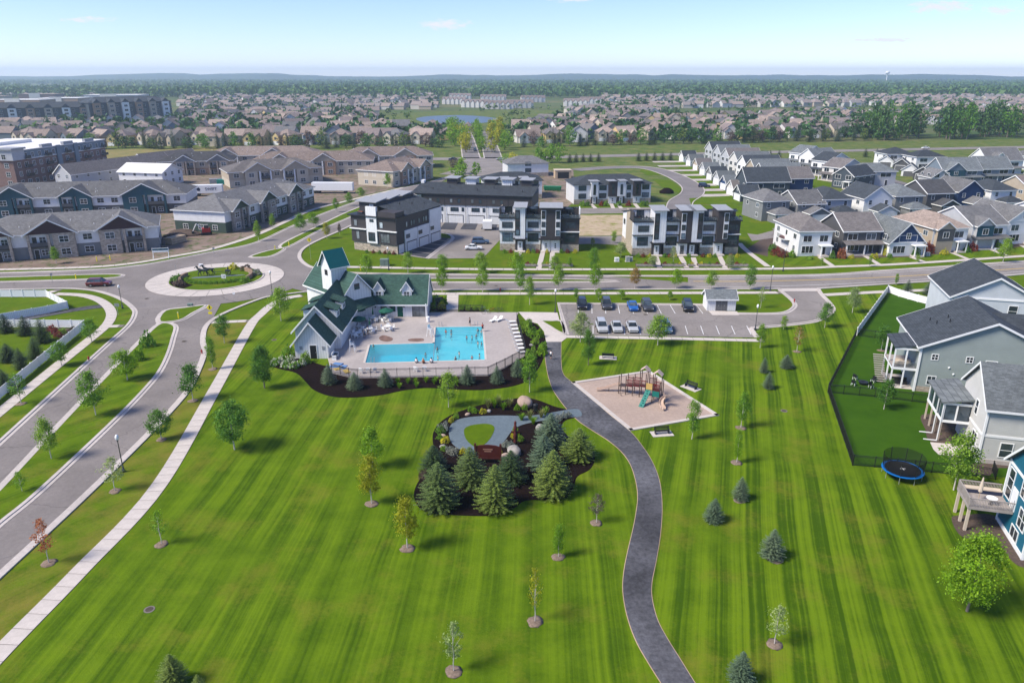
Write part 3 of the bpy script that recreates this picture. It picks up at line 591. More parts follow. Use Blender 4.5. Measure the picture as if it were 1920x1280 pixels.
def tree(name, label, loc, h, wd, var, mat, group=None, mulch=False, seed=0, cat='tree'):
    v = TV[var]; cr, tr = tree_meshes(var, **v); hh = v.get('z1', 5.0)+.15; R0 = v.get('R0', 1.35)
    t = thing(name, label, cat, loc, random.Random(seed+hash(var) % 7).uniform(0, 6.28), group); kx, kz = wd/(2*R0*1.02), h/hh
    ob('trunk', tr, t, scale=(kx**.5*kz**.5,)*2+(kz,)); setmat(ob('crown', cr, t, scale=(kx, kx, kz)), mat)
    if mulch:
        m = cached(('ringm', seed % 3), lambda: MB().blob((0, 0, 0), (.72, .66, .09), seed, 14, 5, .16, True).mesh('mulch_ring', 'tree_mulch', True)); ob('mulch_ring', m, t, scale=.7+.06*h)
    return t
def spruce_meshes(k):
    def mk():
        rng = np.random.default_rng(100+k); Q = []; Hh, Rb = 4.0, 1.45; z = .12
        m = MB(); m.tube((0, 0, -.05), (0, 0, Hh*.97), .09, .012, 6, False)
        while z < Hh:
            t = z/Hh; L0 = Rb*(1-t**1.8)**.95*(1 if z > .55 else .72+.28*z/.55)+.05; nb = max(4, int(7+13*(1-t)))
            a0 = rng.uniform(0, 6.28)
            for b in range(nb):
                a = a0+6.283*b/nb+rng.uniform(-.2, .2); L = L0*rng.uniform(.72, 1.12); d = np.array([math.cos(a), math.sin(a), 0]); s = np.array([-math.sin(a), math.cos(a), 0])
                ns = max(3, int(L/.105)); tilt = .18-.42*(1-t)
                for i in range(ns):
                    f = (i+.6)/ns
                    if f < .30 and rng.uniform() < .6: continue
                    c = d*L*f+np.array([0, 0, z+tilt*L*f+.20*L*f*f+rng.uniform(-.02, .02)]); w = .17*(1-.45*f)*(.75+.3*L)
                    for sg in (-1, 1, 0):
                        dr = d*.62+s*sg*.95+np.array([0, 0, rng.uniform(-.15, .22)]) if sg else d+np.array([0, 0, rng.uniform(-.1, .35)]); dr /= np.linalg.norm(dr); n = np.cross(dr, np.array([0, 0, 1.])+rng.normal(size=3)*.35); n /= np.linalg.norm(n)+1e-9
                        Q.append([c, c+dr*w*.5+n*w*.24, c+dr*w*1.1, c+dr*w*.5-n*w*.24])
            z += .105+.07*(1-t)
        return quads('crown', np.array(Q), None), m.mesh('trunk', 'bark_dark', True)
    return cached(('spruce', k), mk)
def spruce(name, label, loc, h, wd, k, mat, group=None, mulch=False, seed=0):
    cr, tr = spruce_meshes(k % 4); t = thing(name, label, 'tree', loc, seed*1.7, group); kx, kz = wd/2.5, h/4.0
    ob('trunk', tr, t, scale=(kx, kx, kz)); setmat(ob('crown', cr, t, scale=(kx, kx, kz)), mat)
    if mulch: ob('mulch_ring', cached('ringm0', lambda: MB().blob((0, 0, 0), (.9, .8, .07), 3, 12, 5, .12, True).mesh('mulch_ring', 'tree_mulch', True)), t, (-.25*kx, -.2*kx, 0), scale=kx*1.15)
    return t
def bush_mesh(k, n=420, leaf=.075, r=(.6, .6, .5)):
    def mk():
        rng = np.random.default_rng(200+k); d = rng.normal(size=(n, 3)); d[:, 2] = abs(d[:, 2]); d /= np.linalg.norm(d, axis=1)[:, None]
        rr = rng.uniform(.55, 1.0, n)**.5*(1+.16*np.sin(d[:, 0]*5+k)+.14*np.sin(d[:, 1]*6+k*2)); return quads('foliage', leaves(rng, d*rr[:, None]*np.array(r), leaf, .25, d), None)
    return cached(('bush', k, n), mk)
def bush(name, label, loc, wd, h, mat, k=0, group=None, cat='shrub', bloom=None):
    t = thing(name, label, cat, loc, k*1.3, group); setmat(ob('foliage', bush_mesh(k % 4), t, scale=(wd/1.2, wd/1.2, h/.5)), mat)
    ob('stem', cached('bstem', lambda: MB().tube((0, 0, -.03), (.05, 0, .3), .03, .01, 5).tube((0, 0, 0), (-.12, .1, .3), .02, .008, 5).mesh('stem', 'bark')), t, scale=(wd, wd, h*1.4))
    if bloom:
        def mk():
            rng = np.random.default_rng(7); d = rng.normal(size=(26, 3)); d[:, 2] = abs(d[:, 2])+.1; d /= np.linalg.norm(d, axis=1)[:, None]
            c = np.repeat(d*np.array([.6, .6, .52]), 9, 0)+rng.normal(size=(234, 3))*.055; return quads('blossom', leaves(rng, c, .06, .5), None)
        setmat(ob('blossom', cached('bloom', mk), t, scale=(wd/1.2, wd/1.2, h/.5)), bloom)
    return t
def tuft_mesh(k):
    def mk():
        rng = np.random.default_rng(300+k); Q = []
        for i in range(110):
            a = rng.uniform(0, 6.28); lean = rng.uniform(.08, .55); L = rng.uniform(.55, 1.05); d = np.array([math.cos(a)*lean, math.sin(a)*lean, 1.]); d /= np.linalg.norm(d)
            s = np.array([-math.sin(a), math.cos(a), 0])*.022; p = np.array([math.cos(a), math.sin(a), 0])*rng.uniform(0, .1); m = p+d*L*.6; e = p+d*L+np.array([math.cos(a), math.sin(a), -.3])*lean*.35
            Q.append([p-s, p+s, m+s, m-s]); Q.append([m-s*1.6, m+s*1.6, e+s*.3, e-s*.3])
        return quads('blades', np.array(Q), None)
    return cached(('tuft', k % 3), mk)
def tuft(name, label, loc, wd, h, mat='grass_plume', k=0, group=None):
    t = thing(name, label, 'grass clump', loc, k*2.1, group); setmat(ob('blades', tuft_mesh(k), t, scale=(wd/.9, wd/.9, h)), mat); return t
def at(px, py): return P(px, py)
# young trees of the common: base pixel, top row, width in pixels
def tpx(name, label, x, y, top, wpx, var, mat, mulch=False, group=None, k=1.0):
    b = P(x, y); m = mpp(y); ang = math.atan2(CAMH, b.length); hh = (y-top)*m/max(.35, math.cos(ang))*k
    return tree(name, label, b, hh, wpx*m, var, mat, group, mulch, seed=int(x+y))
G1 = 'young trees on the mown common'
for a in [
 ('young_maple', 'large round dark green tree on the lawn right of the long sidewalk', 440, 842, 757, 63, 'round0', 'leaf_dark', False),
 ('young_maple', 'dark oval tree at the lawn corner beside the white flowering shrubs', 496, 727, 650, 46, 'oval0', 'leaf_dark', False),
 ('young_linden', 'leafy green tree on the lawn left of the pool house', 527, 601, 541, 40, 'egg0', 'leaf_light', False),
 ('young_maple', 'yellow leaved sapling, nearer of the two stacked west of the spruce garden', 697, 944, 860, 42, 'egg1', 'leaf_yellow', True),
 ('young_maple', 'lime green sapling just behind the yellow one west of the spruce garden', 699, 876, 805, 46, 'egg2', 'leaf_lime', False),
 ('young_maple', 'golden yellow sapling in a mulch ring southwest of the spruce garden', 764, 1028, 938, 46, 'egg3', 'leaf_yellow', True),
 ('young_maple', 'bright green sapling between pool bed and stone garden', 841, 763, 700, 36, 'egg0', 'leaf_light', False),
 ('young_birch', 'pale green sapling nearest the bottom edge, left of the path', 851, 1258, 1176, 44, 'sparse0', 'leaf_pale', True),
 ('young_maple', 'thin yellowish sapling left of the path, second from the bottom edge', 1003, 1165, 1074, 30, 'sparse1', 'leaf_yellow', True),
 ('young_maple', 'small slender lime sapling in a mulch ring below the spruce garden', 1047, 1044, 987, 26, 'column0', 'leaf_lime', True),
 ('young_plum', 'small bare looking purple brown sapling left of the path', 1118, 980, 927, 34, 'sparse2', 'leaf_purple', True),
 ('young_maple', 'green tree between the pool bed and the path', 993, 735, 667, 34, 'egg1', 'leaf_green', False),
 ('young_maple', 'dark green tree between path and bench north of the playground', 1103, 684, 620, 27, 'oval1', 'leaf_dark', False),
 ('young_maple', 'grey green tree at the west end of the parking walk', 1088, 641, 586, 36, 'egg2', 'leaf_pale', False),
 ('young_maple', 'bright green tree in front of the half hidden parked car', 1233, 647, 592, 42, 'egg3', 'leaf_light', False),
 ('young_maple', 'slim green tree east of the playground corner', 1297, 823, 752, 30, 'column1', 'leaf_green', False),
 ('young_maple', 'dark vase shaped tree east of the playground', 1389, 802, 737, 27, 'egg0', 'leaf_green', True),
 ('young_maple', 'narrow yellow green sapling below the dark vase shaped tree', 1381, 867, 805, 19, 'column2', 'leaf_lime', True),
 ('young_maple', 'small sapling at the south east corner of the car park', 1425, 652, 608, 20, 'egg1', 'leaf_light', False),
 ('young_maple', 'tiny sapling on the lawn south of the drive bend', 1469, 617, 592, 15, 'column0', 'leaf_light', False),
 ('young_maple', 'orange brown sapling on the lawn west of the black fence', 1494, 659, 612, 24, 'sparse0', 'leaf_rust', True),
 ('young_maple', 'dark tree at the outer bend of the car park drive', 1546, 614, 568, 28, 'egg2', 'leaf_dark', False),
 ('young_birch', 'pale fluttering tree between drive bend and white fence', 1598, 586, 540, 27, 'egg3', 'leaf_pale', False),
 ('young_maple', 'dark tree in the upper fenced yard', 1652, 657, 612, 30, 'egg1', 'leaf_dark', True),
 ('young_maple', 'dark tree beside the fence between the two yards', 1657, 767, 712, 34, 'egg0', 'leaf_dark', False),
 ('yard_tree', 'light green tree on a pale trunk beside the trampoline', 1788, 918, 814, 62, 'egg2', 'leaf_light', False),
 ('yard_tree', 'big yellow green tree below the blue house deck', 1813, 1145, 1006, 104, 'oval0', 'leaf_lime', False),
 ('bare_sapling', 'almost leafless grey sapling on the striped lawn east of the path', 1452, 1207, 1138, 44, 'sparse1', 'leaf_pale', True),
 ('street_tree', 'rusty orange sapling by the road at the lower left', 92, 1055, 973, 42, 'sparse0', 'leaf_orange', True),
 ('street_tree', 'almost see through green sapling right of the long sidewalk', 303, 1020, 957, 34, 'sparse2', 'leaf_lime', True),
 ('street_tree', 'pale sapling next to the lamp post on the verge', 216, 920, 857, 42, 'sparse1', 'leaf_pale', True),
 ('street_tree', 'round dark tree on the dry verge, lowest of four', 303, 824, 769, 38, 'round1', 'leaf_dark', True),
 ('street_tree', 'dark broad tree on the dry verge, second of four from below', 362, 751, 684, 42, 'egg3', 'leaf_dark', True),
 ('street_tree', 'slim dark tree on the dry verge, third of four from below', 399, 692, 631, 21, 'column1', 'leaf_green', True),
 ('street_tree', 'dark tree nearest the crossing on the dry verge', 421, 643, 592, 30, 'egg1', 'leaf_dark', False),
 ('median_tree', 'tall dark green tree in the middle of the median lawn', 180, 779, 697, 48, 'egg0', 'leaf_green', True),
 ('median_tree', 'pale green tree lower down the median lawn', 97, 861, 784, 38, 'egg2', 'leaf_light', False),
 ('median_tree', 'yellow green round tree in the upper median lawn', 239, 713, 657, 46, 'round2', 'leaf_lime', False),
 ('median_tree', 'small yellow sapling on the median by the left edge', 42, 922, 884, 30, 'sparse0', 'leaf_lime', True),
 ('street_tree', 'dark sapling beside the white fence, lowest of three', 40, 757, 698, 38, 'sparse1', 'leaf_green', True),
 ('street_tree', 'dark sapling beside the white fence, middle of three', 116, 686, 642, 36, 'egg1', 'leaf_green', False),
 ('street_tree', 'dark sapling at the corner of the white fence', 172, 641, 598, 32, 'egg3', 'leaf_green', False),
]: tpx(*a[:8], mulch=a[8], group=G1 if 'young' in a[0] else None)
bush('median_shrub', 'grey green loose shrub at the top of the median', P(277, 650), 2.6, 2.4, 'leaf_green', 1); bush('median_shrub', 'small yellowish shrub on the median beside the lime tree', P(262, 676), 1.9, 2.0, 'leaf_lime', 2)
# street trees: two rows along the divided street
rows = [('north verge', [(688, 518, 478, 26), (765, 512, 474, 24), (829, 512, 478, 27), (902, 512, 474, 26), (969, 516, 474, 28), (1040, 516, 480, 24), (1113, 516, 466, 24), (1190, 541, 503, 20), (1267, 541, 505, 24), (1333, 543, 507, 23), (1405, 543, 496, 26)]),
        ('south verge', [(829, 548, 500, 23), (905, 547, 496, 27), (975, 546, 494, 28), (1047, 545, 498, 24), (1115, 545, 496, 26), (993, 571, 519, 20), (1080, 560, 541, 12), (1122, 562, 541, 14), (1165, 561, 543, 16), (1256, 562, 546, 13), (1426, 577, 538, 18)]),
        ('far verge', [(1790, 549, 495, 33), (1832, 539, 496, 17), (1680, 534, 513, 9), (1880, 492, 448, 24)])]
for rn, l in rows:
    for i, (x, y, tp, w) in enumerate(l):
        mt = ['leaf_light', 'leaf_green', 'leaf_light', 'leaf_lime'][(i*7+len(rn)) % 4]
        if x == 1190: mt = 'leaf_rust'
        if x in (1790, 1426): mt = 'leaf_pale'
        tpx('street_tree', '%s street tree on the %s, %s from the left' % (mt.split('_')[1], rn, ordw(i+1)), x, y, tp, w, ['egg0', 'egg2', 'column1', 'egg3'][i % 4] if x != 1426 else 'sparse0', mt, False, 'street trees along the divided street')
for i, (x, y, tp, w, mt) in enumerate([(485, 452, 415, 14, 'leaf_light'), (512, 430, 402, 12, 'leaf_light'), (564, 435, 402, 26, 'leaf_green'), (588, 426, 399, 26, 'leaf_lime'), (613, 447, 418, 16, 'leaf_yellow'), (637, 440, 420, 8, 'leaf_purple'), (630, 398, 372, 12, 'leaf_green'), (655, 386, 362, 14, 'leaf_green'), (727, 352, 326, 14, 'leaf_lime'), (106, 494, 464, 18, 'leaf_lime'), (677, 372, 352, 16, 'leaf_light'), (757, 342, 322, 12, 'leaf_lime')]):
    tpx('street_tree', 'young %s tree by the apartment road, %s from the left' % (mt.split('_')[1], ordw(i+1)), x, y, tp, w, 'egg%d' % (i % 4), mt, False, 'young trees by the apartment road')
# spruces
def spx(label, x, y, top, wpx, mat='needle_green', mulch=False, group=None, name='spruce'):
    b = P(x, y); m = mpp(y); ang = math.atan2(CAMH, b.length); hh = .92*((y-top)*m-.12*wpx*m)/max(.35, math.cos(ang)); b = b+Vector((0, wpx*m*.28, 0))
    return spruce(name, label, b, hh, wpx*m, int(x) % 4, mat, group, mulch, seed=int(x))
GG = 'spruces in the mulch garden'
for l, x, y, tp, w, mt in [
 ('broad green spruce at the lower left corner of the mulch garden', 821, 961, 866, 76, 'needle_green'), ('dark spruce leaning out at the left edge of the mulch garden', 812, 890, 833, 50, 'needle_dark'), ('spruce standing in front of the maroon sign', 881, 918, 836, 64, 'needle_green'),
 ('pale green spruce at the bottom middle of the mulch garden', 928, 963, 870, 70, 'needle_bright'), ('round dark spruce beside the grey boulder', 958, 908, 843, 58, 'needle_dark'), ('full spruce at the lower right of the mulch garden', 1037, 936, 842, 72, 'needle_bright'),
 ('tall blue spruce at the top right of the mulch garden', 1033, 842, 772, 58, 'needle_blue'), ('blue spruce half hidden between its neighbours in the mulch garden', 1019, 884, 812, 54, 'needle_blue'), ('olive green spruce at the right tip of the mulch garden', 1086, 867, 800, 60, 'needle_bright')]: spx(l, x, y, tp, w, mt, group=GG)
for i, (x, y, tp, w) in enumerate([(615, 722, 680, 28), (664, 732, 695, 29), (722, 727, 688, 27), (876, 722, 681, 28), (932, 721, 683, 25), (970, 708, 668, 24)]): spx('small blue green spruce in the pool fence bed, %s from the left' % ordw(i+1), x, y, tp, w, 'needle_blue', group='spruces along the pool fence')
for l, x, y, tp, w in [('small blue spruce at the bottom edge right of the path', 1391, 1290, 1226, 48), ('bluish spruce on the striped lawn right of the bend in the path', 1450, 1052, 991, 42), ('small spruce on the east lawn left of the larger one', 1340, 982, 933, 35), ('small spruce with a mulch patch north of the other two', 1390, 940, 892, 30), ('little spruce near the black fence, right one of the group', 1476, 692, 662, 24), ('little spruce, lower one of the group near the black fence', 1442, 730, 694, 21), ('little spruce, left one of the group near the black fence', 1433, 700, 667, 17), ('bright spruce at the bottom edge of the west lawn', 320, 1296, 1229, 52), ('small spruce tip at the very bottom of the west lawn', 372, 1312, 1266, 30)]:
    spx(l, x, y, tp, w, 'needle_bright' if 'bright' in l or 'tip' in l else 'needle_blue', mulch=(x in (1391, 1450, 1390)), group='spruces scattered on the lawn')
for i, (x, y, tp, w) in enumerate([(1703, 554, 521, 21), (1744, 554, 523, 23)]): spx('%s blue spruce behind the white corner fence' % ['left', 'right'][i], x, y, tp, w, 'needle_blue')
for i, (x, y, tp, w) in enumerate([(6, 625, 585, 30), (43, 630, 588, 32), (75, 644, 592, 34), (36, 693, 648, 28), (63, 674, 628, 30), (4, 736, 688, 36), (10, 680, 640, 36)]): spx('dark spruce in the white fenced left yard, %s from the back' % ordw(i+1), x, y, tp, w, 'needle_dark', group='spruces in the left yard')
# ------------------------------------------------------------------ building kit
class TB(MB):
    """mesh collector with a local frame"""
    def __init__(s): super().__init__(); s.M = Matrix.Identity(4)
    def at(s, x=0, y=0, z=0, rz=0): s.M = Matrix.Translation((x, y, z)) @ Matrix.Rotation(rz, 4, 'Z'); return s
    def add(s, vs, fs): return super().add([s.M @ Vector(v) for v in vs], fs)
def gable_block(Wm, Rm, Tm, x, y, rz, w, d, eave, rise, oh=.4, og=.35, z0=0.0, th=.16, ends=True):
    """walls centred on x with the gable face at local y=0, depth d, ridge along local y"""
    for m in (Wm, Rm, Tm):
        if m is not None: m.at(x, y, 0, rz)
    h = w/2
    if Wm is not None:
        f = [(-h, z0), (h, z0), (h, eave), (0, eave+rise), (-h, eave)]
        Wm.add([(a, 0, b) for a, b in f]+[(a, d, b) for a, b in f], [(0, 1, 2, 3, 4), (9, 8, 7, 6, 5), (1, 6, 7, 2), (0, 4, 9, 5)])
    k = rise/h; dz = .05
    for sg in (-1, 1):
        e = sg*(h+oh); ze = eave-oh*k+dz; zr = eave+rise+dz
        q = [(e, -og, ze), (0, -og, zr), (0, d+og, zr), (e, d+og, ze)]
        if sg > 0: q = q[::-1]
        if Rm is not None: Rm.add(q+[(p[0], p[1], p[2]+th) for p in q], [(0, 1, 2, 3), (7, 6, 5, 4), (0, 4, 5, 1), (1, 5, 6, 2), (2, 6, 7, 3), (3, 7, 4, 0)])
        if Tm is not None:
            for yy in ((-og-.05, -og-.005), (d+og+.005, d+og+.05)) if ends else ((-og-.05, -og-.005),):
                a = [(e, yy[0], ze-.14), (0, yy[0], zr-.14), (0, yy[0], zr+th+.02), (e, yy[0], ze+th+.02)]; b = [(p[0], yy[1], p[2]) for p in a]
                Tm.hexa(a, b)
            Tm.box(min(e, e+sg*.05), max(e, e+sg*.05), -og-.05, d+og+.05, ze-.1, ze+th)
def hip_block(Wm, Rm, Tm, x, y, rz, w, d, eave, rise, oh=.45, z0=0.0, inset=None):
    for m in (Wm, Rm, Tm):
        if m is not None: m.at(x, y, 0, rz)
    h = w/2
    if Wm is not None: Wm.box(-h, h, 0, d, z0, eave)
    a, b, c, e = -h-oh, h+oh, -oh, d+oh; zE = eave-.05; run = min(b-a, e-c)/2; t = .14; inset = run if inset is None else inset
    if b-a >= e-c: r1, r2 = (a+inset, (c+e)/2, zE+rise), (b-inset, (c+e)/2, zE+rise)
    else: r1, r2 = (0, c+inset, zE+rise), (0, e-inset, zE+rise)
    lo = [(a, c, zE), (b, c, zE), (b, e, zE), (a, e, zE)]; up = [(p[0], p[1], zE+t) for p in lo]; R1, R2 = (*r1[:2], r1[2]+t), (*r2[:2], r2[2]+t)
    vs = lo+up+[R1, R2]
    fs = [(3, 2, 1, 0), (0, 1, 5, 4), (1, 2, 6, 5), (2, 3, 7, 6), (3, 0, 4, 7)]
    fs += [(4, 5, 9, 8), (5, 6, 9), (6, 7, 8, 9), (7, 4, 8)] if b-a >= e-c else [(4, 5, 8), (5, 6, 9, 8), (6, 7, 9), (7, 4, 8, 9)]
    if Rm is not None: Rm.add(vs, fs)
    if Tm is not None:
        for q in ((a-.05, b+.05, c-.05, c), (a-.05, b+.05, e, e+.05), (a-.05, a, c, e), (b, b+.05, c, e)): Tm.box(*q, zE-.1, zE+t-.02)
FACE = {'S': 0.0, 'E': math.pi/2, 'N': math.pi, 'W': -math.pi/2}
def win(parent, x, y, z, w, h, face='S', cols=1, rows=1, frame='trim_white', pane='glass_dark', fw=.09, name='window'):
    """a window centred at x, sill height z, on the wall plane of the given face; frame with its own pane"""
    rz = FACE[face] if isinstance(face, str) else face
    def mk():
        m = MB(); a = w/2; t = -.07
        m.box(-a-fw, a+fw, t, .02, -fw, 0).box(-a-fw, a+fw, t, .02, h, h+fw).box(-a-fw, -a, t, .02, 0, h).box(a, a+fw, t, .02, 0, h)
        for i in range(1, cols): m.box(-a+w*i/cols-.035, -a+w*i/cols+.035, t+.02, .02, 0, h)
        for j in range(1, rows): m.box(-a, a, t+.025, .015, h*j/rows-.03, h*j/rows+.03)
        return m.mesh('window', frame)
    o = ob(name, cached(('wf', w, h, cols, rows, frame, fw), mk), parent, (x, y, z), rz)
    ob('pane', cached(('wp', w, h, pane), lambda: MB().box(-w/2, w/2, -.025, .01, 0, h).mesh('pane', pane)), o); return o
def door(parent, x, y, z, w=.95, h=2.1, face='S', mat='door_dark', lights=0, frame='trim_white'):
    rz = FACE[face] if isinstance(face, str) else face
    def mk():
        m = MB().box(-w/2, w/2, -.05, .01, 0, h); m.box(-w/2+.12, w/2-.12, -.065, -.05, .15, h*.45)
        if not lights: m.box(-w/2+.12, w/2-.12, -.065, -.05, h*.52, h-.15)
        return m.mesh('door', mat)
    o = ob('door', cached(('door', w, h, mat, bool(lights)), mk), parent, (x, y, z), rz)
    if frame: ob('door_frame', cached(('df', w, h, frame), lambda: MB().box(-w/2-.1, -w/2, -.07, .01, 0, h+.1).box(w/2, w/2+.1, -.07, .01, 0, h+.1).box(-w/2, w/2, -.07, .01, h, h+.1).mesh('door_frame', frame)), o)
    ob('handle', cached(('dh', w), lambda: MB().box(w/2-.16, w/2-.1, -.12, -.05, .95, 1.12).mesh('handle', 'steel')), o)
    for i in range(lights):
        hh = h*.62/lights; ob('pane', cached(('dl', w, hh), lambda: MB().box(-.18, .18, -.06, -.04, 0, hh*.72).mesh('pane', 'glass_dark')), o, (0, -.012, h*.3+i*hh))
    return o
def garage(parent, x, y, z, w=4.8, h=2.15, face='S', mat='door_white', dark_top=True):
    rz = FACE[face] if isinstance(face, str) else face
    def mk():
        m = MB().box(-w/2, w/2, -.03, .01, 0, h)
        for j in range(4):
            for i in range(4): m.box(-w/2+w*i/4+.06, -w/2+w*(i+1)/4-.06, -.055, -.03, h*j/4+.04, h*(j+1)/4-.04)
        return m.mesh('garage_door', mat)
    o = ob('garage_door', cached(('gar', w, h, mat), mk), parent, (x, y, z), rz)
    ob('surround', cached(('gs', w, h, dark_top), lambda: MB().box(-w/2-.12, -w/2, -.06, .01, 0, h).box(w/2, w/2+.12, -.06, .01, 0, h).box(-w/2-.12, w/2+.12, -.08, .01, h, h+.2).mesh('surround', 'trim_dark' if dark_top else 'trim_white')), o); return o
def parts(t, **k):
    """name=(collector, material): one mesh part each, placed under thing t (collectors are in the thing's frame)"""
    out = {}
    for n, (m, mat) in k.items():
        if m.v: out[n] = m.build(n, mat, t)
    return out
# ------------------------------------------------------------------ pool house
ph = thing('pool_house', 'white pool house with green shingle roofs and square green topped tower', 'pool house', (-28, 125, 0))
def L(x, y): return x+28, y-125
wl_, rf_, tr_ = TB(), TB(), TB()
gable_block(wl_, rf_, tr_, *L(-31.5, 113), 0, 7.2, 17, 3.4, 3.9, .55, .45)
gable_block(wl_, rf_, tr_, *L(-31.5, 108.7), 0, 5.2, 4.6, 2.75, 3.25, .55, .5, ends=False)
gable_block(wl_, rf_, tr_, *L(-15.6, 134.5), math.pi/2, 9.0, 13.5, 2.75, 4.0, .5, .12)
a45 = R(45)
gable_block(wl_, rf_, tr_, *L(-27.8, 127.8), a45, 5.9, 12.5, 5.3, 3.3, .5, .45)
parts(ph, wall=(wl_, 'white_board'), roof=(rf_, 'roof_green'), trim=(tr_, 'trim_white'))
sk = TB(); sk.at(*L(0, 0)); sk.slab([(-29.9, 126.1, 4.35), (-27.2, 124.6, 2.9), (-24.6, 129.3, 2.85), (-26.0, 130.2, 4.4)], .16)
parts(ph, porch_roof=(sk, 'roof_green'))
tw, twr, twt = TB(), TB(), TB()
gable_block(tw, twr, twt, *L(-33.4, 129.15), -a45, 3.25, 3.25, 10.2, 2.35, .45, .45, z0=5.0, th=.08)
to = tw.build('tower', 'white_board', ph); twr.build('tower_roof', 'metal_green', to); twt.build('tower_trim', 'trim_white', to)
win(ph, *L(-33.4, 129.15), 8.3, .7, .8, -a45, 2, 2, 'trim_dark'); win(ph, *L(-27.8, 127.8), 6.0, .9, .9, a45, 2, 2, 'trim_dark')
def dormer(x, y, z, rz, w, d, hw, rise, wnd=True, mat='roof_green'):
    a, b, c = TB(), TB(), TB(); gable_block(a, b, c, 0, 0, 0, w, d, hw, rise, .25, .22, z0=-1.2, th=.1, ends=False)
    o = a.build('dormer', 'white_board', ph, (*L(x, y), z), rz); b.build('dormer_roof', mat, o); c.build('dormer_trim', 'trim_white', o)
    if wnd: win(o, 0, 0, .1, .95, 1.0, 'S', 2, 2, 'trim_white', 'glass_dark')
dormer(-24.6, 131.0, 3.45, 0, 1.8, 4, 1.6, 1.35); dormer(-19.4, 131.0, 3.45, 0, 1.8, 4, 1.6, 1.35)
def shed_dormer(x, y, sg):
    a, b = TB(), TB(); a.box(0, 2.1, -1.15, 1.15, -1, 2.0); b.slab([(2.4, -1.4, 2.05), (2.4, 1.4, 2.05), (-.3, 1.4, 3.0), (-.3, -1.4, 3.0)], .13)
    if sg < 0:
        for m in (a, b): m.v = [(-v[0], v[1], v[2]) for v in m.v]; m.f = [f[::-1] for f in m.f]
    o = a.build('dormer', 'white_board', ph, (*L(x, y), 3.9)); b.build('dormer_roof', 'roof_green', o); win(o, sg*2.1, 0, .75, 1.3, .7, 'E' if sg > 0 else 'W', 2, 1)
for y in (116.6, 121.0): shed_dormer(-30.9, y, 1); shed_dormer(-32.1, y, -1)
door(ph, *L(-31.2, 108.7), 0.02, 1.0, 2.2, 'S', 'trim_dark', frame='trim_white')
for x in (-33.1, -29.6): ob('vent_grille', cached('vent', lambda: MB().box(-.22, .22, -.05, 0, 0, .5).box(-.25, .25, -.07, -.01, .5, .55).box(-.16, .16, -.07, -.04, .1, .16).box(-.16, .16, -.07, -.04, .25, .31).mesh('vent_grille', 'slab_grey')), ph, (*L(x, 108.7), 1.5))
for x in (-26.7, -23.6): win(ph, *L(x, 130), .45, 1.0, 1.75, 'S', 1, 1, 'trim_dark')
door(ph, *L(-20.6, 130), 0.02, 1.05, 2.2, 'S', 'door_green'); win(ph, *L(-21.9, 130), 1.15, .65, .9, 'S', 1, 1, 'trim_dark', 'door_green', name='notice_board')
win(ph, *L(-28.0, 120.5), 1.0, .9, 1.3, 'E', 1, 2); win(ph, *L(-28.0, 117.0), 1.0, .9, 1.3, 'E', 1, 2); win(ph, *L(-28.0, 124.0), 1.0, .9, 1.3, 'E', 1, 2)
al = TB().at(*L(-17.1, 130)); al.box(-1.3, 1.3, -.03, .02, 0, 2.35); al.build('porch_opening', 'trim_dark', ph)
al = TB().at(*L(-17.1, 130)); al.box(-1.2, 0, -.06, -.035, .05, 2.2).box(.05, 1.2, -.06, -.035, .05, 2.2); al.build('screen_panel', 'glass_pale', ph)
for x in (-19.85, -25.1, -22.4):
    ob('wall_lamp', cached('wlamp', lambda: MB().box(-.05, .05, -.2, 0, .28, .34).lathe([(.05, -.05), (.16, .03), (.05, .26), (.02, .3)], 8, 0, -.2).mesh('wall_lamp', 'black_metal')), ph, (*L(x, 130), 1.9))
pc = TB().at(*L(-15.75, 129.2)); pc.box(-.1, .1, -.1, .1, 0, 2.75); pc.build('porch_post', 'trim_white', ph)
MB().box(-1.75, 1.75, 0, .5, 0, .25).build('letter_sign_back', 'white_board', ph, (*L(-19, 129.9), -5)) if False else None
# ------------------------------------------------------------------ pool, deck and fence
deck_px = [(640, 668), (622, 700), (671, 710), (915, 705), (947, 690), (985, 668), (968, 600), (975, 587), (800, 586), (650, 600)]
dk = [Vector((-29, 108.5, 0)), P(622, 700), P(655, 708), P(671, 710), P(915, 705), P(947, 690), P(985, 668), P(968, 600), P(972, 586), P(800, 585), Vector((-15.6, 133, 0)), Vector((-29, 133, 0))]
hole_sheet('pool_deck', dk, pool, .07, 'deck_concrete')
_t = NT('pool_tile').set(.4, .4); _t.base(_t.ramp(_t.noise(.5, 3), [(.3, (.16, .68, .80)), (.7, (.24, .76, .86))]))
_t = NT('pool_water').set(.04, .6); _n = _t.n('TexNoise'); _n.inputs['Scale'].default_value = 1.6; _n.inputs['Detail'].default_value = 3; _t.l(_t.coord(), _n.inputs['Vector']); _t.bump(_n.outputs['Fac'], .35, .12); _t.base((.02, .4, .5))
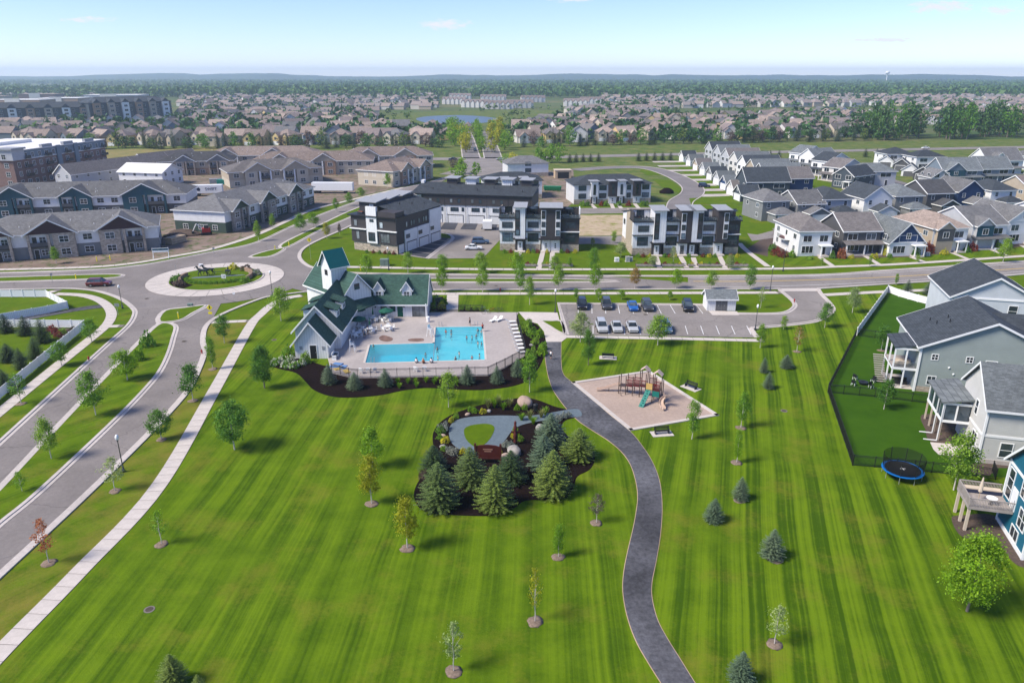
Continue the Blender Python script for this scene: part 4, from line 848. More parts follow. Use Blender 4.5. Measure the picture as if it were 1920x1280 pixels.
_tr = _t.n('BsdfTransparent'); _tr.inputs[0].default_value = (.80, .98, 1, 1); _mx = _t.n('MixShader'); _fr = _t.n('Fresnel'); _fr.inputs['IOR'].default_value = 1.33; _t.l(_t.b.inputs['Normal'].links[0].from_socket, _fr.inputs['Normal']); _t.l(_fr.outputs[0], _mx.inputs[0]); _df = _t.n('BsdfDiffuse'); _t.l(_t.ramp(_t.noise(.25, 3), [(.3, (.10, .60, .72)), (.7, (.22, .70, .80))]), _df.inputs[0]); _m2 = _t.n('MixShader'); _m2.inputs[0].default_value = .30; _t.l(_tr.outputs[0], _m2.inputs[1]); _t.l(_df.outputs[0], _m2.inputs[2]); _t.l(_m2.outputs[0], _mx.inputs[1]); _gl = _t.n('BsdfGlossy'); _gl.inputs['Roughness'].default_value = .05; _t.l(_t.b.inputs['Normal'].links[0].from_socket, _gl.inputs['Normal']); _t.l(_gl.outputs[0], _mx.inputs[2]); _t.l(_mx.outputs[0], _t.out.inputs[0])
sp = thing('swimming_pool', 'turquoise L shaped swimming pool sunk in the grey deck', 'pool', (0, 0, 0))
bs = MB(); n = len(pool)
bs.add([(p.x, p.y, .065) for p in pool]+[(p.x, p.y, -1.9) for p in pool], [(i, (i+1) % n, n+(i+1) % n, n+i) for i in range(n)])
bs.build('basin_wall', 'pool_tile', sp)
_t = NT('pool_tile_depth_tint').set(.4, .4); _t.base((.03, .50, .70)); mid = P(812, 678)  # tile coloured bluer to stand in for light the deeper water absorbs
sheet('basin_floor', [pool[0], pool[1], pool[2], mid, pool[5]], -1.1, 'pool_tile', None).parent = sp; sheet('basin_floor', [mid, pool[3], pool[4], pool[5]], -1.9, 'pool_tile_depth_tint', None).parent = sp
bs = MB(); bs.add([(*mid.xy, -1.1), (*pool[5].xy, -1.1), (*pool[5].xy, -1.9), (*mid.xy, -1.9)], [(0, 1, 2, 3)]); bs.build('basin_step', 'pool_tile_depth_tint', sp)
for k in range(4): a, b = pool[0].lerp(pool[1], .02), pool[0].lerp(pool[1], .98); MB().box(0, (b-a).length, -.35*(k+1), -.35*k-.02, -1.1, -.25-.2*k).build('pool_step', 'pool_tile', sp, (a.x, a.y, 0), math.atan2(b.y-a.y, b.x-a.x))
t = thing('lane_rope', 'float rope dividing the deep arm from the rest of the pool', 'rope', (0, 0, 0))
for k in range(26): a = mid.lerp(pool[5], (k+.5)/26); MB().tube((a.x, a.y-.1, .0), (a.x, a.y+.1, .0), .05, .05, 6).build('float', 'paint_navy' if k % 3 else 'plastic_white', t)
sheet('water', pool, -.02, 'pool_water', None).parent = sp
ar = sum(pool[i-1].x*pool[i].y-pool[i].x*pool[i-1].y for i in range(n)); pcw = pool if ar > 0 else pool[::-1]
for i in range(n):
    a, b = pcw[i], pcw[(i+1) % n]; d = (b-a).normalized(); nn = Vector((d.y, -d.x, 0)); m = MB(); m.prism([(p.x, p.y) for p in (a-d*0, b+d*0, b+nn*.35+d*.0, a+nn*.35)][::-1], .072, .10); m.build('coping', 'concrete', sp)
for x in (690, 700): pass
def ladder(px, py, rz):
    m = MB()
    for s in (-.25, .25): m.tube((s, -.3, .1), (s, -.3, .85), .025).tube((s, -.3, .85), (s, .3, .85), .025).tube((s, .3, .85), (s, .3, -.6), .025)
    p = P(px, py); m.build('ladder', 'steel', sp, (p.x, p.y, 0), rz)
ladder(699, 680, 0); ladder(826, 612, math.pi); ladder(893, 611, math.pi)
# fence of panels and posts
def fence_run(root, pts, step, h, panel_fn, post_mat, post=.05, ph_=None, closed=False):
    for i in range(len(pts)-1):
        a, b = pts[i], pts[i+1]; Ln = (b-a).length; k = max(1, round(Ln/step)); rz = math.atan2(b.y-a.y, b.x-a.x); w = Ln/k; w2 = round(w, 2)
        for j in range(k):
            p = a+(b-a)*(j/k); ob('panel', panel_fn(w2), root, (p.x, p.y, 0), rz, scale=(w/w2, 1, 1))
            ob('post', cached(('fpost', post, ph_ or h, post_mat), lambda: MB().box(-post, post, -post, post, 0, (ph_ or h)).box(-post*1.3, post*1.3, -post*1.3, post*1.3, (ph_ or h), (ph_ or h)+.05).mesh('post', post_mat)), root, (p.x, p.y, 0), rz)
    ob('post', cached(('fpost', post, ph_ or h, post_mat), lambda: None), root, tuple(pts[-1]))
def picket_panel(h, step=.125, bar=.012):
    def fn(w):
        def mk():
            m = MB(); m.box(0, w, -.02, .02, h-.06, h-.02).box(0, w, -.02, .02, h-.22, h-.18).box(0, w, -.02, .02, .1, .14); n = int(w/step)
            for i in range(1, n): m.box(w*i/n-bar, w*i/n+bar, -bar, bar, .08, h)
            return m.mesh('panel', 'black_metal')
        return cached(('pick', h, w, step), mk)
    return fn
pf = thing('pool_fence', 'black metal picket fence running round the pool deck', 'fence', (0, 0, 0))
fl = PL([(622, 699), (655, 707.5), (671, 709.5), (915, 704.5), (947, 689), (986, 668), (969, 600.5)]); fence_run(pf, fl, 2.0, 1.5, picket_panel(1.5), 'black_metal', .035)
pf2 = thing('pool_fence', 'black metal fence between the pool entry walk and deck', 'fence', (0, 0, 0))
fence_run(pf2, PL([(803, 586), (837, 585.5)]), 2.0, 1.5, picket_panel(1.5), 'black_metal', .035); fence_run(pf2, PL([(860, 585.5), (905, 585.5)]), 2.0, 1.5, picket_panel(1.5), 'black_metal', .035)
# deck furniture
def deckp(px, py): p = P(px, py); return (p.x, p.y, .07)
def mk_lounger():
    f = MB().box(-.3, .3, -.95, .25, .28, .33); f.hexa([(-.3, .25, .28), (.3, .25, .28), (.3, .25, .33), (-.3, .25, .33)], [(-.3, .85, .72), (.3, .85, .72), (.3, .85, .77), (-.3, .85, .77)])
    c = MB()
    for k in range(7): c.box(-.27, .27, -.92+k*.165, -.80+k*.165, .332, .35)
    lg = MB().box(-.025, .025, -.025, .025, 0, .29)
    return f.mesh('bed', 'plastic_white'), c.mesh('slats', 'plastic_white'), lg.mesh('leg', 'plastic_white')
LB, LS, LG = mk_lounger()
def lounger(px, py, rz, label):
    t = thing('sun_lounger', label, 'sun lounger', deckp(px, py), rz, 'white loungers on the pool deck'); ob('bed', LB, t); ob('slats', LS, t)
    for x in (-.26, .26):
        for y in (-.85, .2): ob('leg', LG, t, (x, y, 0))
for i in range(9):
    lounger(957+i*2.5, 606+i*7.2, R(100+i*.5), 'white sun lounger in the row by the right fence, %s from the back' % ordw(i+1))
for i, (x, y) in enumerate([(925, 603), (936, 602)]): lounger(x, y, R(-35), 'white lounger at the back gate of the deck, %s one' % ['left', 'right'][i])
def chair_mesh():
    m = MB().box(-.26, .26, -.26, .26, .4, .45).box(-.26, .26, .22, .27, .45, .9).box(-.28, -.24, -.26, .26, .6, .64).box(.24, .28, -.26, .26, .6, .64); lg = MB().box(-.025, .025, -.025, .025, 0, .42)
    return m.mesh('seat', 'plastic_white'), lg.mesh('leg', 'plastic_white')
CS, CL = chair_mesh()
def chair(loc, rz, label, group='white chairs around the pool tables', mat=None):
    t = thing('chair', label, 'chair', loc, rz, group); s = ob('seat', CS, t)
    if mat: setmat(s, mat)
    for x in (-.24, .24):
        for y in (-.22, .22): ob('leg', CL, t, (x, y, 0))
def patio_set(px, py, nm, umb=None, closed=False, nch=5):
    x, y, z = deckp(px, py)
    t = thing('patio_table', 'round white patio table %s' % nm, 'table', (x, y, z), 0, 'patio tables by the pool house')
    MB().lathe([(.02, .70), (.6, .70), (.62, .74), (.02, .74)], 16).build('table_top', 'plastic_white', t); MB().lathe([(.3, 0), (.28, .05), (.05, .1), (.05, .7)], 10).build('leg', 'plastic_white', t)
    for i in range(nch):
        a = 6.283*i/nch+.4; chair((x+math.cos(a)*.95, y+math.sin(a)*.95, z), a-math.pi/2, 'white plastic chair at the round table %s' % nm)
    if umb:
        u = thing('parasol', '%s green parasol over the table %s' % ('closed' if closed else 'open', nm), 'parasol', (x, y, z)); MB().tube((0, 0, 0), (0, 0, 2.6), .03, .03, 6).build('pole', 'trim_white', u)
        if closed: MB().lathe([(.05, 1.2), (.16, 1.35), (.12, 1.9), (.04, 2.6)], 8).build('canopy', 'canvas_green', u)
        else:
            m = MB(); k = 8; rim = [(1.35*math.cos(6.283*i/k), 1.35*math.sin(6.283*i/k), 2.05) for i in range(k)]; rim2 = [(p[0], p[1], 1.88) for p in rim]
            m.add([(0, 0, 2.6)]+rim+rim2, [(0, i+1, (i+1) % k+1) for i in range(k)]+[(i+1, k+i+1, k+(i+1) % k+1, (i+1) % k+1) for i in range(k)]); m.build('canopy', 'canvas_green', u)
            for i in range(k): MB().tube((0, 0, 2.1), (rim[i][0]*.97, rim[i][1]*.97, 2.04), .012, .012, 4).build('rib', 'steel', u)
patio_set(673, 600, 'in the corner of the pool house', True); patio_set(673, 619, 'nearest the long green roof', True); patio_set(700, 603, 'behind the middle parasol', True, True); patio_set(725, 603, 'below the green door', True); patio_set(694, 623, 'with the closed parasol', True, True); patio_set(727, 619, 'furthest towards the pool'); patio_set(672, 631, 'close to the black bin', None, nch=6)
def guard_chair(px, py, rz, label):
    t = thing('lifeguard_chair', label, 'lifeguard chair', deckp(px, py), rz, 'white lifeguard chairs'); MB().box(-.35, .35, -.3, .3, 1.3, 1.36).box(-.35, .35, .26, .3, 1.36, 2.1).box(-.37, -.32, -.3, .3, 1.55, 1.6).box(.32, .37, -.3, .3, 1.55, 1.6).build('seat', 'plastic_white', t)
    for x in (-.38, .38):
        for y in (-.45, .4): MB().tube((x*1.2, y*1.15, 0), (x*.9, y*.7, 1.32), .045, .04, 4).build('leg', 'plastic_white', t)
    for z in (.35, .7, 1.05): MB().box(-.4, .4, -.48, -.4, z, z+.06).build('rung', 'plastic_white', t)
guard_chair(661, 660, R(90), 'tall white lifeguard chair left of the pool'); guard_chair(807, 631, R(60), 'tall white lifeguard chair in the inner corner of the pool')
t = thing('towel_bench', 'large white wooden bench by the end wall of the pool house', 'bench', deckp(629, 672), R(90)); MB().box(-.9, .9, -.35, .35, .42, .5).build('seat', 'plastic_white', t); MB().box(-.9, .9, .3, .38, .5, 1.05).build('backrest', 'plastic_white', t)
for x in (-.85, .85):
    MB().box(x-.05, x+.05, -.35, .38, 0, .75).build('arm', 'plastic_white', t)
MB().box(-.8, .8, -.28, .28, .5, .58).build('cushion', 'cushion_navy', t)
def bin_(px, py, label, mat='black_metal', z=.07):
    p = P(px, py); t = thing('litter_bin', label, 'bin', (p.x, p.y, z)); MB().lathe([(.26, 0), (.3, .05), (.32, .85), (.30, .88)], 12).build('body', mat, t); MB().lathe([(.33, .88), (.33, .94), (.2, 1.04), (.05, 1.07)], 12).build('lid', mat, t)
bin_(633, 652, 'black bin beside the pool house wall'); bin_(803, 604, 'pale bin by the porch of the pool house', 'plastic_white'); bin_(1004, 771, 'black litter bin on the gravel walk by the big boulder')
# bikes by the back gate
def bicycle(px, py, rz, label, mat):
    p = P(px, py); t = thing('bicycle', label, 'bicycle', (p.x, p.y, .05), rz, 'bicycles parked by the pool gate')
    for x in (-.52, .52):
        m = MB(); k = 14
        for i in range(k): a, b = 6.283*i/k, 6.283*(i+1)/k; m.tube((x+.33*math.cos(a), 0, .34+.33*math.sin(a)), (x+.33*math.cos(b), 0, .34+.33*math.sin(b)), .022, .022, 4, False)
        for i in range(6): a = 6.283*i/6; m.tube((x, 0, .34), (x+.33*math.cos(a), 0, .34+.33*math.sin(a)), .005, .005, 3, False)
        m.build('wheel', 'rubber', t)
    MB().tube((-.52, 0, .34), (-.1, 0, .34), .02).tube((-.1, 0, .34), (-.2, 0, .85), .02).tube((-.18, 0, .78), (.38, 0, .8), .02).tube((-.1, 0, .34), (.38, 0, .78), .02).tube((.52, 0, .34), (.36, 0, .95), .02).tube((-.52, 0, .34), (-.18, 0, .78), .015).build('frame', mat, t)
    MB().box(-.32, -.08, -.06, .06, .86, .92).build('saddle', 'rubber', t); MB().tube((.36, -.28, .98), (.36, .28, .98), .018).build('handlebar', 'rubber', t)
for i, (x, y, r_, mt) in enumerate([(912, 589, .2, 'paint_silver'), (922, 586, .5, 'red_paint'), (930, 585, .3, 'paint_navy'), (938, 586, .6, 'paint_charcoal'), (905, 583, .1, 'paint_steelblue')]): bicycle(x, y, r_, '%s bicycle parked by the pool gate, %s from the left' % (['silver', 'red', 'navy', 'charcoal', 'blue'][i], ordw([2, 3, 4, 5, 1][i])), mt)
# ------------------------------------------------------------------ people
def skin_body(key, joints, bones, rad):
    def mk():
        me = bpy.data.meshes.new('body'); names = list(joints); me.from_pydata([joints[k] for k in names], [(names.index(a), names.index(b)) for a, b in bones], [])
        o = bpy.data.objects.new('body_tmp', me); COL.objects.link(o); md = o.modifiers.new('s', 'SKIN'); md.use_smooth_shade = True
        for i, k in enumerate(names): me.skin_vertices[0].data[i].radius = (rad[k], rad[k]*.85)
        me.skin_vertices[0].data[names.index('pelvis')].use_root = True
        sb = o.modifiers.new('u', 'SUBSURF'); sb.levels = 1; sb.render_levels = 1
        dg = bpy.context.evaluated_depsgraph_get(); r = bpy.data.meshes.new_from_object(o.evaluated_get(dg)); bpy.data.objects.remove(o); r.name = 'body'
        if not r.materials: r.materials.append(MAT['skin'])
        else: r.materials[0] = MAT['skin']
        return r
    return cached(('body', key), mk)
BON = [('pelvis', 'chest'), ('chest', 'neck'), ('neck', 'head'), ('head', 'crown')]
for s_ in 'lr': BON += [('chest', 'sh'+s_), ('sh'+s_, 'el'+s_), ('el'+s_, 'wr'+s_), ('wr'+s_, 'ha'+s_), ('pelvis', 'hip'+s_), ('hip'+s_, 'kn'+s_), ('kn'+s_, 'an'+s_), ('an'+s_, 'to'+s_)]
RAD = dict(pelvis=.13, chest=.14, neck=.055, head=.095, crown=.085)
for s_ in 'lr': RAD.update({'sh'+s_: .06, 'el'+s_: .045, 'wr'+s_: .032, 'ha'+s_: .038, 'hip'+s_: .09, 'kn'+s_: .06, 'an'+s_: .04, 'to'+s_: .035})
def pose(kind):
    j = dict(pelvis=(0, 0, .92), chest=(0, 0, 1.28), neck=(0, 0, 1.46), head=(0, -.02, 1.58), crown=(0, 0, 1.68))
    for s_, g in (('l', 1), ('r', -1)): j.update({'sh'+s_: (.19*g, 0, 1.38), 'el'+s_: (.24*g, -.03*g, 1.10), 'wr'+s_: (.25*g, -.12*g, .87), 'ha'+s_: (.25*g, -.15*g, .78), 'hip'+s_: (.10*g, 0, .86), 'kn'+s_: (.11*g, -.14*g, .48), 'an'+s_: (.11*g, .10*g if g < 0 else -.10, .08), 'to'+s_: (.12*g, (.10*g if g < 0 else -.10)-.16, .035)})
    if kind == 'sit':
        for k in ('pelvis', 'chest', 'neck', 'head', 'crown'): x, y, z = j[k]; j[k] = (x, y+(z-.92)*.18, z-.78)
        for s_, g in (('l', 1), ('r', -1)): j.update({'sh'+s_: (.19*g, .09, .60), 'el'+s_: (.25*g, .14, .34), 'wr'+s_: (.22*g, .0, .20), 'ha'+s_: (.2*g, -.06, .16), 'hip'+s_: (.10*g, -.04, .12), 'kn'+s_: (.13*g, -.46, .16), 'an'+s_: (.13*g, -.52, -.24), 'to'+s_: (.13*g, -.66, -.3)})
    return j
def person(label, loc, rz, kind='stand', hair='hair_dark', top=None, bottom=None, h=1.0, group=None):
    t = thing('person', label, 'person', loc, rz, group); j = pose('sit' if kind == 'sit' else 'stand'); ob('body', skin_body(kind if kind == 'sit' else 'stand', j, BON, RAD), t, scale=h)
    hd = Vector(j['head'])*h; m = MB(); m.blob((hd.x, hd.y+.02*h, hd.z+.05*h), (.105*h, .115*h, .12*h), 3, 8, 6, .04); m.build('hair', hair, t, smooth=True)
    MB().box(-.02*h, .02*h, -.13*h, -.09*h, -.05*h, .0).build('nose', 'skin', t, tuple(hd))
    pe, ch = Vector(j['pelvis'])*h, Vector(j['chest'])*h
    if top: m = MB(); m.tube(pe+(ch-pe)*.1, ch+Vector((0, 0, .12*h)), .155*h, .175*h, 10); m.build('shirt', top, t, smooth=True)
    if bottom:
        m = MB(); m.tube(pe-Vector((0, 0, .10*h)), pe+Vector((0, 0, .10*h)), .155*h, .15*h, 10)
        for s_ in 'lr': a, b = Vector(j['hip'+s_])*h, Vector(j['kn'+s_])*h; m.tube(a, a.lerp(b, .75), .105*h, .09*h, 8)
        m.build('shorts', bottom, t, smooth=True)
    return t
person('person in a light top and dark shorts walking on the path', P(1033, 674), R(160), 'stand', top='plastic_white', bottom='cushion_navy', h=.92)
for i, (x, y, sw, hr, tp) in enumerate([(781, 681, R(180), 'hair_dark', 'plastic_white'), (794, 682, R(175), 'play_yellow', 'leaf_orange'), (809, 681, R(190), 'hair_dark', 'plastic_white')]):
    p = P(x, y); person(['person in white sitting on the pool edge, left of three', 'person in orange sitting on the pool edge, middle of three', 'person in white sitting on the pool edge, right of three'][i], (p.x, p.y, .09), sw, 'sit', hr, tp, 'cushion_navy')
sw_px = [(798, 664, 'nearest the three sitting on the edge'), (821, 671, 'just right of the shallow corner'), (820, 655, 'close to the middle of the pool'), (836, 622, 'near the back ladder on the left'), (846, 627, 'second near the back wall'), (846, 621, 'against the back wall'), (861, 663, 'alone in the middle right'), (854, 673, 'near the front coping'), (875, 632, 'floating left of the group of three'), (885, 632, 'in the middle of the group of three'), (893, 630, 'at the right of the group of three'), (896, 644, 'by the right wall'), (903, 644, 'touching the right wall'), (885, 670, 'near the front right corner'), (899, 667, 'in the front right corner'), (896, 620, 'in the back right corner'), (902, 622, 'climbing at the back right corner'), (700, 649, 'at the left end of the long arm')]
for i, (x, y, w_) in enumerate(sw_px):
    p = P(x, y); person('swimmer '+w_, (p.x, p.y, -1.1), i*1.9, 'stand', ['hair_dark', 'bark', 'hair_dark'][i % 3], ['paint_navy', None, 'cushion_navy', 'red_paint', None][i % 5], 'paint_navy', h=.82+.03*(i % 4), group='swimmers in the pool')
for i, (x, y, w_, tp) in enumerate([(905, 622, 'in red standing behind the right pool corner', 'red_paint'), (881, 611, 'standing at the back edge of the pool', 'paint_navy'), (690, 628, 'in white by the patio tables', 'plastic_white'), (684, 634, 'in blue between the patio chairs', 'paint_steelblue')]):
    x_, y_, z_ = deckp(x, y); person('person '+w_, (x_, y_, z_), i*1.3, 'stand', 'hair_dark', tp, 'cushion_navy', h=.9)
# plants round the pool house
for i, (x, y) in enumerate([(517, 684), (530, 679), (546, 678), (565, 684), (552, 690), (536, 688)]): bush('hydrangea', 'white flowering shrub by the pool house gable, %s from the left' % ordw(i+1), P(x, y), 1.5, 1.0, 'leaf_green', i, 'white flowering shrubs', bloom='bloom_white')
bush('round_shrub', 'rounded green shrub at the pool house gable corner', P(573, 680), 1.9, 1.7, 'leaf_light', 2); bush('round_shrub', 'dark shrub on the left side of the pool house', P(542, 665), 2.2, 1.6, 'leaf_green', 1); 
for i, (x, y) in enumerate([(746, 719), (749, 728), (765, 719), (779, 719), (781, 726), (799, 717), (814, 720), (817, 716), (853, 716), (856, 722)]): tuft('ornamental_grass', 'yellow green grass clump in the pool fence bed, %s from the left' % ordw(i+1), P(x, y), .8, 1.0, 'leaf_lime', i, 'grass clumps in the pool fence bed')
for i, (x, y, w, h) in enumerate([(985, 622, 2.2, 1.7), (1000, 631, 2.0, 1.5), (1011, 632, 1.7, 1.4), (1004, 645, 1.5, 1.2), (1018, 655, 1.6, 1.3), (1015, 665, 2.0, 1.4), (996, 672, 2.0, 1.6), (990, 612, 1.8, 1.4), (978, 690, 1.8, 1.5), (1000, 655, .9, .7)]): bush('bed_shrub', 'rounded green shrub in the bed beside the plaza, %s from the back' % ordw(i+1), P(x, y), w, h, ['leaf_light', 'leaf_green', 'leaf_lime'][i % 3], i, 'shrubs in the bed beside the plaza')
sheet('entry_bed', PL([(806, 583), (806, 561), (830, 556), (838, 570), (837, 584)]), .03, 'mulch'); sheet('entry_bed', PL([(861, 584), (863, 575), (900, 577), (915, 584)]), .03, 'mulch')
for i, (x, y, mt) in enumerate([(812, 578, 'leaf_green'), (822, 568, 'shrub_silver'), (828, 578, 'leaf_gold'), (815, 566, 'leaf_green'), (832, 571, 'leaf_green'), (866, 580, 'leaf_lime'), (878, 581, 'leaf_light'), (891, 581, 'leaf_lime'), (903, 582, 'leaf_light')]): bush('entry_shrub', '%s shrub by the pool entry walk, %s from the left' % (['green', 'silver', 'yellow', 'dark', 'leafy', 'lime', 'light', 'lime', 'light'][i], ordw(i+1)), P(x, y), 1.7 if i < 5 else 1.1, 1.3 if i < 5 else .7, mt, i, 'shrubs by the pool entry')

for x, y, l in [(280, 1142, 'dark manhole ring on the west lawn near the bottom edge'), (1470, 770, 'pale manhole ring on the east lawn near the fence corner'), (514, 637, 'small manhole on the lawn left of the pool house'), (345, 640, 'round manhole cover on the lower road'), (275, 560, 'round manhole cover west of the roundabout'), (1210, 590, 'round manhole cover in the car park'), (930, 536, 'round manhole cover on the divided street')]:
    p = P(x, y); t = thing('manhole_cover', l, 'manhole cover', (p.x, p.y, .035 if y < 650 and x != 514 else -.01)); MB().lathe([(.42, 0), (.45, .03), (.33, .035)], 16).build('ring', 'joint', t); MB().lathe([(.32, .036), (.3, .042), (.05, .042)], 16).build('lid', 'bark_dark', t)

for i, (x, y) in enumerate([(678, 700), (690, 699), (703, 699), (780, 697), (796, 696)]): chair(deckp(x, y), R(180+20*(i % 3-1)), 'white plastic chair along the front pool fence, %s from the left' % ordw(i+1), 'white chairs along the front pool fence')
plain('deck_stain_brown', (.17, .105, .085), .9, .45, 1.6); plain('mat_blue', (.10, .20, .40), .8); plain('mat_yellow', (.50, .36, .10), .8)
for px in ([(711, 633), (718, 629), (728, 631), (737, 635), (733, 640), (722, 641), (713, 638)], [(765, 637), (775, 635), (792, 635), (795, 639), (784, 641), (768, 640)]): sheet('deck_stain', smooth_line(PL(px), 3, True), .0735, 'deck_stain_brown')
for i, (x, y) in enumerate([(628, 688), (636, 692), (644, 689), (650, 697), (634, 683)]): x_, y_, z_ = deckp(x, y); t = thing('pool_mat', '%s foam mat stored behind the fence corner, %s from the left' % (['blue', 'yellow'][i % 2], ordw([1, 3, 4, 5, 2][i])), 'mat', (x_, y_, z_), i*.7, 'foam mats behind the fence corner'); MB().box(-.75, .75, -.4, .4, 0, .07).build('pad', ['mat_blue', 'mat_yellow'][i % 2], t); MB().box(-.75, -.5, -.36, .36, .07, .13).build('headrest', ['mat_blue', 'mat_yellow'][i % 2], t)
sheet('yard_bed', smooth_line(PL([(88, 617), (100, 615), (140, 617), (150, 622), (128, 636), (112, 634), (98, 626)]), 3, True), .02, 'mulch_brown')
for i, (x, y, mt) in enumerate([(96, 619, 'leaf_red'), (104, 624, 'leaf_red'), (118, 625, 'leaf_light'), (136, 622, 'leaf_purple'), (110, 631, 'leaf_red')]): bush('yard_shrub', '%s shrub inside the white fence corner, %s from the left' % (['red', 'dark red', 'green', 'brown', 'low red'][i], ordw([1, 2, 4, 5, 3][i])), P(x, y), 1.5, .9, mt, i, 'shrubs inside the white fence corner')
# ------------------------------------------------------------------ stone garden
def boulder(label, px, py, r, mat, seed):
    p = P(px, py); t = thing('boulder', label, 'boulder', (p.x, p.y, 0), seed); m = MB(); m.blob((0, 0, r[2]*.55), r, seed, 14, 9, .07); o = m.build('rock', mat, t, smooth=True); b = o.modifiers.new('s', 'SUBSURF'); b.levels = b.render_levels = 1
boulder('huge pinkish boulder at the top of the stone garden', 984, 760, (1.35, 1.0, .85), 'boulder_pink', 2); boulder('large grey boulder behind the dark spruce', 964, 850, (1.2, .85, .6), 'boulder_grey', 5); boulder('pink slab boulder right of the maroon sign', 950, 862, (1.0, .8, .5), 'boulder_pink', 8)
boulder('pale boulder behind the tall blue spruce', 1012, 805, (.6, .5, .5), 'boulder_grey', 4)
for i, (x, y, w) in enumerate([(877, 778, 'pink'), (917, 772, 'grey'), (831, 818, 'pale'), (830, 838, 'white'), (553, 688, 'tan'), (996, 648, 'pinkish')]): boulder('small %s stone %s' % (w, ['on the upper rim of the gravel loop', 'at the top of the gravel loop', 'on the left rim of the gravel loop', 'low on the left rim of the gravel loop', 'among the white flowering shrubs', 'in the bed beside the plaza'][i]), x, y, (.42, .3, .22), 'boulder_pink' if i % 2 == 0 else 'boulder_grey', 10+i)
k = 0
for x, y, w, h, mt, nm in [(832, 806, 1.6, 1.0, 'shrub_silver', 'silver'), (826, 811, 1.2, .9, 'leaf_green', 'green'), (846, 791, .8, .7, 'leaf_gold', 'golden'), (855, 784, .9, .7, 'leaf_light', 'light'), (835, 829, 1.2, .8, 'leaf_gold', 'golden'), (824, 822, .9, .6, 'leaf_green', 'green'), (832, 844, .8, .6, 'leaf_lime', 'lime'), (850, 851, 1.4, .8, 'shrub_silver', 'silver'), (843, 846, 1.0, .7, 'shrub_silver', 'silver'), (868, 849, 1.0, .7, 'leaf_gold', 'golden'), (890, 773, 1.0, .7, 'leaf_lime', 'lime'), (905, 774, 1.0, .7, 'leaf_gold', 'golden'), (882, 770, .9, .6, 'leaf_green', 'green'), (958, 838, 1.5, .7, 'shrub_silver', 'silver'), (948, 836, 1.2, .6, 'shrub_silver', 'silver'), (976, 826, .8, .8, 'leaf_light', 'light'), (966, 815, .9, .9, 'leaf_lime', 'lime'), (962, 820, .7, .8, 'leaf_gold', 'golden'), (1047, 787, 1.1, .8, 'shrub_silver', 'silver'), (1058, 782, 1.0, .7, 'shrub_silver', 'silver'), (1066, 780, .8, .6, 'shrub_silver', 'silver'), (970, 768, .9, .8, 'leaf_lime', 'lime'), (984, 767, .9, .8, 'leaf_lime', 'lime'), (936, 851, .9, .6, 'leaf_gold', 'golden'), (795, 895, 1.2, .9, 'leaf_purple', 'brown')]:
    bush('garden_shrub', '%s shrub rimming the gravel loop, %s in the ring' % (nm, ordw(k+1)), P(x, y), w, h, mt, k, 'low shrubs of the stone garden'); k += 1
for i, (x, y, h) in enumerate([(915, 765, 1.5), (927, 764, 1.5), (934, 762, 1.8), (944, 768, 1.2), (956, 762, 1.3), (978, 788, 1.1), (993, 786, 1.4), (1000, 795, 1.1), (1015, 783, 1.3), (1022, 778, 1.3)]): tuft('ornamental_grass', 'feathery grass clump beside the gravel walk, %s from the left' % ordw(i+1), P(x, y), 1.0, h, ['grass_plume', 'leaf_lime'][i % 2], i, 'grass clumps beside the gravel walk')
def text_mesh(body, size, ext=.02):
    c = bpy.data.curves.new('lettering', 'FONT'); c.body = body; c.size = size; c.extrude = ext; c.align_x = 'CENTER'; c.align_y = 'CENTER'
    o = bpy.data.objects.new('tmp', c); COL.objects.link(o); dg = bpy.context.evaluated_depsgraph_get(); m = bpy.data.meshes.new_from_object(o.evaluated_get(dg)); bpy.data.objects.remove(o); m.materials.clear(); return m
def letters(body, size, mat, parent, loc, rz=0.0, ext=.02, name='lettering'):
    me = text_mesh(body, size, ext); me.materials.append(MAT[mat]); return ob(name, me, parent, loc, rot=(math.pi/2, 0, rz))
p = P(915, 868); t = thing('garden_sign', 'maroon wooden sign board with arched top facing the gravel loop', 'sign', (p.x, p.y, 0), R(-4))
m = MB(); m.prism([(-1.4, 0), (1.4, 0), (1.4, 1.35), (.9, 1.5), (0, 1.58), (-.9, 1.5), (-1.4, 1.35)], -.06, .06)
o = m.build('board', 'sign_maroon', t); o.rotation_euler = (math.pi/2, 0, 0); o.location = (0, 0, .8)
for x in (-1.45, 1.45): MB().box(x-.11, x+.11, -.12, .12, 0, 2.5).build('post', 'sign_maroon', t)
MB().box(-1.4, 1.4, -.1, .1, .62, .76).build('rail', 'sign_maroon', t)
for z, w in ((1.75, .55), (1.5, .4)): MB().box(-w, w, -.085, -.065, z, z+.13).build('raised_line', 'sign_letters', t)
p = P(966, 833); t = thing('totem_post', 'tall dark red carved post standing in the stone garden', 'post', (p.x, p.y, 0)); m = MB()
m.lathe([(.2, 0), (.22, .5), (.16, .6), (.22, 1.0), (.24, 1.5), (.15, 1.6), (.2, 1.9), (.22, 2.4), (.14, 2.5), (.16, 3.0), (.05, 3.15)], 10); m.build('shaft', 'sign_maroon', t, smooth=True); MB().box(-.5, .5, -.07, .07, 1.55, 1.8).build('wing', 'sign_maroon', t)
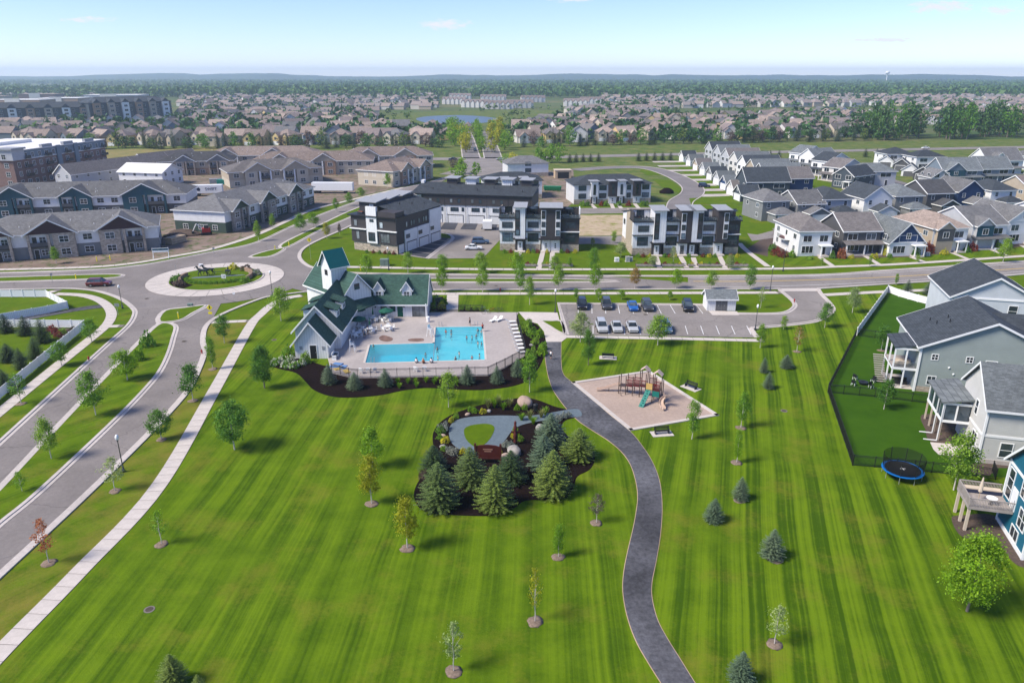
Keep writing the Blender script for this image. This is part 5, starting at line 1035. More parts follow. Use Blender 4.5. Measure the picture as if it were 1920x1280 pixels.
# ------------------------------------------------------------------ playground
pc_ = P(1205, 745); pg_t = thing('playground', 'play structure with brown posts, three slides, tan roofs and red barriers', 'play structure', (pc_.x, pc_.y, 0), R(-24))
posts = [(-4.2, 1.2, 2.6), (-4.2, -.1, 2.6), (-3.0, 1.2, 2.7), (-3.0, -.1, 2.7), (-1.8, 1.2, 2.8), (-1.8, -.1, 2.8), (-.6, 1.2, 3.9), (-.6, -.1, 3.9), (.7, 1.2, 3.9), (.7, -.1, 3.9), (1.9, 1.2, 2.9), (1.9, -.1, 4.0), (1.9, -1.4, 4.0), (.7, -1.4, 3.9), (3.1, -.1, 4.0), (3.1, -1.4, 3.0), (3.1, 1.2, 2.6)]
for x, y, h in posts: MB().tube((x, y, 0), (x, y, h), .075, .075, 8).lathe([(.085, h), (.07, h+.06), (.02, h+.08)], 8, x, y).build('post', 'play_brown', pg_t)
for x0, x1, y0, y1, z in [(-4.2, -3.0, -.1, 1.2, 1.2), (-3.0, -1.8, -.1, 1.2, 1.35), (-1.8, -.6, -.1, 1.2, 1.5), (-.6, .7, -.1, 1.2, 1.6), (.7, 1.9, -1.4, 1.2, 1.75), (1.9, 3.1, -1.4, -.1, 1.75)]: MB().box(x0, x1, y0, y1, z-.06, z).build('platform', 'play_brown', pg_t)
for x0, x1, y, z, mt in [(-3.0, -1.8, -.1, 1.35, 'play_red'), (-1.8, -.6, -.1, 1.5, 'play_red'), (-.6, .7, -.1, 1.6, 'play_red'), (-3.0, -1.8, 1.2, 1.35, 'play_red'), (-1.8, -.6, 1.2, 1.5, 'play_red'), (.7, 1.9, -1.4, 1.75, 'play_yellow'), (1.9, 3.1, -1.4, 1.75, 'play_red'), (1.9, 3.1, -.1, 1.75, 'play_red'), (.7, 1.9, 1.2, 1.75, 'play_red')]:
    m = MB().box(x0+.08, x1-.08, y-.03, y+.03, z+.85, z+.93).box(x0+.08, x1-.08, y-.03, y+.03, z+.05, z+.11)
    if mt == 'play_yellow': m.box(x0+.08, x1-.08, y-.03, y+.03, z+.11, z+.85)
    else:
        for i in range(9): xx = x0+.14+(x1-x0-.28)*i/8; m.tube((xx, y, z+.08), (xx, y, z+.88), .022, .022, 5)
    m.build('barrier', mt, pg_t)
def play_roof(x, y, z, w=1.3):
    m = MB()
    for sg in (-1, 1):
        q = [(x+sg*w*.62, y-w/2, z), (x, y-w/2, z+.55), (x, y+w/2, z+.55), (x+sg*w*.62, y+w/2, z)]
        if sg > 0: q = q[::-1]
        m.slab(q, .06)
    m.build('play_roof', 'play_tan', pg_t)
play_roof(.05, .55, 3.85); play_roof(2.5, -.75, 3.95)
def chute(name, pts, w, mat, side=.22):
    m = MB()
    for i in range(len(pts)-1):
        a, b = Vector(pts[i]), Vector(pts[i+1]); d = (b-a).normalized(); n = Vector((-d.y, d.x, 0)); n = n.normalized() if n.length > .01 else Vector((0, 1, 0)); n0 = n*w/2
        m.slab([a+n0, b+n0, b-n0, a-n0][::-1], .05)
        for sg in (-1, 1):
            o_ = n*(w/2)*sg; u = Vector((0, 0, side)); q = [a+o_, b+o_, b+o_+u, a+o_+u]; r_ = [v+n*.05*sg for v in q]; m.hexa(q, r_)
    m.build(name, mat, pg_t)
chute('slide', [(-4.2, .55, 1.2), (-4.8, .5, 1.05), (-5.6, .3, .75), (-6.6, 0, .4), (-7.4, -.25, .22), (-8.0, -.4, .18)], .55, 'play_tan')
sp_pts = []
for i in range(17):
    f = i/16; a = R(-60+330*f); sp_pts.append((3.7+.62*math.cos(a)+f*.9, -1.9+.75*math.sin(a)-f*1.2, 1.75-1.5*f))
chute('spiral_slide', sp_pts, .6, 'play_tan', .3)
for x, y, h in ((4.3, -2.7, 1.0), (3.9, -1.3, 1.4), (-6.0, .2, .6)): MB().tube((x, y, 0), (x, y, h), .06, .06, 6).build('support', 'play_brown', pg_t)
m = MB(); a, b = Vector((1.2, -1.45, 1.75)), Vector((.7, -4.0, .05)); n = Vector((.42, -.08, 0)); m.slab([a-n, a+n, b+n, b-n], .1)
for i in range(7): c = a.lerp(b, (i+.6)/7.2); m.box(c.x-.2+.15*(i % 2), c.x+.05+.15*(i % 2), c.y-.09, c.y+.07, c.z, c.z+.1)
m.build('climbing_wall', 'play_green', pg_t); MB().box(1.9, 3.05, -1.5, -1.42, .95, 1.7).build('panel', 'play_green', pg_t)
m = MB()
for i in range(8): a0, a1 = R(180*i/8), R(180*(i+1)/8); m.tube((-3.6, -.1-1.5*math.sin(a0)*.8, 1.3*math.cos(a0)*.5+.65), (-3.6, -.1-1.5*math.sin(a1)*.8, 1.3*math.cos(a1)*.5+.65), .03)
m.build('arch_climber', 'play_brown', pg_t)
pg_t.scale = (.82, .82, 1.02)
def bench(px, py, rz, label):
    p = P(px, py); t = thing('park_bench', label, 'bench', (p.x, p.y, 0), rz, 'black park benches round the playground')
    MB().box(-1.35, 1.35, -.75, .75, 0, .05).build('pad', 'concrete', t)
    for i in range(4): MB().box(-.95, .95, -.25+i*.125, -.15+i*.125, .46, .49).build('seat_slat', 'black_metal', t)
    for i in range(3): MB().box(-.95, .95, .25+i*.03, .28+i*.03, .56+i*.13, .66+i*.13).build('back_slat', 'black_metal', t)
    for x in (-.85, .85): MB().box(x-.03, x+.03, -.25, .3, .05, .46).box(x-.03, x+.03, .22, .34, .46, .95).box(x-.03, x+.03, -.25, .25, .64, .68).build('leg', 'black_metal', t)
bench(1140, 671, R(172), 'black bench on a concrete pad north of the playground'); bench(1295, 727, R(-50), 'black bench on a concrete pad east of the playground'); bench(1241, 813, R(8), 'black bench on a concrete pad nearest the path, south of the playground')
# ------------------------------------------------------------------ street furniture
def lamp(px, py, label, h=4.3):
    p = P(px, py); t = thing('street_lamp', label, 'street lamp', (p.x, p.y, 0), 0, 'dark green street lamps with white globes')
    MB().lathe([(.2, 0), (.2, .25), (.12, .4), (.1, .9), (.065, 1.0), (.05, h-.5), (.09, h-.45), (.11, h-.3)], 8).build('pole', 'paint_charcoal', t, smooth=True); MB().lathe([(.1, h-.3), (.2, h-.15), (.21, h+.1), (.13, h+.28), (.03, h+.36)], 10).build('globe', 'plastic_white', t, smooth=True)
for a in [(232, 884, 'street lamp on the dry verge left of the long sidewalk'), (230, 578, 'street lamp on the grass corner west of the roundabout'), (511, 556, 'street lamp at the roundabout exit beside the pool house'), (729, 506, 'street lamp behind the pool house by the utility box'), (1041, 586, 'street lamp at the west corner of the car park'), (1444, 545, 'street lamp left of the drive mouth'), (1416, 618, 'small lamp at the east end of the car park'), (1468, 508, 'street lamp in front of the white corner house')]: lamp(*a, h=4.3 if a[1] > 560 else 5.0)
def sign(px, py, h, w, hh, mat, label, rz=0, txt=None, diamond=False, tmat='trim_dark'):
    p = P(px, py); t = thing('road_sign', label, 'sign', (p.x, p.y, 0), rz); MB().tube((0, .03, 0), (0, .03, h+hh), .035, .035, 5).build('post', 'steel', t)
    m = MB()
    if diamond: m.add([(-w/2, -.02, h+hh/2), (0, -.02, h), (w/2, -.02, h+hh/2), (0, -.02, h+hh), (-w/2, 0, h+hh/2), (0, 0, h), (w/2, 0, h+hh/2), (0, 0, h+hh)], [(0, 1, 2, 3), (7, 6, 5, 4), (0, 4, 5, 1), (1, 5, 6, 2), (2, 6, 7, 3), (3, 7, 4, 0)])
    else: m.box(-w/2, w/2, -.02, 0, h, h+hh)
    m.build('panel', mat, t)
    if txt: letters(txt, hh*.55, tmat, t, (0, -.03, h+hh/2))
    return t
def walk_symbol(t, z):
    MB().lathe([(.01, z+.26), (.06, z+.28), (.06, z+.36), (.01, z+.38)], 8, 0, -.03).tube((0, -.03, z+.25), (0, -.03, z), .05, .05, 5).tube((0, -.03, z), (-.12, -.03, z-.27), .035, .03, 4).tube((0, -.03, z), (.13, -.03, z-.27), .035, .03, 4).tube((0, -.03, z+.2), (.15, -.03, z+.03), .03, .025, 4).tube((0, -.03, z+.2), (-.15, -.03, z+.05), .03, .025, 4).build('walking_symbol', 'trim_dark', t)
s1 = sign(396, 600, 1.8, 1.15, 1.15, 'yellow_sign', 'yellow diamond pedestrian sign at the crossing left of the sidewalk', diamond=True); walk_symbol(s1, 2.4); MB().box(-.35, .35, -.02, 0, 1.15, 1.6).build('arrow_plate', 'yellow_sign', s1)
s1 = sign(583, 487, 4.3, 1.15, 1.15, 'yellow_sign', 'yellow diamond pedestrian sign beyond the pool house tower', diamond=True); walk_symbol(s1, 4.9)
s1 = sign(421, 532, 1.2, .9, .9, 'plastic_white', 'white chevron sign in front of the horse statues'); m = MB()
for k_ in range(2): x = -.22+k_*.3; m.hexa([(x, -.03, 1.35), (x+.1, -.03, 1.35), (x+.24, -.03, 1.65), (x+.14, -.03, 1.65)], [(x, -.02, 1.35), (x+.1, -.02, 1.35), (x+.24, -.02, 1.65), (x+.14, -.02, 1.65)]).hexa([(x+.14, -.03, 1.65), (x+.24, -.03, 1.65), (x+.1, -.03, 1.95), (x, -.03, 1.95)], [(x+.14, -.02, 1.65), (x+.24, -.02, 1.65), (x+.1, -.02, 1.95), (x, -.02, 1.95)])
m.build('chevrons', 'trim_dark', s1)
sign(1864, 476, 1.0, .5, .5, 'plastic_white', 'small white sign on the lawn by the far right houses'); sign(222, 590, 1.6, .9, .6, 'steel', 'back of a grey road sign west of the roundabout', R(180)); sign(402, 480, 1.6, .6, .6, 'steel', 'back of a small sign on the north kerb of the roundabout', R(180)); sign(99, 530, 1.6, .5, .5, 'steel', 'small grey sign at the tip of the west median', R(60)); sign(331, 512, 1.5, .5, .5, 'steel', 'small grey sign left of the roundabout island', R(90)); sign(439, 557, .6, .5, .4, 'plastic_white', 'low white marker on the roundabout apron')
def bollard(px, py, label):
    p = P(px, py); t = thing('marker_post', label, 'post', (p.x, p.y, 0), 0, 'yellow marker posts'); MB().box(-.09, .09, -.06, .06, 0, 1.25).build('body', 'yellow_sign', t); MB().box(-.1, .1, -.07, .07, 1.25, 1.3).build('cap', 'trim_white', t)
for a in [(335, 598, 'yellow marker post at the tip of the lower splitter island'), (542, 462, 'yellow marker post at the tip of the upper median'), (516, 469, 'yellow marker post on the upper splitter island'), (143, 524, 'yellow marker post on the west median crossing'), (182, 490, 'yellow marker post in front of the stone apartments'), (207, 488, 'small yellow marker right of the one before the apartments'), (676, 507, 'yellow marker by the walk behind the pool house')]: bollard(*a)
def hydrant(px, py, label):
    p = P(px, py); t = thing('fire_hydrant', label, 'hydrant', (p.x, p.y, 0)); MB().lathe([(.14, 0), (.1, .06), (.1, .5), (.14, .52), (.1, .68), (.03, .74)], 8).tube((-.2, 0, .42), (.2, 0, .42), .06, .06, 6).build('barrel', 'red_paint', t); MB().lathe([(.05, .74), (.05, .8), (.01, .81)], 6).build('cap', 'red_paint', t)
hydrant(1489, 567, 'red hydrant at the inner bend of the drive'); hydrant(938, 546, 'red hydrant beside the divided street'); hydrant(167, 676, 'red hydrant on the kerb of the lower road'); hydrant(379, 663, 'red hydrant on the right kerb of the lower road')
def ubox(px, py, w, d, h, label, mat='paint_silver'):
    p = P(px, py); t = thing('utility_box', label, 'utility box', (p.x, p.y, 0), R(4)); MB().box(-w/2-.1, w/2+.1, -.1, d+.1, 0, .08).build('pad', 'concrete', t); MB().box(-w/2, w/2, 0, d, .08, h).build('cabinet', mat, t); MB().box(-w/2-.03, w/2+.03, -.03, d+.03, h, h+.06).build('lid', mat, t); MB().box(-.02, .02, -.02, 0, .15, h-.1).build('door_gap', 'trim_dark', t)
plain('box_green', (.16, .22, .19), .6)
ubox(721, 499, 2.0, 1.4, 1.5, 'grey green utility box on the lawn behind the pool house', 'box_green'); ubox(1157, 491, 1.0, .8, .9, 'white utility box left of the right townhouse row', 'plastic_white'); ubox(1177, 491, .9, .8, 1.2, 'pale utility cabinet beside the white utility box'); ubox(1184, 490, .6, .6, 1.0, 'narrow utility cabinet at the townhouse corner'); ubox(356, 575, .9, .6, .5, 'dark low box on the roundabout splitter', 'box_green'); ubox(1740, 480, 1.0, .8, .8, 'grey utility box on the lawn of the street houses'); ubox(376, 500, .8, .6, .5, 'white low box on the roundabout island', 'plastic_white')
# mailbox bank / site notice board on the verge
p = P(303, 484); t = thing('site_board', 'white framed notice board on legs by the building site', 'sign', (p.x, p.y, 0), R(12)); MB().box(-1.9, 1.9, -.05, .05, 1.5, 2.5).build('board', 'plastic_white', t); MB().box(-1.8, 1.8, -.07, -.05, 1.95, 2.4).build('picture_panel', 'teal_siding', t)
for x in (-1.75, 1.75): MB().tube((x, 0, 0), (x, 0, 2.6), .07, .07, 5).tube((x, -.8, 0), (x, 0, 1.4), .05, .05, 4).build('leg', 'plastic_white', t)
# ------------------------------------------------------------------ roundabout island
RC = ring_c
hedge = [(-5.5, -1.0), (-4.0, -3.8), (-1.5, -4.8), (1.5, -4.8), (4.0, -3.4), (5.5, -1.2)]
def curved_wall(label, a0, a1, r, h, mat='warm_brick'):
    t = thing('stone_wall', label, 'wall', (RC.x, RC.y, .15)); n = 7
    for i in range(n):
        for jz in range(2):
            b0, b1 = a0+(a1-a0)*(i+.03)/n, a0+(a1-a0)*(i+.97)/n; MB().prism([(r*math.cos(b0), r*math.sin(b0)), (r*math.cos(b1), r*math.sin(b1)), ((r+.45)*math.cos(b1), (r+.45)*math.sin(b1)), ((r+.45)*math.cos(b0), (r+.45)*math.sin(b0))], jz*h/2+.015, (jz+1)*h/2).build('stone', mat, t)
curved_wall('low stone wall on the right side of the roundabout island', R(-15), R(55), 7.2, .9); curved_wall('low stone wall on the left side of the roundabout island', R(165), R(215), 7.2, .8)
for i, a in enumerate([R(195), R(225), R(-25), R(20), R(60), R(85)]):
    p = RC+Vector((8.2*math.cos(a), 8.2*math.sin(a), .15)); bush('island_shrub', '%s shrub on the roundabout island, %s anticlockwise' % (['dark', 'purple', 'green', 'grey', 'brown', 'golden'][i], ordw(i+1)), p, 2.6, 1.2, ['leaf_dark', 'leaf_purple', 'leaf_green', 'shrub_silver', 'leaf_purple', 'leaf_gold'][i], i, 'shrubs on the roundabout island')
for i in range(14):
    a = R(205+130*i/13); p = RC+Vector((5.6*math.cos(a)*1.15, 5.0*math.sin(a), .15)); bush('hedge_plant', 'clipped green hedge plant in the island arc, %s from the left' % ordw(i+1), p, 1.2, .7, 'leaf_green', i, 'hedge arc on the roundabout island')
sheet('island_mulch', [Vector((RC.x+math.cos(R(a))*9.4, RC.y+math.sin(R(a))*9.4, 0)) for a in range(175, 250, 8)]+[Vector((RC.x+math.cos(R(a))*6.4, RC.y+math.sin(R(a))*6.4, 0)) for a in range(245, 170, -8)], .19, 'mulch')
sheet('island_gravel', smooth_line([RC+Vector(v) for v in ((-5, -.5, 0), (-1, .4, 0), (4, 1.8, 0), (5.5, 2.6, 0), (3, 2.7, 0), (-1.5, 1.5, 0), (-5, .6, 0))], 4, True), .185, 'gravel_blue')
def horse(loc, rz, label):
    t = thing('horse_statue', label, 'statue', loc, rz); J = dict(pelvis=(-.75, 0, 1.35), mid=(0, 0, 1.3), chest=(.75, 0, 1.35), neck=(1.15, 0, 1.8), poll=(1.4, 0, 2.15), muzzle=(1.85, 0, 1.85), tail0=(-1.05, 0, 1.35), tail1=(-1.3, 0, .8))
    B = [('pelvis', 'mid'), ('mid', 'chest'), ('chest', 'neck'), ('neck', 'poll'), ('poll', 'muzzle'), ('pelvis', 'tail0'), ('tail0', 'tail1')]; Rr = dict(pelvis=.36, mid=.34, chest=.36, neck=.22, poll=.15, muzzle=.1, tail0=.09, tail1=.06)
    for n_, g, f in (('a', 1, .25), ('b', -1, -.2)):
        J.update({'fs'+n_: (.75, .2*g, 1.1), 'fk'+n_: (.85+f, .2*g, .62), 'ff'+n_: (.8+f*1.3, .2*g, .05), 'hs'+n_: (-.75, .2*g, 1.1), 'hk'+n_: (-.62-f*.6, .2*g, .85), 'hh'+n_: (-.98-f, .2*g, .5), 'hf'+n_: (-.9-f, .2*g, .05)}); B += [('chest', 'fs'+n_), ('fs'+n_, 'fk'+n_), ('fk'+n_, 'ff'+n_), ('pelvis', 'hs'+n_), ('hs'+n_, 'hk'+n_), ('hk'+n_, 'hh'+n_), ('hh'+n_, 'hf'+n_)]; Rr.update({'fs'+n_: .16, 'fk'+n_: .085, 'ff'+n_: .07, 'hs'+n_: .2, 'hk'+n_: .15, 'hh'+n_: .085, 'hf'+n_: .07})
    me = skin_body('horse', J, B, Rr); b = setmat(ob('body', me, t), 'bronze')
    MB().box(1.0, 1.4, -.03, .03, 1.85, 2.25).build('mane', 'bronze', t)
    for y in (-.08, .08): MB().tube((1.38, y, 2.25), (1.4, y*1.2, 2.45), .05, .01, 5).build('ear', 'bronze', t)
horse(RC+Vector((-3.4, 1.6, .19)), R(190), 'dark bronze horse statue on the roundabout, left one of the pair'); horse(RC+Vector((-2.6, 2.7, .19)), R(190), 'dark bronze horse statue on the roundabout, right one of the pair')
t = thing('plough_statue', 'bronze plough with seated driver behind the horse statues', 'statue', tuple(RC+Vector((1.8, 2.2, .19))), R(190)); setmat(ob('driver', skin_body('sit', pose('sit'), BON, RAD), t, (0, 0, 1.2), math.pi/2), 'bronze')
m = MB().box(-.5, .5, -.35, .35, .95, 1.15).tube((.4, 0, .9), (2.8, 0, .9), .06, .06, 5).tube((-.5, .3, .4), (-.8, .4, 1.3), .04, .04, 5); m.build('frame', 'bronze', t)
for y in (-.5, .5):
    m = MB(); k = 12
    for i in range(k): a, b = 6.283*i/k, 6.283*(i+1)/k; m.tube((.55*math.cos(a), y, .58+.55*math.sin(a)), (.55*math.cos(b), y, .58+.55*math.sin(b)), .05, .05, 4, False); m.tube((0, y, .58), (.55*math.cos(a), y, .58+.55*math.sin(a)), .025, .025, 3, False)
    m.build('wheel', 'bronze', t)
# ------------------------------------------------------------------ white and black yard fences
def vinyl_panel(h):
    def fn(w):
        def mk():
            m = MB().box(0, w, -.03, .03, .08, .22).box(0, w, -.03, .03, h-.16, h-.04); n = max(3, int(w/.28))
            for i in range(n): m.box(w*i/n+.012, w*(i+1)/n-.012, -.018, .018, .22, h-.16)
            return m.mesh('panel', 'vinyl_white')
        return cached(('vin', h, w), mk)
    return fn
for lbl, px in (('white vinyl fence looping round the upper left yard', [(-60, 557), (0, 557), (88, 557), (128, 578.5), (92, 587), (0, 603), (-60, 613)]), ('white vinyl fence beside the sidewalk of the left yard', [(-60, 613), (0, 613.5), (85, 614), (160, 615), (112, 655), (0, 748), (-60, 800)]), ('white vinyl corner fence right of the car park drive', [(1606, 629), (1664, 548), (1685, 556), (1720, 566), (1788, 583)])):
    t = thing('white_fence', lbl, 'fence', (0, 0, 0)); fence_run(t, PL(px), 2.4, 1.5, vinyl_panel(1.5), 'vinyl_white', .07)
for lbl, px in (('black metal fence along the lawn edge of the right yards', [(1605, 630), (1552, 735), (1598, 872)]), ('black metal fence dividing the two right yards', [(1552, 736), (1640, 744), (1745, 757)]), ('black metal fence behind the trampoline', [(1599, 872), (1680, 879), (1780, 889), (1830, 893), (1866, 899), (1860, 884)]), ('black metal fence at the back of the upper right yard', [(1606, 629), (1640, 634), (1690, 642)])):
    t = thing('black_fence', lbl, 'fence', (0, 0, 0)); fence_run(t, PL(px), 2.2, 1.35, picket_panel(1.35), 'black_metal', .04)
# ------------------------------------------------------------------ cars
def car_meshes(kind):
    def mk():
        suv = kind in ('suv', 'van'); Ln, Wd = (4.75, 1.92) if suv else (4.55, 1.82); H0, H1, H2 = (.34, 1.02, 1.72) if suv else (.28, .88, 1.42)
        nose, tail = (-Ln/2, Ln/2)
        sec = [(nose, .62*H1+.05, .78), (nose+.12, .78*H1+.06, .92), (nose+.55, .90*H1+.03, .98), (nose+1.15, H1-.02, 1.0), (tail-1.0, H1+.03, 1.0), (tail-.25, H1+.03, .97), (tail, .8*H1, .9)]
        m = MB(); vs = []
        for x, z, k in sec:
            w = Wd/2*k; vs += [(x, -w*.94, H0), (x, -w, H0+.28), (x, -w*.99, z-.12), (x, -w*.86, z), (x, w*.86, z), (x, w*.99, z-.12), (x, w, H0+.28), (x, w*.94, H0)]
        fs = [(i*8+j, i*8+(j+1) % 8, (i+1)*8+(j+1) % 8, (i+1)*8+j) for i in range(len(sec)-1) for j in range(8)]+[tuple(range(8))[::-1], tuple(range((len(sec)-1)*8, len(sec)*8))]
        m.add(vs, fs); body = m
        b0, b1 = (nose+1.15, tail-.15) if suv else (nose+1.35, tail-.75); t0, t1 = (b0+.75, b1-(.35 if suv else .75)); wb, wt = Wd/2*.86, Wd/2*.68
        def cab(g, zb, zt, e=0.0): return [(b0+e, -wb, zb), (b1-e, -wb, zb), (b1-e, wb, zb), (b0+e, wb, zb)], [(t0, -wt, zt), (t1, -wt, zt), (t1, wt, zt), (t0, wt, zt)]
        gl = MB(); a, b = cab(0, H1-.02, H2-.04); gl.hexa(a, b)
        rf = MB(); k = .02; rf.hexa([(t0-.02, -wt-k, H2-.05), (t1+.02, -wt-k, H2-.05), (t1+.02, wt+k, H2-.05), (t0-.02, wt+k, H2-.05)], [(t0+.12, -wt+.08, H2+.02), (t1-.08, -wt+.08, H2+.02), (t1-.08, wt-.08, H2+.02), (t0+.12, wt-.08, H2+.02)])
        for sg in (-1, 1):
            for f in ((b0, t0), ((b0+b1)/2+.05, (t0+t1)/2+.05), (b1-.02, t1)):
                p0, p1 = Vector((f[0], sg*(wb+.005), H1-.02)), Vector((f[1], sg*(wt+.01), H2-.02)); rf.tube(p0, p1, .045, .04, 4)
        whl = MB()
        tyre = MB(); tyre.v = []; q = 14; r = .36 if suv else .33; prof = [(r*.62, -.11), (r*.97, -.11), (r, -.05), (r, .05), (r*.97, .11), (r*.62, .11)]; vs = []
        for rr, yy in prof: vs += [(rr*math.cos(6.283*i/q), yy, rr*math.sin(6.283*i/q)) for i in range(q)]
        tyre.add(vs, [(j*q+i, (j+1)*q+i, (j+1)*q+(i+1) % q, j*q+(i+1) % q) for j in range(5) for i in range(q)]+[tuple(range(q)), tuple(5*q+i for i in range(q))[::-1]])
        rim = MB()
        for yy in (-.115, .115):
            rim.add([(0, yy*1.02, 0)]+[(r*.6*math.cos(6.283*i/10), yy, r*.6*math.sin(6.283*i/10)) for i in range(10)], [(0, i+1, (i+1) % 10+1) if yy > 0 else (0, (i+1) % 10+1, i+1) for i in range(10)])
        low = MB().box(nose+.1, tail-.1, -Wd/2*.93, Wd/2*.93, .2, H0+.02)
        hl = MB().box(-.06, .06, -.22, .22, -.07, .07); tl = MB().box(-.05, .05, -.14, .14, -.13, .13)
        mir = MB().box(-.08, .08, -.09, .09, -.06, .07)
        return dict(body=body.mesh('body', None, False), glass=gl.mesh('glass', 'glass_dark'), roof=rf.mesh('roof'), sill=low.mesh('sill', 'rubber'), tyre=tyre.mesh('tyre', 'rubber', True), rim=rim.mesh('rim', 'rim'), hl=hl.mesh('headlight', 'head_lamp'), tl=tl.mesh('taillight', 'tail_lamp'), mir=mir.mesh('mirror'), dim=(Ln, Wd, H1, r, b0))
    return cached(('car', kind), mk)
def car(label, px, py, rz, kind, paint, loc=None, z=.04, group=None):
    c = car_meshes(kind); Ln, Wd, H1, r, b0 = c['dim']; p = loc or P(px, py); t = thing('parked_car' if group else 'car', label, 'car', (p.x, p.y, z), rz, group)
    bd = setmat(ob('body', c['body'], t), paint); ob('glass', c['glass'], t); setmat(ob('roof', c['roof'], t), paint); ob('sill', c['sill'], t)
    bv = bd.modifiers.new('b', 'BEVEL'); bv.width = .06; bv.segments = 2; bv.limit_method = 'ANGLE'
    for sx in (-1, 1):
        for sy in (-1, 1):
            w = ob('wheel', c['tyre'], t, (sx*Ln*.30, sy*(Wd/2-.1), r)); ob('rim', c['rim'], w)
    for sy in (-1, 1):
        ob('headlight', c['hl'], t, (-Ln/2+.10, sy*Wd*.33, H1*.68)); ob('taillight', c['tl'], t, (Ln/2-.02, sy*Wd*.38, H1*.80)); setmat(ob('mirror', c['mir'], t, (b0+.35, sy*(Wd/2+.06), H1+.05)), paint)
    ob('number_plate', cached('plate', lambda: MB().box(-.02, .02, -.26, .26, -.06, .06).mesh('number_plate', 'plate')), t, (Ln/2+.0, 0, H1*.55)); return t
GP = 'cars in the pool car park'
for a in [('black suv parked at the left end of the back row', 1091, 576, -93, 'suv', 'paint_black'), ('black suv parked second in the back row', 1137, 576, -92, 'suv', 'paint_charcoal'), ('bright blue car parked in the back row', 1186, 579, -91, 'sedan', 'paint_blue'), ('dark grey suv parked right of the blue car', 1213, 579, -91, 'suv', 'paint_charcoal'), ('black suv parked alone near the white shed', 1289, 580, -96, 'suv', 'paint_black')]: car(a[0], a[1], a[2], R(a[3]+180), a[4], a[5], group=GP)
for a in [('silver suv at the left of the front row', 1128, 618, -90, 'suv', 'paint_silver'), ('silver car in the middle of the front row trio', 1156, 618, -91, 'sedan', 'paint_silver'), ('pale silver wagon at the right of the front row trio', 1185, 618, -91, 'sedan', 'paint_silver'), ('steel blue car half hidden behind the bright green tree', 1247, 620, -92, 'suv', 'paint_steelblue')]: car(a[0], a[1], a[2], R(a[3]+180), a[4], a[5], group=GP)
car('dark red suv driving on the west road', 187, 536, R(188), 'suv', 'paint_darkred', z=.02)
car('blue suv parked in the townhouse court', 901, 457, R(182), 'suv', 'paint_steelblue'); car('white car parked in the townhouse court', 888, 468, R(182), 'sedan', 'paint_white')
car('dark car on the highway left of the junction', 849, 300, R(0), 'sedan', 'paint_navy'); car('silver car waiting right of the junction', 938, 300, R(0), 'sedan', 'paint_silver'); car('dark car on the boulevard', 891, 283, R(95), 'suv', 'paint_navy'); car('dark blue car on a driveway of the diagonal house row', 1320, 351, R(170), 'suv', 'paint_navy'); car('blue suv on the curved street between the new houses', 1497, 345, R(120), 'suv', 'paint_blue'); car('white car on the highway by the dark roofed houses', 1735, 279, R(5), 'sedan', 'paint_white'); car('dark suv behind the white corner house', 1527, 409, R(100), 'suv', 'paint_black')
# parking shed
p = P(1352, 583); t = thing('storage_shed', 'small white shed with grey green gable roof and grey double doors', 'shed', (p.x, p.y, 0), R(-1)); a, b, c = TB(), TB(), TB()
gable_block(a, b, c, 3.0-.3, 1.8, math.pi/2, 3.4, 5.4, 2.4, 1.15, .35, .3); parts(t, wall=(a, 'white_board'), roof=(b, 'roof_slate'), trim=(c, 'trim_white'))
for x in (-.55, .55):
    d = MB().box(x-.53, x+.53, -.04, .02, .05, 2.1).box(x-.45, x+.45, -.06, -.04, .15, 1.0).box(x-.45, x+.45, -.06, -.04, 1.1, 2.0); o = d.build('door', 'garage_grey', t, (0, .1, 0)); MB().box(x-.04, x+.04, -.1, -.05, 1.0, 1.15).build('handle', 'steel', o)
sheet('shed_apron', PL([(1328, 583), (1382, 584), (1386, 591), (1336, 591)]), .05, 'concrete')
# ------------------------------------------------------------------ modern townhouses
def terrace_set(loc, rz, label, umb=False, seed=0):
    x, y, z = loc; rg = random.Random(seed); t = thing('terrace_sofa', label+' sofa', 'sofa', loc, rz+rg.uniform(-.3, .3)); MB().box(-.9, .9, -.35, .35, .1, .42).build('seat', 'cushion_navy' if seed % 2 else 'paint_charcoal', t); MB().box(-.9, .9, .25, .4, .42, .8).build('backrest', 'paint_charcoal', t); MB().box(-.85, .85, -.3, .22, .42, .5).build('cushion', 'plastic_white' if seed % 3 else 'leaf_orange', t)
    for k in range(2): chair((x+1.6+k*.9, y+rg.uniform(-.3, .3), z), rz+1.2+k, label+' chair', 'chairs on the townhouse terraces', 'paint_charcoal')
    if umb:
        u = thing('terrace_parasol', label+' dark parasol', 'parasol', (x+.7, y+.5, z)); MB().tube((0, 0, 0), (0, 0, 2.3), .03, .03, 6).build('pole', 'trim_dark', u); MB().lathe([(1.3, 1.95), (.7, 2.2), (.05, 2.4)], 8).build('canopy', 'cushion_navy', u)
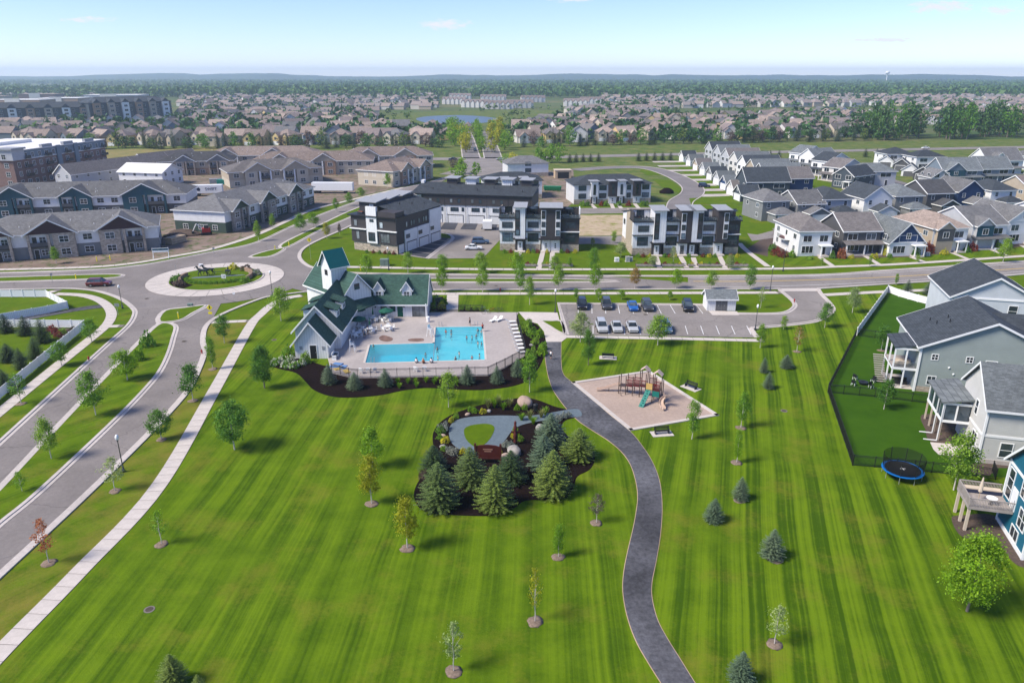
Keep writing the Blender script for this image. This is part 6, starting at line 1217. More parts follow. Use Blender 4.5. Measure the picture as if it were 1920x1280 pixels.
def town_row(label, loc, rz, W_, secs, D=14.0, furn=''):
    """three storey row: bays with roof terraces between taller stair towers; front face on local y=0"""
    t = thing('townhouse_row', label, 'townhouses', loc, rz); t.scale = (1, 1, .94)
    B = MB(); B.hexa([(.1, 4.2, 0), (W_-.1, 4.2, 0), (W_-.1, D, 0), (.1, D, 0)], [(.1, 4.2, 11.1), (W_-.1, 4.2, 11.1), (W_-.1, D, 9.0), (.1, D, 9.0)]); B.build('rear_block', 'white_panel', t)
    rf = MB(); rf.hexa([(-.3, 4.0, 11.16), (W_+.3, 4.0, 11.16), (W_+.3, D+.4, 8.92), (-.3, D+.4, 8.92)], [(-.3, 4.0, 11.3), (W_+.3, 4.0, 11.3), (W_+.3, D+.4, 9.1), (-.3, D+.4, 9.1)]); rf.build('roof', 'roof_charcoal', t)
    MB().box(-.06, .12, .3, D-.4, 0, 2.4).build('end_stone', 'tan_stone', t); MB().box(-.05, .1, 1.5, D*.62, 2.4, 10.9).build('end_panel', 'tan_siding', t); win(t, -.06, D*.8, 6.2, 1.2, 1.3, 'W', 1, 1, 'trim_dark', 'glass_blue', .05)
    k = 0
    for kind, x0, x1, colr, extra in secs:
        wm = 'white_panel' if colr == 'w' else 'dark_panel'; xm, w = (x0+x1)/2, x1-x0
        if kind == 'bay':
            k += 1
            MB().box(x0, x1, 0, 4.3, 1.9, 8.85).build('wall', wm, t); MB().box(x0+.02, x1-.02, .02, 4.3, 0, 1.9).build('stone_base', 'tan_stone', t)
            if extra.get('box'): MB().box(x0-.15, x1+.05, -.45, -.002, 5.5, 8.6).build('box_bay', wm, t)
            oy = -.45 if extra.get('box') else 0
            win(t, xm, oy, 6.35, min(2.6, w-.9), 1.5, 'S', 3, 1, 'trim_dark', 'glass_blue', .06); win(t, xm, 0, 2.6, min(2.6, w-.9), 2.2, 'S', 3, 2 if k % 2 else 1, 'trim_dark', 'glass_blue', .06)
            MB().box(x0-.25, x1+.15, -.6, .1, 5.28, 5.45).build('ledge', 'trim_dark' if colr == 'w' else 'trim_white', t)
            MB().box(x0-.3, x1+.2, -.75, 4.2, 8.85, 9.1).build('terrace_slab', 'trim_dark', t); MB().box(x0-.2, x1+.1, -.7, -.66, 9.1, 10.05).build('glass_rail', 'glass_rail', t)
            MB().box(x0-.22, x1+.12, -.72, -.64, 10.05, 10.1).build('rail_cap', 'trim_dark', t)
            if extra.get('end'): e = extra['end']; xe = x0-.12 if e < 0 else x1-.12; MB().box(xe, xe+.24, 0, 4.2, 9.1, 11.4).build('end_screen', 'dark_panel' if e < 0 else 'white_panel', t)
            if extra.get('dark'): MB().box(x0, x1, 4.1, 4.19, 9.12, 11.0).build('terrace_back', 'dark_panel', t)
            win(t, xm, 4.2 if not extra.get('dark') else 4.1, 9.15, 1.8, 2.0, 'S', 2, 1, 'trim_dark', 'glass_dark', .05)
            c = Matrix.Rotation(rz, 4, 'Z') @ Vector((x0+1.1, 1.6, 9.1*.94)); terrace_set(tuple(Vector(loc)+c), rz, '%s terrace of the %s townhouse row' % (ordw(k), furn), umb=bool(extra.get('umb')), seed=k+len(furn))
        else:
            MB().box(x0, x1, -1.15, 3.8, 3.55, 11.9).build('stair_tower', wm, t)
            MB().hexa([(x0-.5, -1.9, 11.9), (x1+.5, -1.9, 11.9), (x1+.5, 4.2, 12.3), (x0-.5, 4.2, 12.3)], [(x0-.5, -1.9, 12.05), (x1+.5, -1.9, 12.05), (x1+.5, 4.2, 12.45), (x0-.5, 4.2, 12.45)]).build('tower_roof', 'slab_grey', t)
            for sx, fr in extra['strips']:
                if fr: MB().box(sx-.62, sx+.62, -1.2, -1.152, 4.4, 11.2).build('strip_surround', fr, t)
                for j in range(3): win(t, sx, -1.2, 4.6+j*2.2, .85, 1.35 if j < 2 else 2.0, 'S', 1, 1, 'trim_dark', 'glass_dark' if j else 'glass_blue', .05)
            MB().box(x0-.6, x1+.6, -1.7, -.02, 3.35, 3.55).build('canopy', 'trim_dark', t)
            for (a, b, cm, dm) in extra['doors']:
                MB().box(a, b, -.55, -.01, .25, 3.35).build('entry_wall', cm, t); door(t, (a+b)/2, -.56, .28, 1.05, 2.35, 'S', 'door_white' if 'dark' in cm else 'garage_grey' if dm else 'door_white', 3, 'trim_white')
                MB().box(a-.2, b+.2, -1.9, -.02, 0, .25).build('stoop', 'concrete', t)
    return t
# right hand row of four homes
T4 = P(1185, 478.5); rz4 = math.atan2(P(1384.6, 476.2).y-T4.y, P(1384.6, 476.2).x-T4.x)
town_row('white and dark modern townhouse row of four homes, right of the vacant lot', tuple(T4), rz4, 26.4, [
 ('bay', 0, 4.8, 'w', dict(box=1, end=-1)), ('tower', 4.85, 7.75, 'w', dict(strips=[(5.5, 'dark_panel')], doors=[(4.7, 7.1, 'dark_panel', 1)])),
 ('bay', 7.8, 11.4, 'w', {}), ('tower', 11.4, 14.2, 'd', dict(strips=[(12.1, 'white_panel')], doors=[(11.0, 13.5, 'white_panel', 1)])), ('tower', 14.25, 16.9, 'w', dict(strips=[(16.2, 'dark_panel')], doors=[(13.6, 15.9, 'dark_panel', 0)])),
 ('bay', 16.9, 20.5, 'w', {}), ('tower', 20.5, 23.3, 'd', dict(strips=[(22.6, 'white_panel')], doors=[(20.3, 22.5, 'white_panel', 0)])), ('bay', 23.3, 26.6, 'd', dict(dark=1, umb=1))], furn='right')
T3 = P(937.5, 469.6); rz3 = math.atan2(P(1082.5, 471.5).y-T3.y, P(1082.5, 471.5).x-T3.x)
town_row('white and dark modern townhouse row of three homes, left of the vacant lot', tuple(T3), rz3, 19.8, [
 ('bay', 0, 3.9, 'w', dict(box=1, end=-1)), ('tower', 3.95, 6.4, 'w', dict(strips=[(4.5, 'dark_panel')], doors=[(4.0, 6.3, 'dark_panel', 0)])),
 ('bay', 6.5, 10.3, 'w', dict(dark=1, umb=1)), ('tower', 10.4, 15.3, 'd', dict(strips=[(11.0, 'white_panel'), (14.6, 'white_panel')], doors=[(10.6, 12.8, 'white_panel', 0), (12.9, 15.2, 'white_panel', 0)])), ('bay', 15.4, 20.0, 'd', dict(dark=1, umb=1, end=1))], furn='left')
# front walks and low planters of the two rows
for i, (xa, ya, xb, yb) in enumerate([(1230, 481, 1237, 503), (1276, 481, 1288, 503), (1300, 483, 1306, 503), (1349, 480, 1360, 503), (1018, 472, 1010, 504), (1036, 472, 1034, 504), (975, 470, 972, 480)]): slab_walk('front_walk', [P(xa, ya), P(xb, yb)], 1.2, step=1.1)
for i, (xa, xb) in enumerate([(1193, 1231), (1241, 1284), (1290, 1302), (1309, 1354), (1363, 1404), (984, 1006), (1016, 1030), (1039, 1074)]):
    a, b = P(xa, 500), P(xb, 500); t = thing('planter_wall', 'low tan stone planter in front of the townhouses, %s from the left' % ordw([4, 5, 6, 7, 8, 1, 2, 3][i]), 'planter', tuple(a), math.atan2(b.y-a.y, b.x-a.x), 'stone planters before the townhouses'); Ln = (b-a).length; n = max(2, int(Ln/1.2))
    for j in range(n): MB().box(Ln*j/n+.01, Ln*(j+1)/n-.01, 0, .35, 0, .5).build('block', 'grey_stone', t)
    MB().box(0, Ln, .35, 1.6, 0, .42).build('soil', 'mulch_brown', t)
    for j in range(max(2, int(Ln/1.5))): bush('planter_shrub', 'small shrub in the %s townhouse planter from the left' % ordw([4, 5, 6, 7, 8, 1, 2, 3][i]), a.lerp(b, (j+.5)/max(2, int(Ln/1.5)))+Vector((0, 1.0, .4)), .9, .55, ['leaf_green', 'leaf_red', 'leaf_light', 'leaf_gold'][(i+j) % 4], j, 'shrubs in the stone planters')
for i, x in enumerate([1196, 1206, 1218, 1246, 1256, 1266, 1292, 1318, 1330, 1340, 1370, 1382, 946, 958, 990, 1000, 1008, 1026, 1052, 1064, 1078]):
    y = 482 if x > 1100 else 474; bush('foundation_shrub', '%s shrub against the townhouse base, %s from the left' % (['green', 'red', 'gold'][i % 3], ordw(i+1 if i < 12 else i+1)), P(x, y), 1.1, .9, ['leaf_green', 'leaf_red', 'leaf_gold'][i % 3], i, 'foundation shrubs of the townhouses')
tpx('feature_tree', 'pale tree in front of the right townhouse row, middle', 1262, 497, 462, 16, 'sparse1', 'leaf_pale'); tpx('feature_tree', 'pale tree at the right end of the right townhouse row', 1368, 505, 478, 18, 'egg2', 'leaf_pale'); tpx('feature_tree', 'grey green tree at the left corner of the right townhouse row', 1164, 482, 455, 24, 'egg3', 'leaf_pale'); tpx('feature_tree', 'narrow tree before the grey bay of the left townhouse row', 1068, 500, 482, 10, 'column0', 'leaf_lime'); tpx('feature_tree', 'slim green tree at the vacant lot lane', 1151, 456, 434, 14, 'column1', 'leaf_light'); tpx('feature_tree', 'small pale tree at the vacant lot lane', 1111, 460, 446, 10, 'egg0', 'leaf_pale'); tpx('feature_tree', 'pale tree before the right townhouse row, left part', 1224, 500, 480, 20, 'egg1', 'leaf_pale')
# long garage building
def end_building():
    a, b = P(797, 416), P(940, 421.5); rz = math.atan2(b.y-a.y, b.x-a.x); t = thing('townhouse_row', 'long modern row seen from its garages, dark upper floor over white', 'townhouses', tuple(a), rz); W_, D = 33.0, 11.5
    MB().box(0, W_, 0, D, 0, 5.4).build('lower_wall', 'white_panel', t); MB().box(-.05, W_+.05, -.25, D, 5.4, 8.6).build('upper_wall', 'dark_panel', t); MB().box(-3.5, 0, 2.0, D, 0, 8.6).build('end_wall', 'dark_panel', t)
    MB().hexa([(-3.9, -.8, 8.6), (W_+.4, -.8, 8.6), (W_+.4, D, 10.4), (-3.9, D, 10.4)], [(-3.9, -.8, 8.8), (W_+.4, -.8, 8.8), (W_+.4, D, 10.6), (-3.9, D, 10.6)]).build('roof', 'roof_charcoal', t)
    for i in range(5):
        x = 3.2+i*6.5
        garage(t, x, 0, .05, 4.6, 2.3, 'S', 'door_white'); win(t, x-.3, 0, 3.6, 2.4, 1.1, 'S', 2, 1, 'trim_dark', 'glass_blue', .05); win(t, x+2.3, 0, 3.6, .7, 1.1, 'S', 1, 1, 'trim_dark', 'glass_blue', .05); win(t, x-1.2, -.25, 6.2, .75, 1.1, 'S', 1, 1, 'trim_dark', 'glass_pale', .05); win(t, x+1.2, -.25, 6.2, .75, 1.1, 'S', 1, 1, 'trim_dark', 'glass_blue', .05)
        MB().box(x+3.2, x+3.3, -.3, -.26, 0, 8.5).build('downpipe', 'trim_dark', t); MB().box(x-2.8, x-2.65, -.15, 0, 2.6, 2.9).build('wall_lamp', 'plastic_white', t)
    garage(t, -1.7, 2.0, .05, 3.0, 2.3, 'S', 'door_white'); MB().box(-3.4, -.6, 1.9, 2.0, 6.6, 7.9).build('white_panel', 'white_panel', t); win(t, -1.0, 1.9, 6.7, .8, 1.1, 'S', 1, 1, 'trim_dark')
    for i in range(7): MB().tube((2+i*4.6, 3+(i % 3)*2.5, 9.2+(i % 3)*.5), (2+i*4.6, 3+(i % 3)*2.5, 10.1+(i % 3)*.5), .08, .08, 5).build('roof_vent', 'trim_dark', t)
    for i, x in enumerate((4.5, 10.5, 16.5, 22.0, 28)):
        MB().box(x, x+3.2, D-2, D+2.5, 9.6, 12.0).build('stair_tower', 'dark_panel' if i % 2 == 0 else 'white_panel', t); MB().box(x-.5, x+3.7, D-2.6, D+3, 12.0, 12.2).build('tower_roof', 'slab_grey', t)
    MB().box(-3.9, -2.9, D-2, D, 9.8, 11.2).build('chimney', 'white_panel', t)
end_building()
# corner building beside the court
def corner_building():
    a, b = P(665, 467.5), P(746, 477); rz = math.atan2(b.y-a.y, b.x-a.x); t = thing('townhouse_row', 'dark brown modern townhouse block with white stair shaft beside the court', 'townhouses', tuple(a), rz); W_, D = (b-a).length, 21.0
    MB().box(0, W_, 0, D, 0, 2.3).build('stone_base', 'tan_stone', t); MB().box(-.3, W_+.05, -.3, D, 2.3, 8.9).build('upper_wall', 'dark_panel', t); MB().box(4.6, 7.7, -.62, 0, 2.3, 11.4).build('stair_shaft', 'white_panel', t)
    for x0, x1 in ((-.6, 4.55), (7.75, W_+.35)): MB().box(x0, x1, -.7, -.3, 5.5, 5.75).build('ledge', 'trim_white', t)
    MB().box(-.9, W_+.4, -.9, 4.5, 8.9, 9.15).build('terrace_slab', 'trim_dark', t); MB().box(7.7, W_, -.3, 3.6, 9.15, 10.3).build('parapet', 'dark_panel', t)
    MB().box(-.2, 5.6, 3.4, D-1, 9.1, 11.9).build('rooftop_wall', 'dark_panel', t); MB().hexa([(4.5, 3.2, 11.3), (W_+.5, 3.2, 9.0), (W_+.5, D+.4, 9.0), (4.5, D+.4, 11.3)], [(4.5, 3.2, 11.5), (W_+.5, 3.2, 9.2), (W_+.5, D+.4, 9.2), (4.5, D+.4, 11.5)]).build('roof', 'roof_charcoal', t)
    for i in range(3): MB().hexa([(-.9, 2.6+i*6, 11.8+i*.05), (5.6, 2.6+i*6, 11.8+i*.05), (5.6, 7.6+i*6, 12.3+i*.05), (-.9, 7.6+i*6, 12.3+i*.05)], [(-.9, 2.6+i*6, 12+i*.05), (5.6, 2.6+i*6, 12+i*.05), (5.6, 7.6+i*6, 12.5+i*.05), (-.9, 7.6+i*6, 12.5+i*.05)]).build('tower_roof', 'slab_grey', t)
    for x, z, w, h, c in [(1.1, 6.3, .9, 1.5, 1), (8.9, 6.3, .9, 1.4, 1), (1.6, 3.0, .9, 2.0, 1), (9.9, 2.7, 2.6, 2.2, 3)]: win(t, x, -.3, z, w, h, 'S', c, 1, 'trim_dark', 'glass_pale', .06)
    win(t, 6.1, -.62, 2.9, 1.9, 2.1, 'S', 2, 2, 'trim_dark', 'glass_blue', .06); win(t, 6.3, -.62, 7.7, 1.1, .6, 'S', 1, 1, 'trim_dark', 'glass_blue', .05); win(t, 3.6, 3.4, 9.3, 1.0, 1.9, 'S', 1, 1, 'trim_white', 'glass_pale')
    for i in range(3):
        y0 = 3.2+i*5.8
        MB().box(W_+.05, W_+.35, y0, y0+5.6, 0, 5.4).build('side_wall', 'white_panel', t); garage(t, W_+.36, y0+2.8, .05, 4.4, 2.2, 'E', 'door_white')
        win(t, W_+.36, y0+1.2, 3.4, 1.6, .9, 'E', 2, 1, 'trim_dark', 'glass_blue', .05)
        for k in (1.2, 3.4, 4.6): win(t, W_+.06, y0+k, 6.2, .7, 1.2, 'E', 1, 1, 'trim_dark', 'glass_pale', .05)
    MB().box(W_+.06, W_+.4, 15.0, D, 5.4, 8.8).build('side_panel', 'white_panel', t)
    garage(t, W_+.06, 1.6, .05, 2.4, 2.2, 'E', 'door_white')
    terrace_set(tuple(Vector(a)+Matrix.Rotation(rz, 4, 'Z') @ Vector((1.5, 1.5, 9.15))), rz, 'corner block roof terrace', False, 3)
    for i in range(4): MB().tube((6.5+i*1.4, 6+i*3.7, 10.2-i*.4), (6.5+i*1.4, 6+i*3.7, 11.6-i*.4), .09, .09, 5).build('roof_vent', 'trim_dark', t)
corner_building()
for i, x in enumerate([688, 700, 712, 722, 730, 738]): bush('foundation_shrub', 'dark shrub along the corner block base, %s from the left' % ordw(i+1), P(x, 474+i*.6), .9, .8, 'leaf_red' if i % 2 else 'leaf_dark', i, 'shrubs along the corner block')
# two storey row further back, and roofs behind the long row
def hip_row(label, px0, px1, D, secs, hgt=6.6, rise=2.6, roofm='roof_charcoal'):
    a, b = P(*px0), P(*px1); rz = math.atan2(b.y-a.y, b.x-a.x); W_ = (b-a).length; t = thing('townhouse_row', label, 'townhouses', tuple(a), rz); B, Rf, Tm = TB(), TB(), TB()
    hip_block(B, Rf, Tm, W_/2, 0, 0, W_, D, hgt, rise, .6); parts(t, wall=(B, 'white_panel'), roof=(Rf, roofm)); MB().box(-.03, W_+.03, -.03, .3, 0, 1.6).build('stone_base', 'tan_stone', t)
    for x0, x1, cm in secs:
        x0, x1 = x0*W_, x1*W_; MB().box(x0, x1, -.9, .4, 2.5, hgt+1.1).build('stair_tower', cm, t); MB().box(x0-.4, x1+.4, -1.5, 3, hgt+1.1, hgt+1.3).build('tower_roof', 'slab_grey', t); MB().box(x0+.2, x1-.2, -.4, 0, 0, 2.4).build('entry_wall', 'dark_panel' if 'white' in cm else 'white_panel', t); door(t, (x0+x1)/2, -.41, .1, 1.0, 2.1, 'S', 'door_white', 2); win(t, (x0+x1)/2, -.9, 3.2, .8, 3.4, 'S', 1, 2, 'trim_dark', 'glass_dark', .05)
    ed = [0]+[v for s in secs for v in s[:2]]+[1]
    for i in range(0, len(ed), 2):
        x = (ed[i]+ed[i+1])/2*W_; w = (ed[i+1]-ed[i])*W_-1.4
        if w > .8:
            for z in (1.9, 4.6): win(t, x, -.03 if z < 1.6 else 0, z, min(2.6, w), 1.6, 'S', 3 if w > 2 else 1, 1, 'trim_dark', 'glass_blue', .07)
    return t
hip_row('two storey white and dark row with black hip roof behind the vacant lot', (1076, 383), (1219, 379.5), 13, [(.21, .30, 'white_panel'), (.44, .55, 'dark_panel'), (.55, .66, 'white_panel'), (.76, .86, 'dark_panel')])
hip_row('partly hidden dark roofed row behind the long garage row', (908, 374), (1016, 372), 13, [(.3, .42, 'white_panel'), (.62, .75, 'dark_panel')], 6.4, 2.4)
hip_row('unfinished white house with grey hip roof at the building plot', (952, 332), (1028, 330), 12, [], 5.6, 2.8, 'roof_grey')
for i, x in enumerate([1092, 1102, 1128, 1135, 1160, 1178, 1205, 1212]): bush('foundation_shrub', 'dark shrub before the row behind the vacant lot, %s from the left' % ordw(i+1), P(x, 386), 2.0, 1.6, ['leaf_green', 'leaf_dark', 'leaf_red'][i % 3], i, 'shrubs before the row behind the lot')
for i, (xa, xb) in enumerate(((1107, 1117), (1146, 1150), (1158, 1165), (1190, 1198))): slab_walk('front_walk', [P(xa, 382), P(xb, 391)], 1.3, step=1.4)
# plots, skip, soil heap, trailers
p = P(1036, 357); t = thing('skip_container', 'green open waste skip on the building plot', 'skip', (p.x, p.y, 0), R(-8)); m = MB(); plain('skip_green', (.01, .16, .06), .6)
m.hexa([(-3.2, -1.1, .2), (3.2, -1.1, .2), (3.2, 1.1, .2), (-3.2, 1.1, .2)], [(-3.4, -1.2, 1.6), (3.4, -1.2, 1.6), (3.4, 1.2, 1.6), (-3.4, 1.2, 1.6)]); m.build('body', 'skip_green', t)
for i in range(7): MB().box(-2.9+i*.95, -2.75+i*.95, -1.28, -1.1, .2, 1.6).build('rib', 'skip_green', t)
MB().box(-3.3, 3.3, -1.05, 1.05, 1.5, 1.58).build('rubbish', 'sand_soil', t)
p = P(1250, 362); t = thing('soil_heap', 'dark heap of soil at the bend of the loop road', 'soil heap', tuple(p)); MB().blob((0, 0, 0), (2.8, 2.2, 1.9), 5, 12, 8, .1, True).build('heap', 'mulch', t, smooth=True)
p = P(1056, 335); t = thing('framed_garage', 'half built pale timber box on the building plot', 'building', tuple(p), R(5)); MB().box(-3.5, 3.5, 0, 5, 0, 3.4).build('wall', 'wood_tan', t); MB().box(-3.7, 3.7, -.2, 5.2, 3.4, 3.6).build('roof_deck', 'wood_post', t); garage(t, 0, 0, .1, 4.6, 2.4, 'S', 'trim_dark')
def trailer(px, py, rz, Ln, label, txt=None):
    p = P(px, py); t = thing('box_trailer', label, 'trailer', (p.x, p.y, 0), rz); MB().box(-Ln/2, Ln/2, -1.3, 1.3, 1.1, 4.0).build('body', 'plastic_white', t); MB().box(-Ln/2-.02, Ln/2+.02, -1.32, 1.32, .95, 1.1).build('chassis', 'paint_charcoal', t)
    for x in (-Ln/2+1.2, -Ln/2+2.4, Ln/2-3):
        for y in (-1.15, 1.15): w = MB(); w.tube((x, y-.15, .5), (x, y+.15, .5), .5, .5, 12); w.build('wheel', 'rubber', t)
    if txt:
        letters(txt, 1.5, 'paint_navy', t, (1.6, -1.33, 2.55)); MB().prism([(-2.6, 0), (-1.9, -.2), (-1.5, .5), (-1.9, 1.2), (-2.6, 1.0), (-2.9, .5)], 0, .02).build('emblem', 'paint_navy', t, (-.6, -1.32, 2.05), rot=(math.pi/2, 0, 0))
trailer(625, 362, R(-2), 15.5, 'long plain white box trailer left of the corner townhouse block'); trailer(390, 367, R(10), 11, 'white box trailer with dark blue lettering behind the apartments', 'SWIFT')
p = P(868, 435-4); t = thing('small_trailer', 'small white enclosed trailer before the last garage', 'trailer', tuple(P(914, 430)), R(0)); MB().box(-1.3, 1.3, -2, 2, .5, 2.6).build('body', 'plastic_white', t)
for x in (-1.3, 1.3): MB().tube((x-.1, .3, .35), (x+.1, .3, .35), .35, .35, 10).build('wheel', 'rubber', t)
# ------------------------------------------------------------------ apartments on the left
def apartment(label, a, b, D, gables, up='white_siding', low='grey_siding', gm='plum_siding', bay='tan_stone', roofm='roof_grey', eave=6.0, rise=3.6, gd=None, endwin=(), small=False):
    rz = math.atan2(b.y-a.y, b.x-a.x); W_ = (b-a).length; t = thing('apartment_block', label, 'apartments', tuple(a), rz); B, Rf, Tm = TB(), TB(), TB()
    hip_block(None, Rf, Tm, W_/2, 0, 0, W_, D, eave, rise, .55)
    MB().box(0, W_, 0, D, 0, 3.0).build('lower_wall', low, t); MB().box(-.04, W_+.04, -.06, D+.04, 3.0, eave).build('upper_wall', up, t)
    occupied = []
    for i, (f, w) in enumerate(gables):
        c = f*W_; h = w/2; gr = min(w*.30, rise); occupied.append((c-h, c+h))
        g = TB(); g.at(c, -.9, 0); g.add([(-h, 0, eave), (h, 0, eave), (0, 0, eave+gr), (-h, .5, eave), (h, .5, eave), (0, .5, eave+gr)], [(0, 1, 2), (5, 4, 3), (0, 3, 4, 1), (1, 4, 5, 2), (2, 5, 3, 0)]); g.build('gable', gm, t)
        gable_block(None, Rf, Tm, c, -.9, 0, w, D*.45, eave, gr, .45, .5, ends=False)
        flip = -1 if i % 2 else 1
        x0, x1 = sorted((c-flip*h*.92, c-flip*h*.06)); MB().box(x0, x1, -.95, .1, 0, eave+.02).build('stone_bay', bay, t)
        for z in (.75, 3.85): win(t, (x0+x1)/2, -.95, z, 1.9, 1.45, 'S', 2, 2)
        y0, y1 = sorted((c+flip*h*.06, c+flip*h*.92)); MB().box(y0, y1, -1.1, -.06, 2.85, 3.1).build('balcony', 'trim_dark', t); MB().box(y0, y1, -1.1, -1.04, 3.1, 4.05).build('balcony_rail', 'darkgrey_siding', t)
        for xx in (y0+.25, y1-.25): MB().box(xx-.28, xx+.28, -1.15, -.5, 0, eave).build('pillar', bay if not small else 'trim_white', t)
        for z in (.05, 3.15): door(t, y0+(y1-y0)*.3, -.08, z, .95, 2.1, 'S', 'door_dark', 0, 'trim_white'); win(t, y0+(y1-y0)*.66, -.08, z+.7, 1.3, 1.3, 'S', 2, 2)
    occupied.sort(); ed = [0]+[v for s in occupied for v in s]+[W_]
    for i in range(0, len(ed), 2):
        L0, L1 = ed[i], ed[i+1]; n = int((L1-L0)/3.6)
        for k in range(n):
            x = L0+(L1-L0)*(k+.5)/n
            for z in (.8, 3.9): win(t, x, -.06, z, 1.9, 1.4, 'S', 2, 2)
    for (fc, y) in endwin:
        for z in (.8, 3.9): win(t, 0 if fc == 'W' else W_, y, z, 1.5, 1.3, fc, 2, 2)
    parts(t, roof=(Rf, roofm), fascia=(Tm, 'trim_white'))
    rg = random.Random(int(W_*10))
    for k in range(int(W_/4)):
        x, y = rg.uniform(2, W_-2), rg.uniform(1.5, D*.4); z = eave+rise*min(1, (y+.55)/(D/2+.55)); MB().tube((x, y, z-.2), (x, y, z+.45), .07, .07, 5).build('roof_vent', 'plastic_white', t)
    return t
apartment('stone fronted two storey apartment block with plum gables at the left edge', P(-50, 494.5), P(301, 467), 16, [(.10, 10), (.42, 11), (.80, 11)], endwin=(('E', 4), ('E', 11)))
apartment('teal gabled apartment block behind the stone fronted one', P(-40, 410), P(352, 398), 17, [(.18, 11.5), (.47, 10), (.80, 14)], gm='teal_siding', bay='teal_siding', low='darkgrey_siding', endwin=(('E', 5),))
apartment('grey roofed apartment block with green gables beside the curving road', P(425, 437.5), P(590, 383.5), 16.5, [(.13, 8), (.42, 9), (.74, 9)], gm='green_siding', bay='grey_stone', low='green_siding', endwin=(('W', 3.5), ('W', 8), ('W', 13)))
BG = dict(up='beige_siding', low='beige_siding', gm='tan_siding', bay='warm_brick', roofm='roof_brown', small=True)
apartment('beige apartment block with brown roof right of the white trailer', P(738, 351), P(812, 334), 17, [(.3, 9), (.75, 9)], endwin=(('W', 4), ('W', 9), ('W', 13)), **BG)
apartment('beige apartment block left of the plain white trailer', P(432, 353), P(606, 341), 17, [(.3, 11), (.7, 11)], endwin=(('E', 5), ('E', 11)), up='tan_siding', low='beige_siding', gm='tan_siding', bay='beige_siding', roofm='roof_taupe', small=True)
apartment('long brown roofed block in the middle of the beige apartments', P(470, 330), P(700, 326), 17, [(.25, 11), (.6, 11)], **BG)
apartment('long brown roofed block at the back, right of centre', P(640, 318), P(812, 315), 17, [(.3, 11), (.7, 11)], **BG)
apartment('long brown roofed block at the back left of the beige apartments', P(385, 317), P(600, 314), 17, [(.2, 11), (.6, 11)], **BG)
# smaller grey gabled buildings beside the brick block
def gable_home(label, loc, rz, w, d, h, rise, wall, roofm, cat='house', name='house', wins=2, gm=None, oh=.5, group=None):
    t = thing(name, label, cat, loc, rz, group); a, b, c = TB(), TB(), TB(); gable_block(a, b, c, 0, 0, 0, w, d, h, rise, oh, oh); parts(t, wall=(a, wall), roof=(b, roofm), trim=(c, 'trim_white'))
    for fl in range(2 if h > 4 else 1):
        for k in range(wins): win(t, -w/2+w*(k+.5)/wins, 0, .9+fl*2.9, 1.3, 1.35, 'S', 2, 2)
        for k in range(max(1, int(d/4.5))): win(t, w/2, d*(k+.5)/max(1, int(d/4.5)), .9+fl*2.9, 1.1, 1.3, 'E', 1, 2); win(t, -w/2, d*(k+.5)/max(1, int(d/4.5)), .9+fl*2.9, 1.1, 1.3, 'W', 1, 2)
    return t
for i, (x, y, rz) in enumerate([(122, 352, -24), (204, 340, -24), (265, 328, -24)]): gable_home('grey gabled apartment wing by the brick block, %s from the left' % ordw(i+1), tuple(P(x, y)), R(rz), 9.5, 30, 5.4, 3.6, 'lightgrey_siding', 'roof_taupe', 'apartments', 'apartment_wing', 2)
t = gable_home('apartment house under construction with pale blue roof sheeting', tuple(P(326, 345)), R(78), 13, 20, 5.2, 2.8, 'white_siding', 'roof_grey', 'apartments', 'apartment_block', 3)
for ch in t.children:
    if ch.name.startswith('roof'): ch.data.materials[0] = MAT['roof_white']
apartment('unfinished grey apartment block behind the pale roofed one', P(300, 330), P(440, 326), 15, [(.35, 9), (.8, 9)], up='tan_siding', low='warm_brick', gm='grey_siding', bay='tan_stone', roofm='roof_dark')
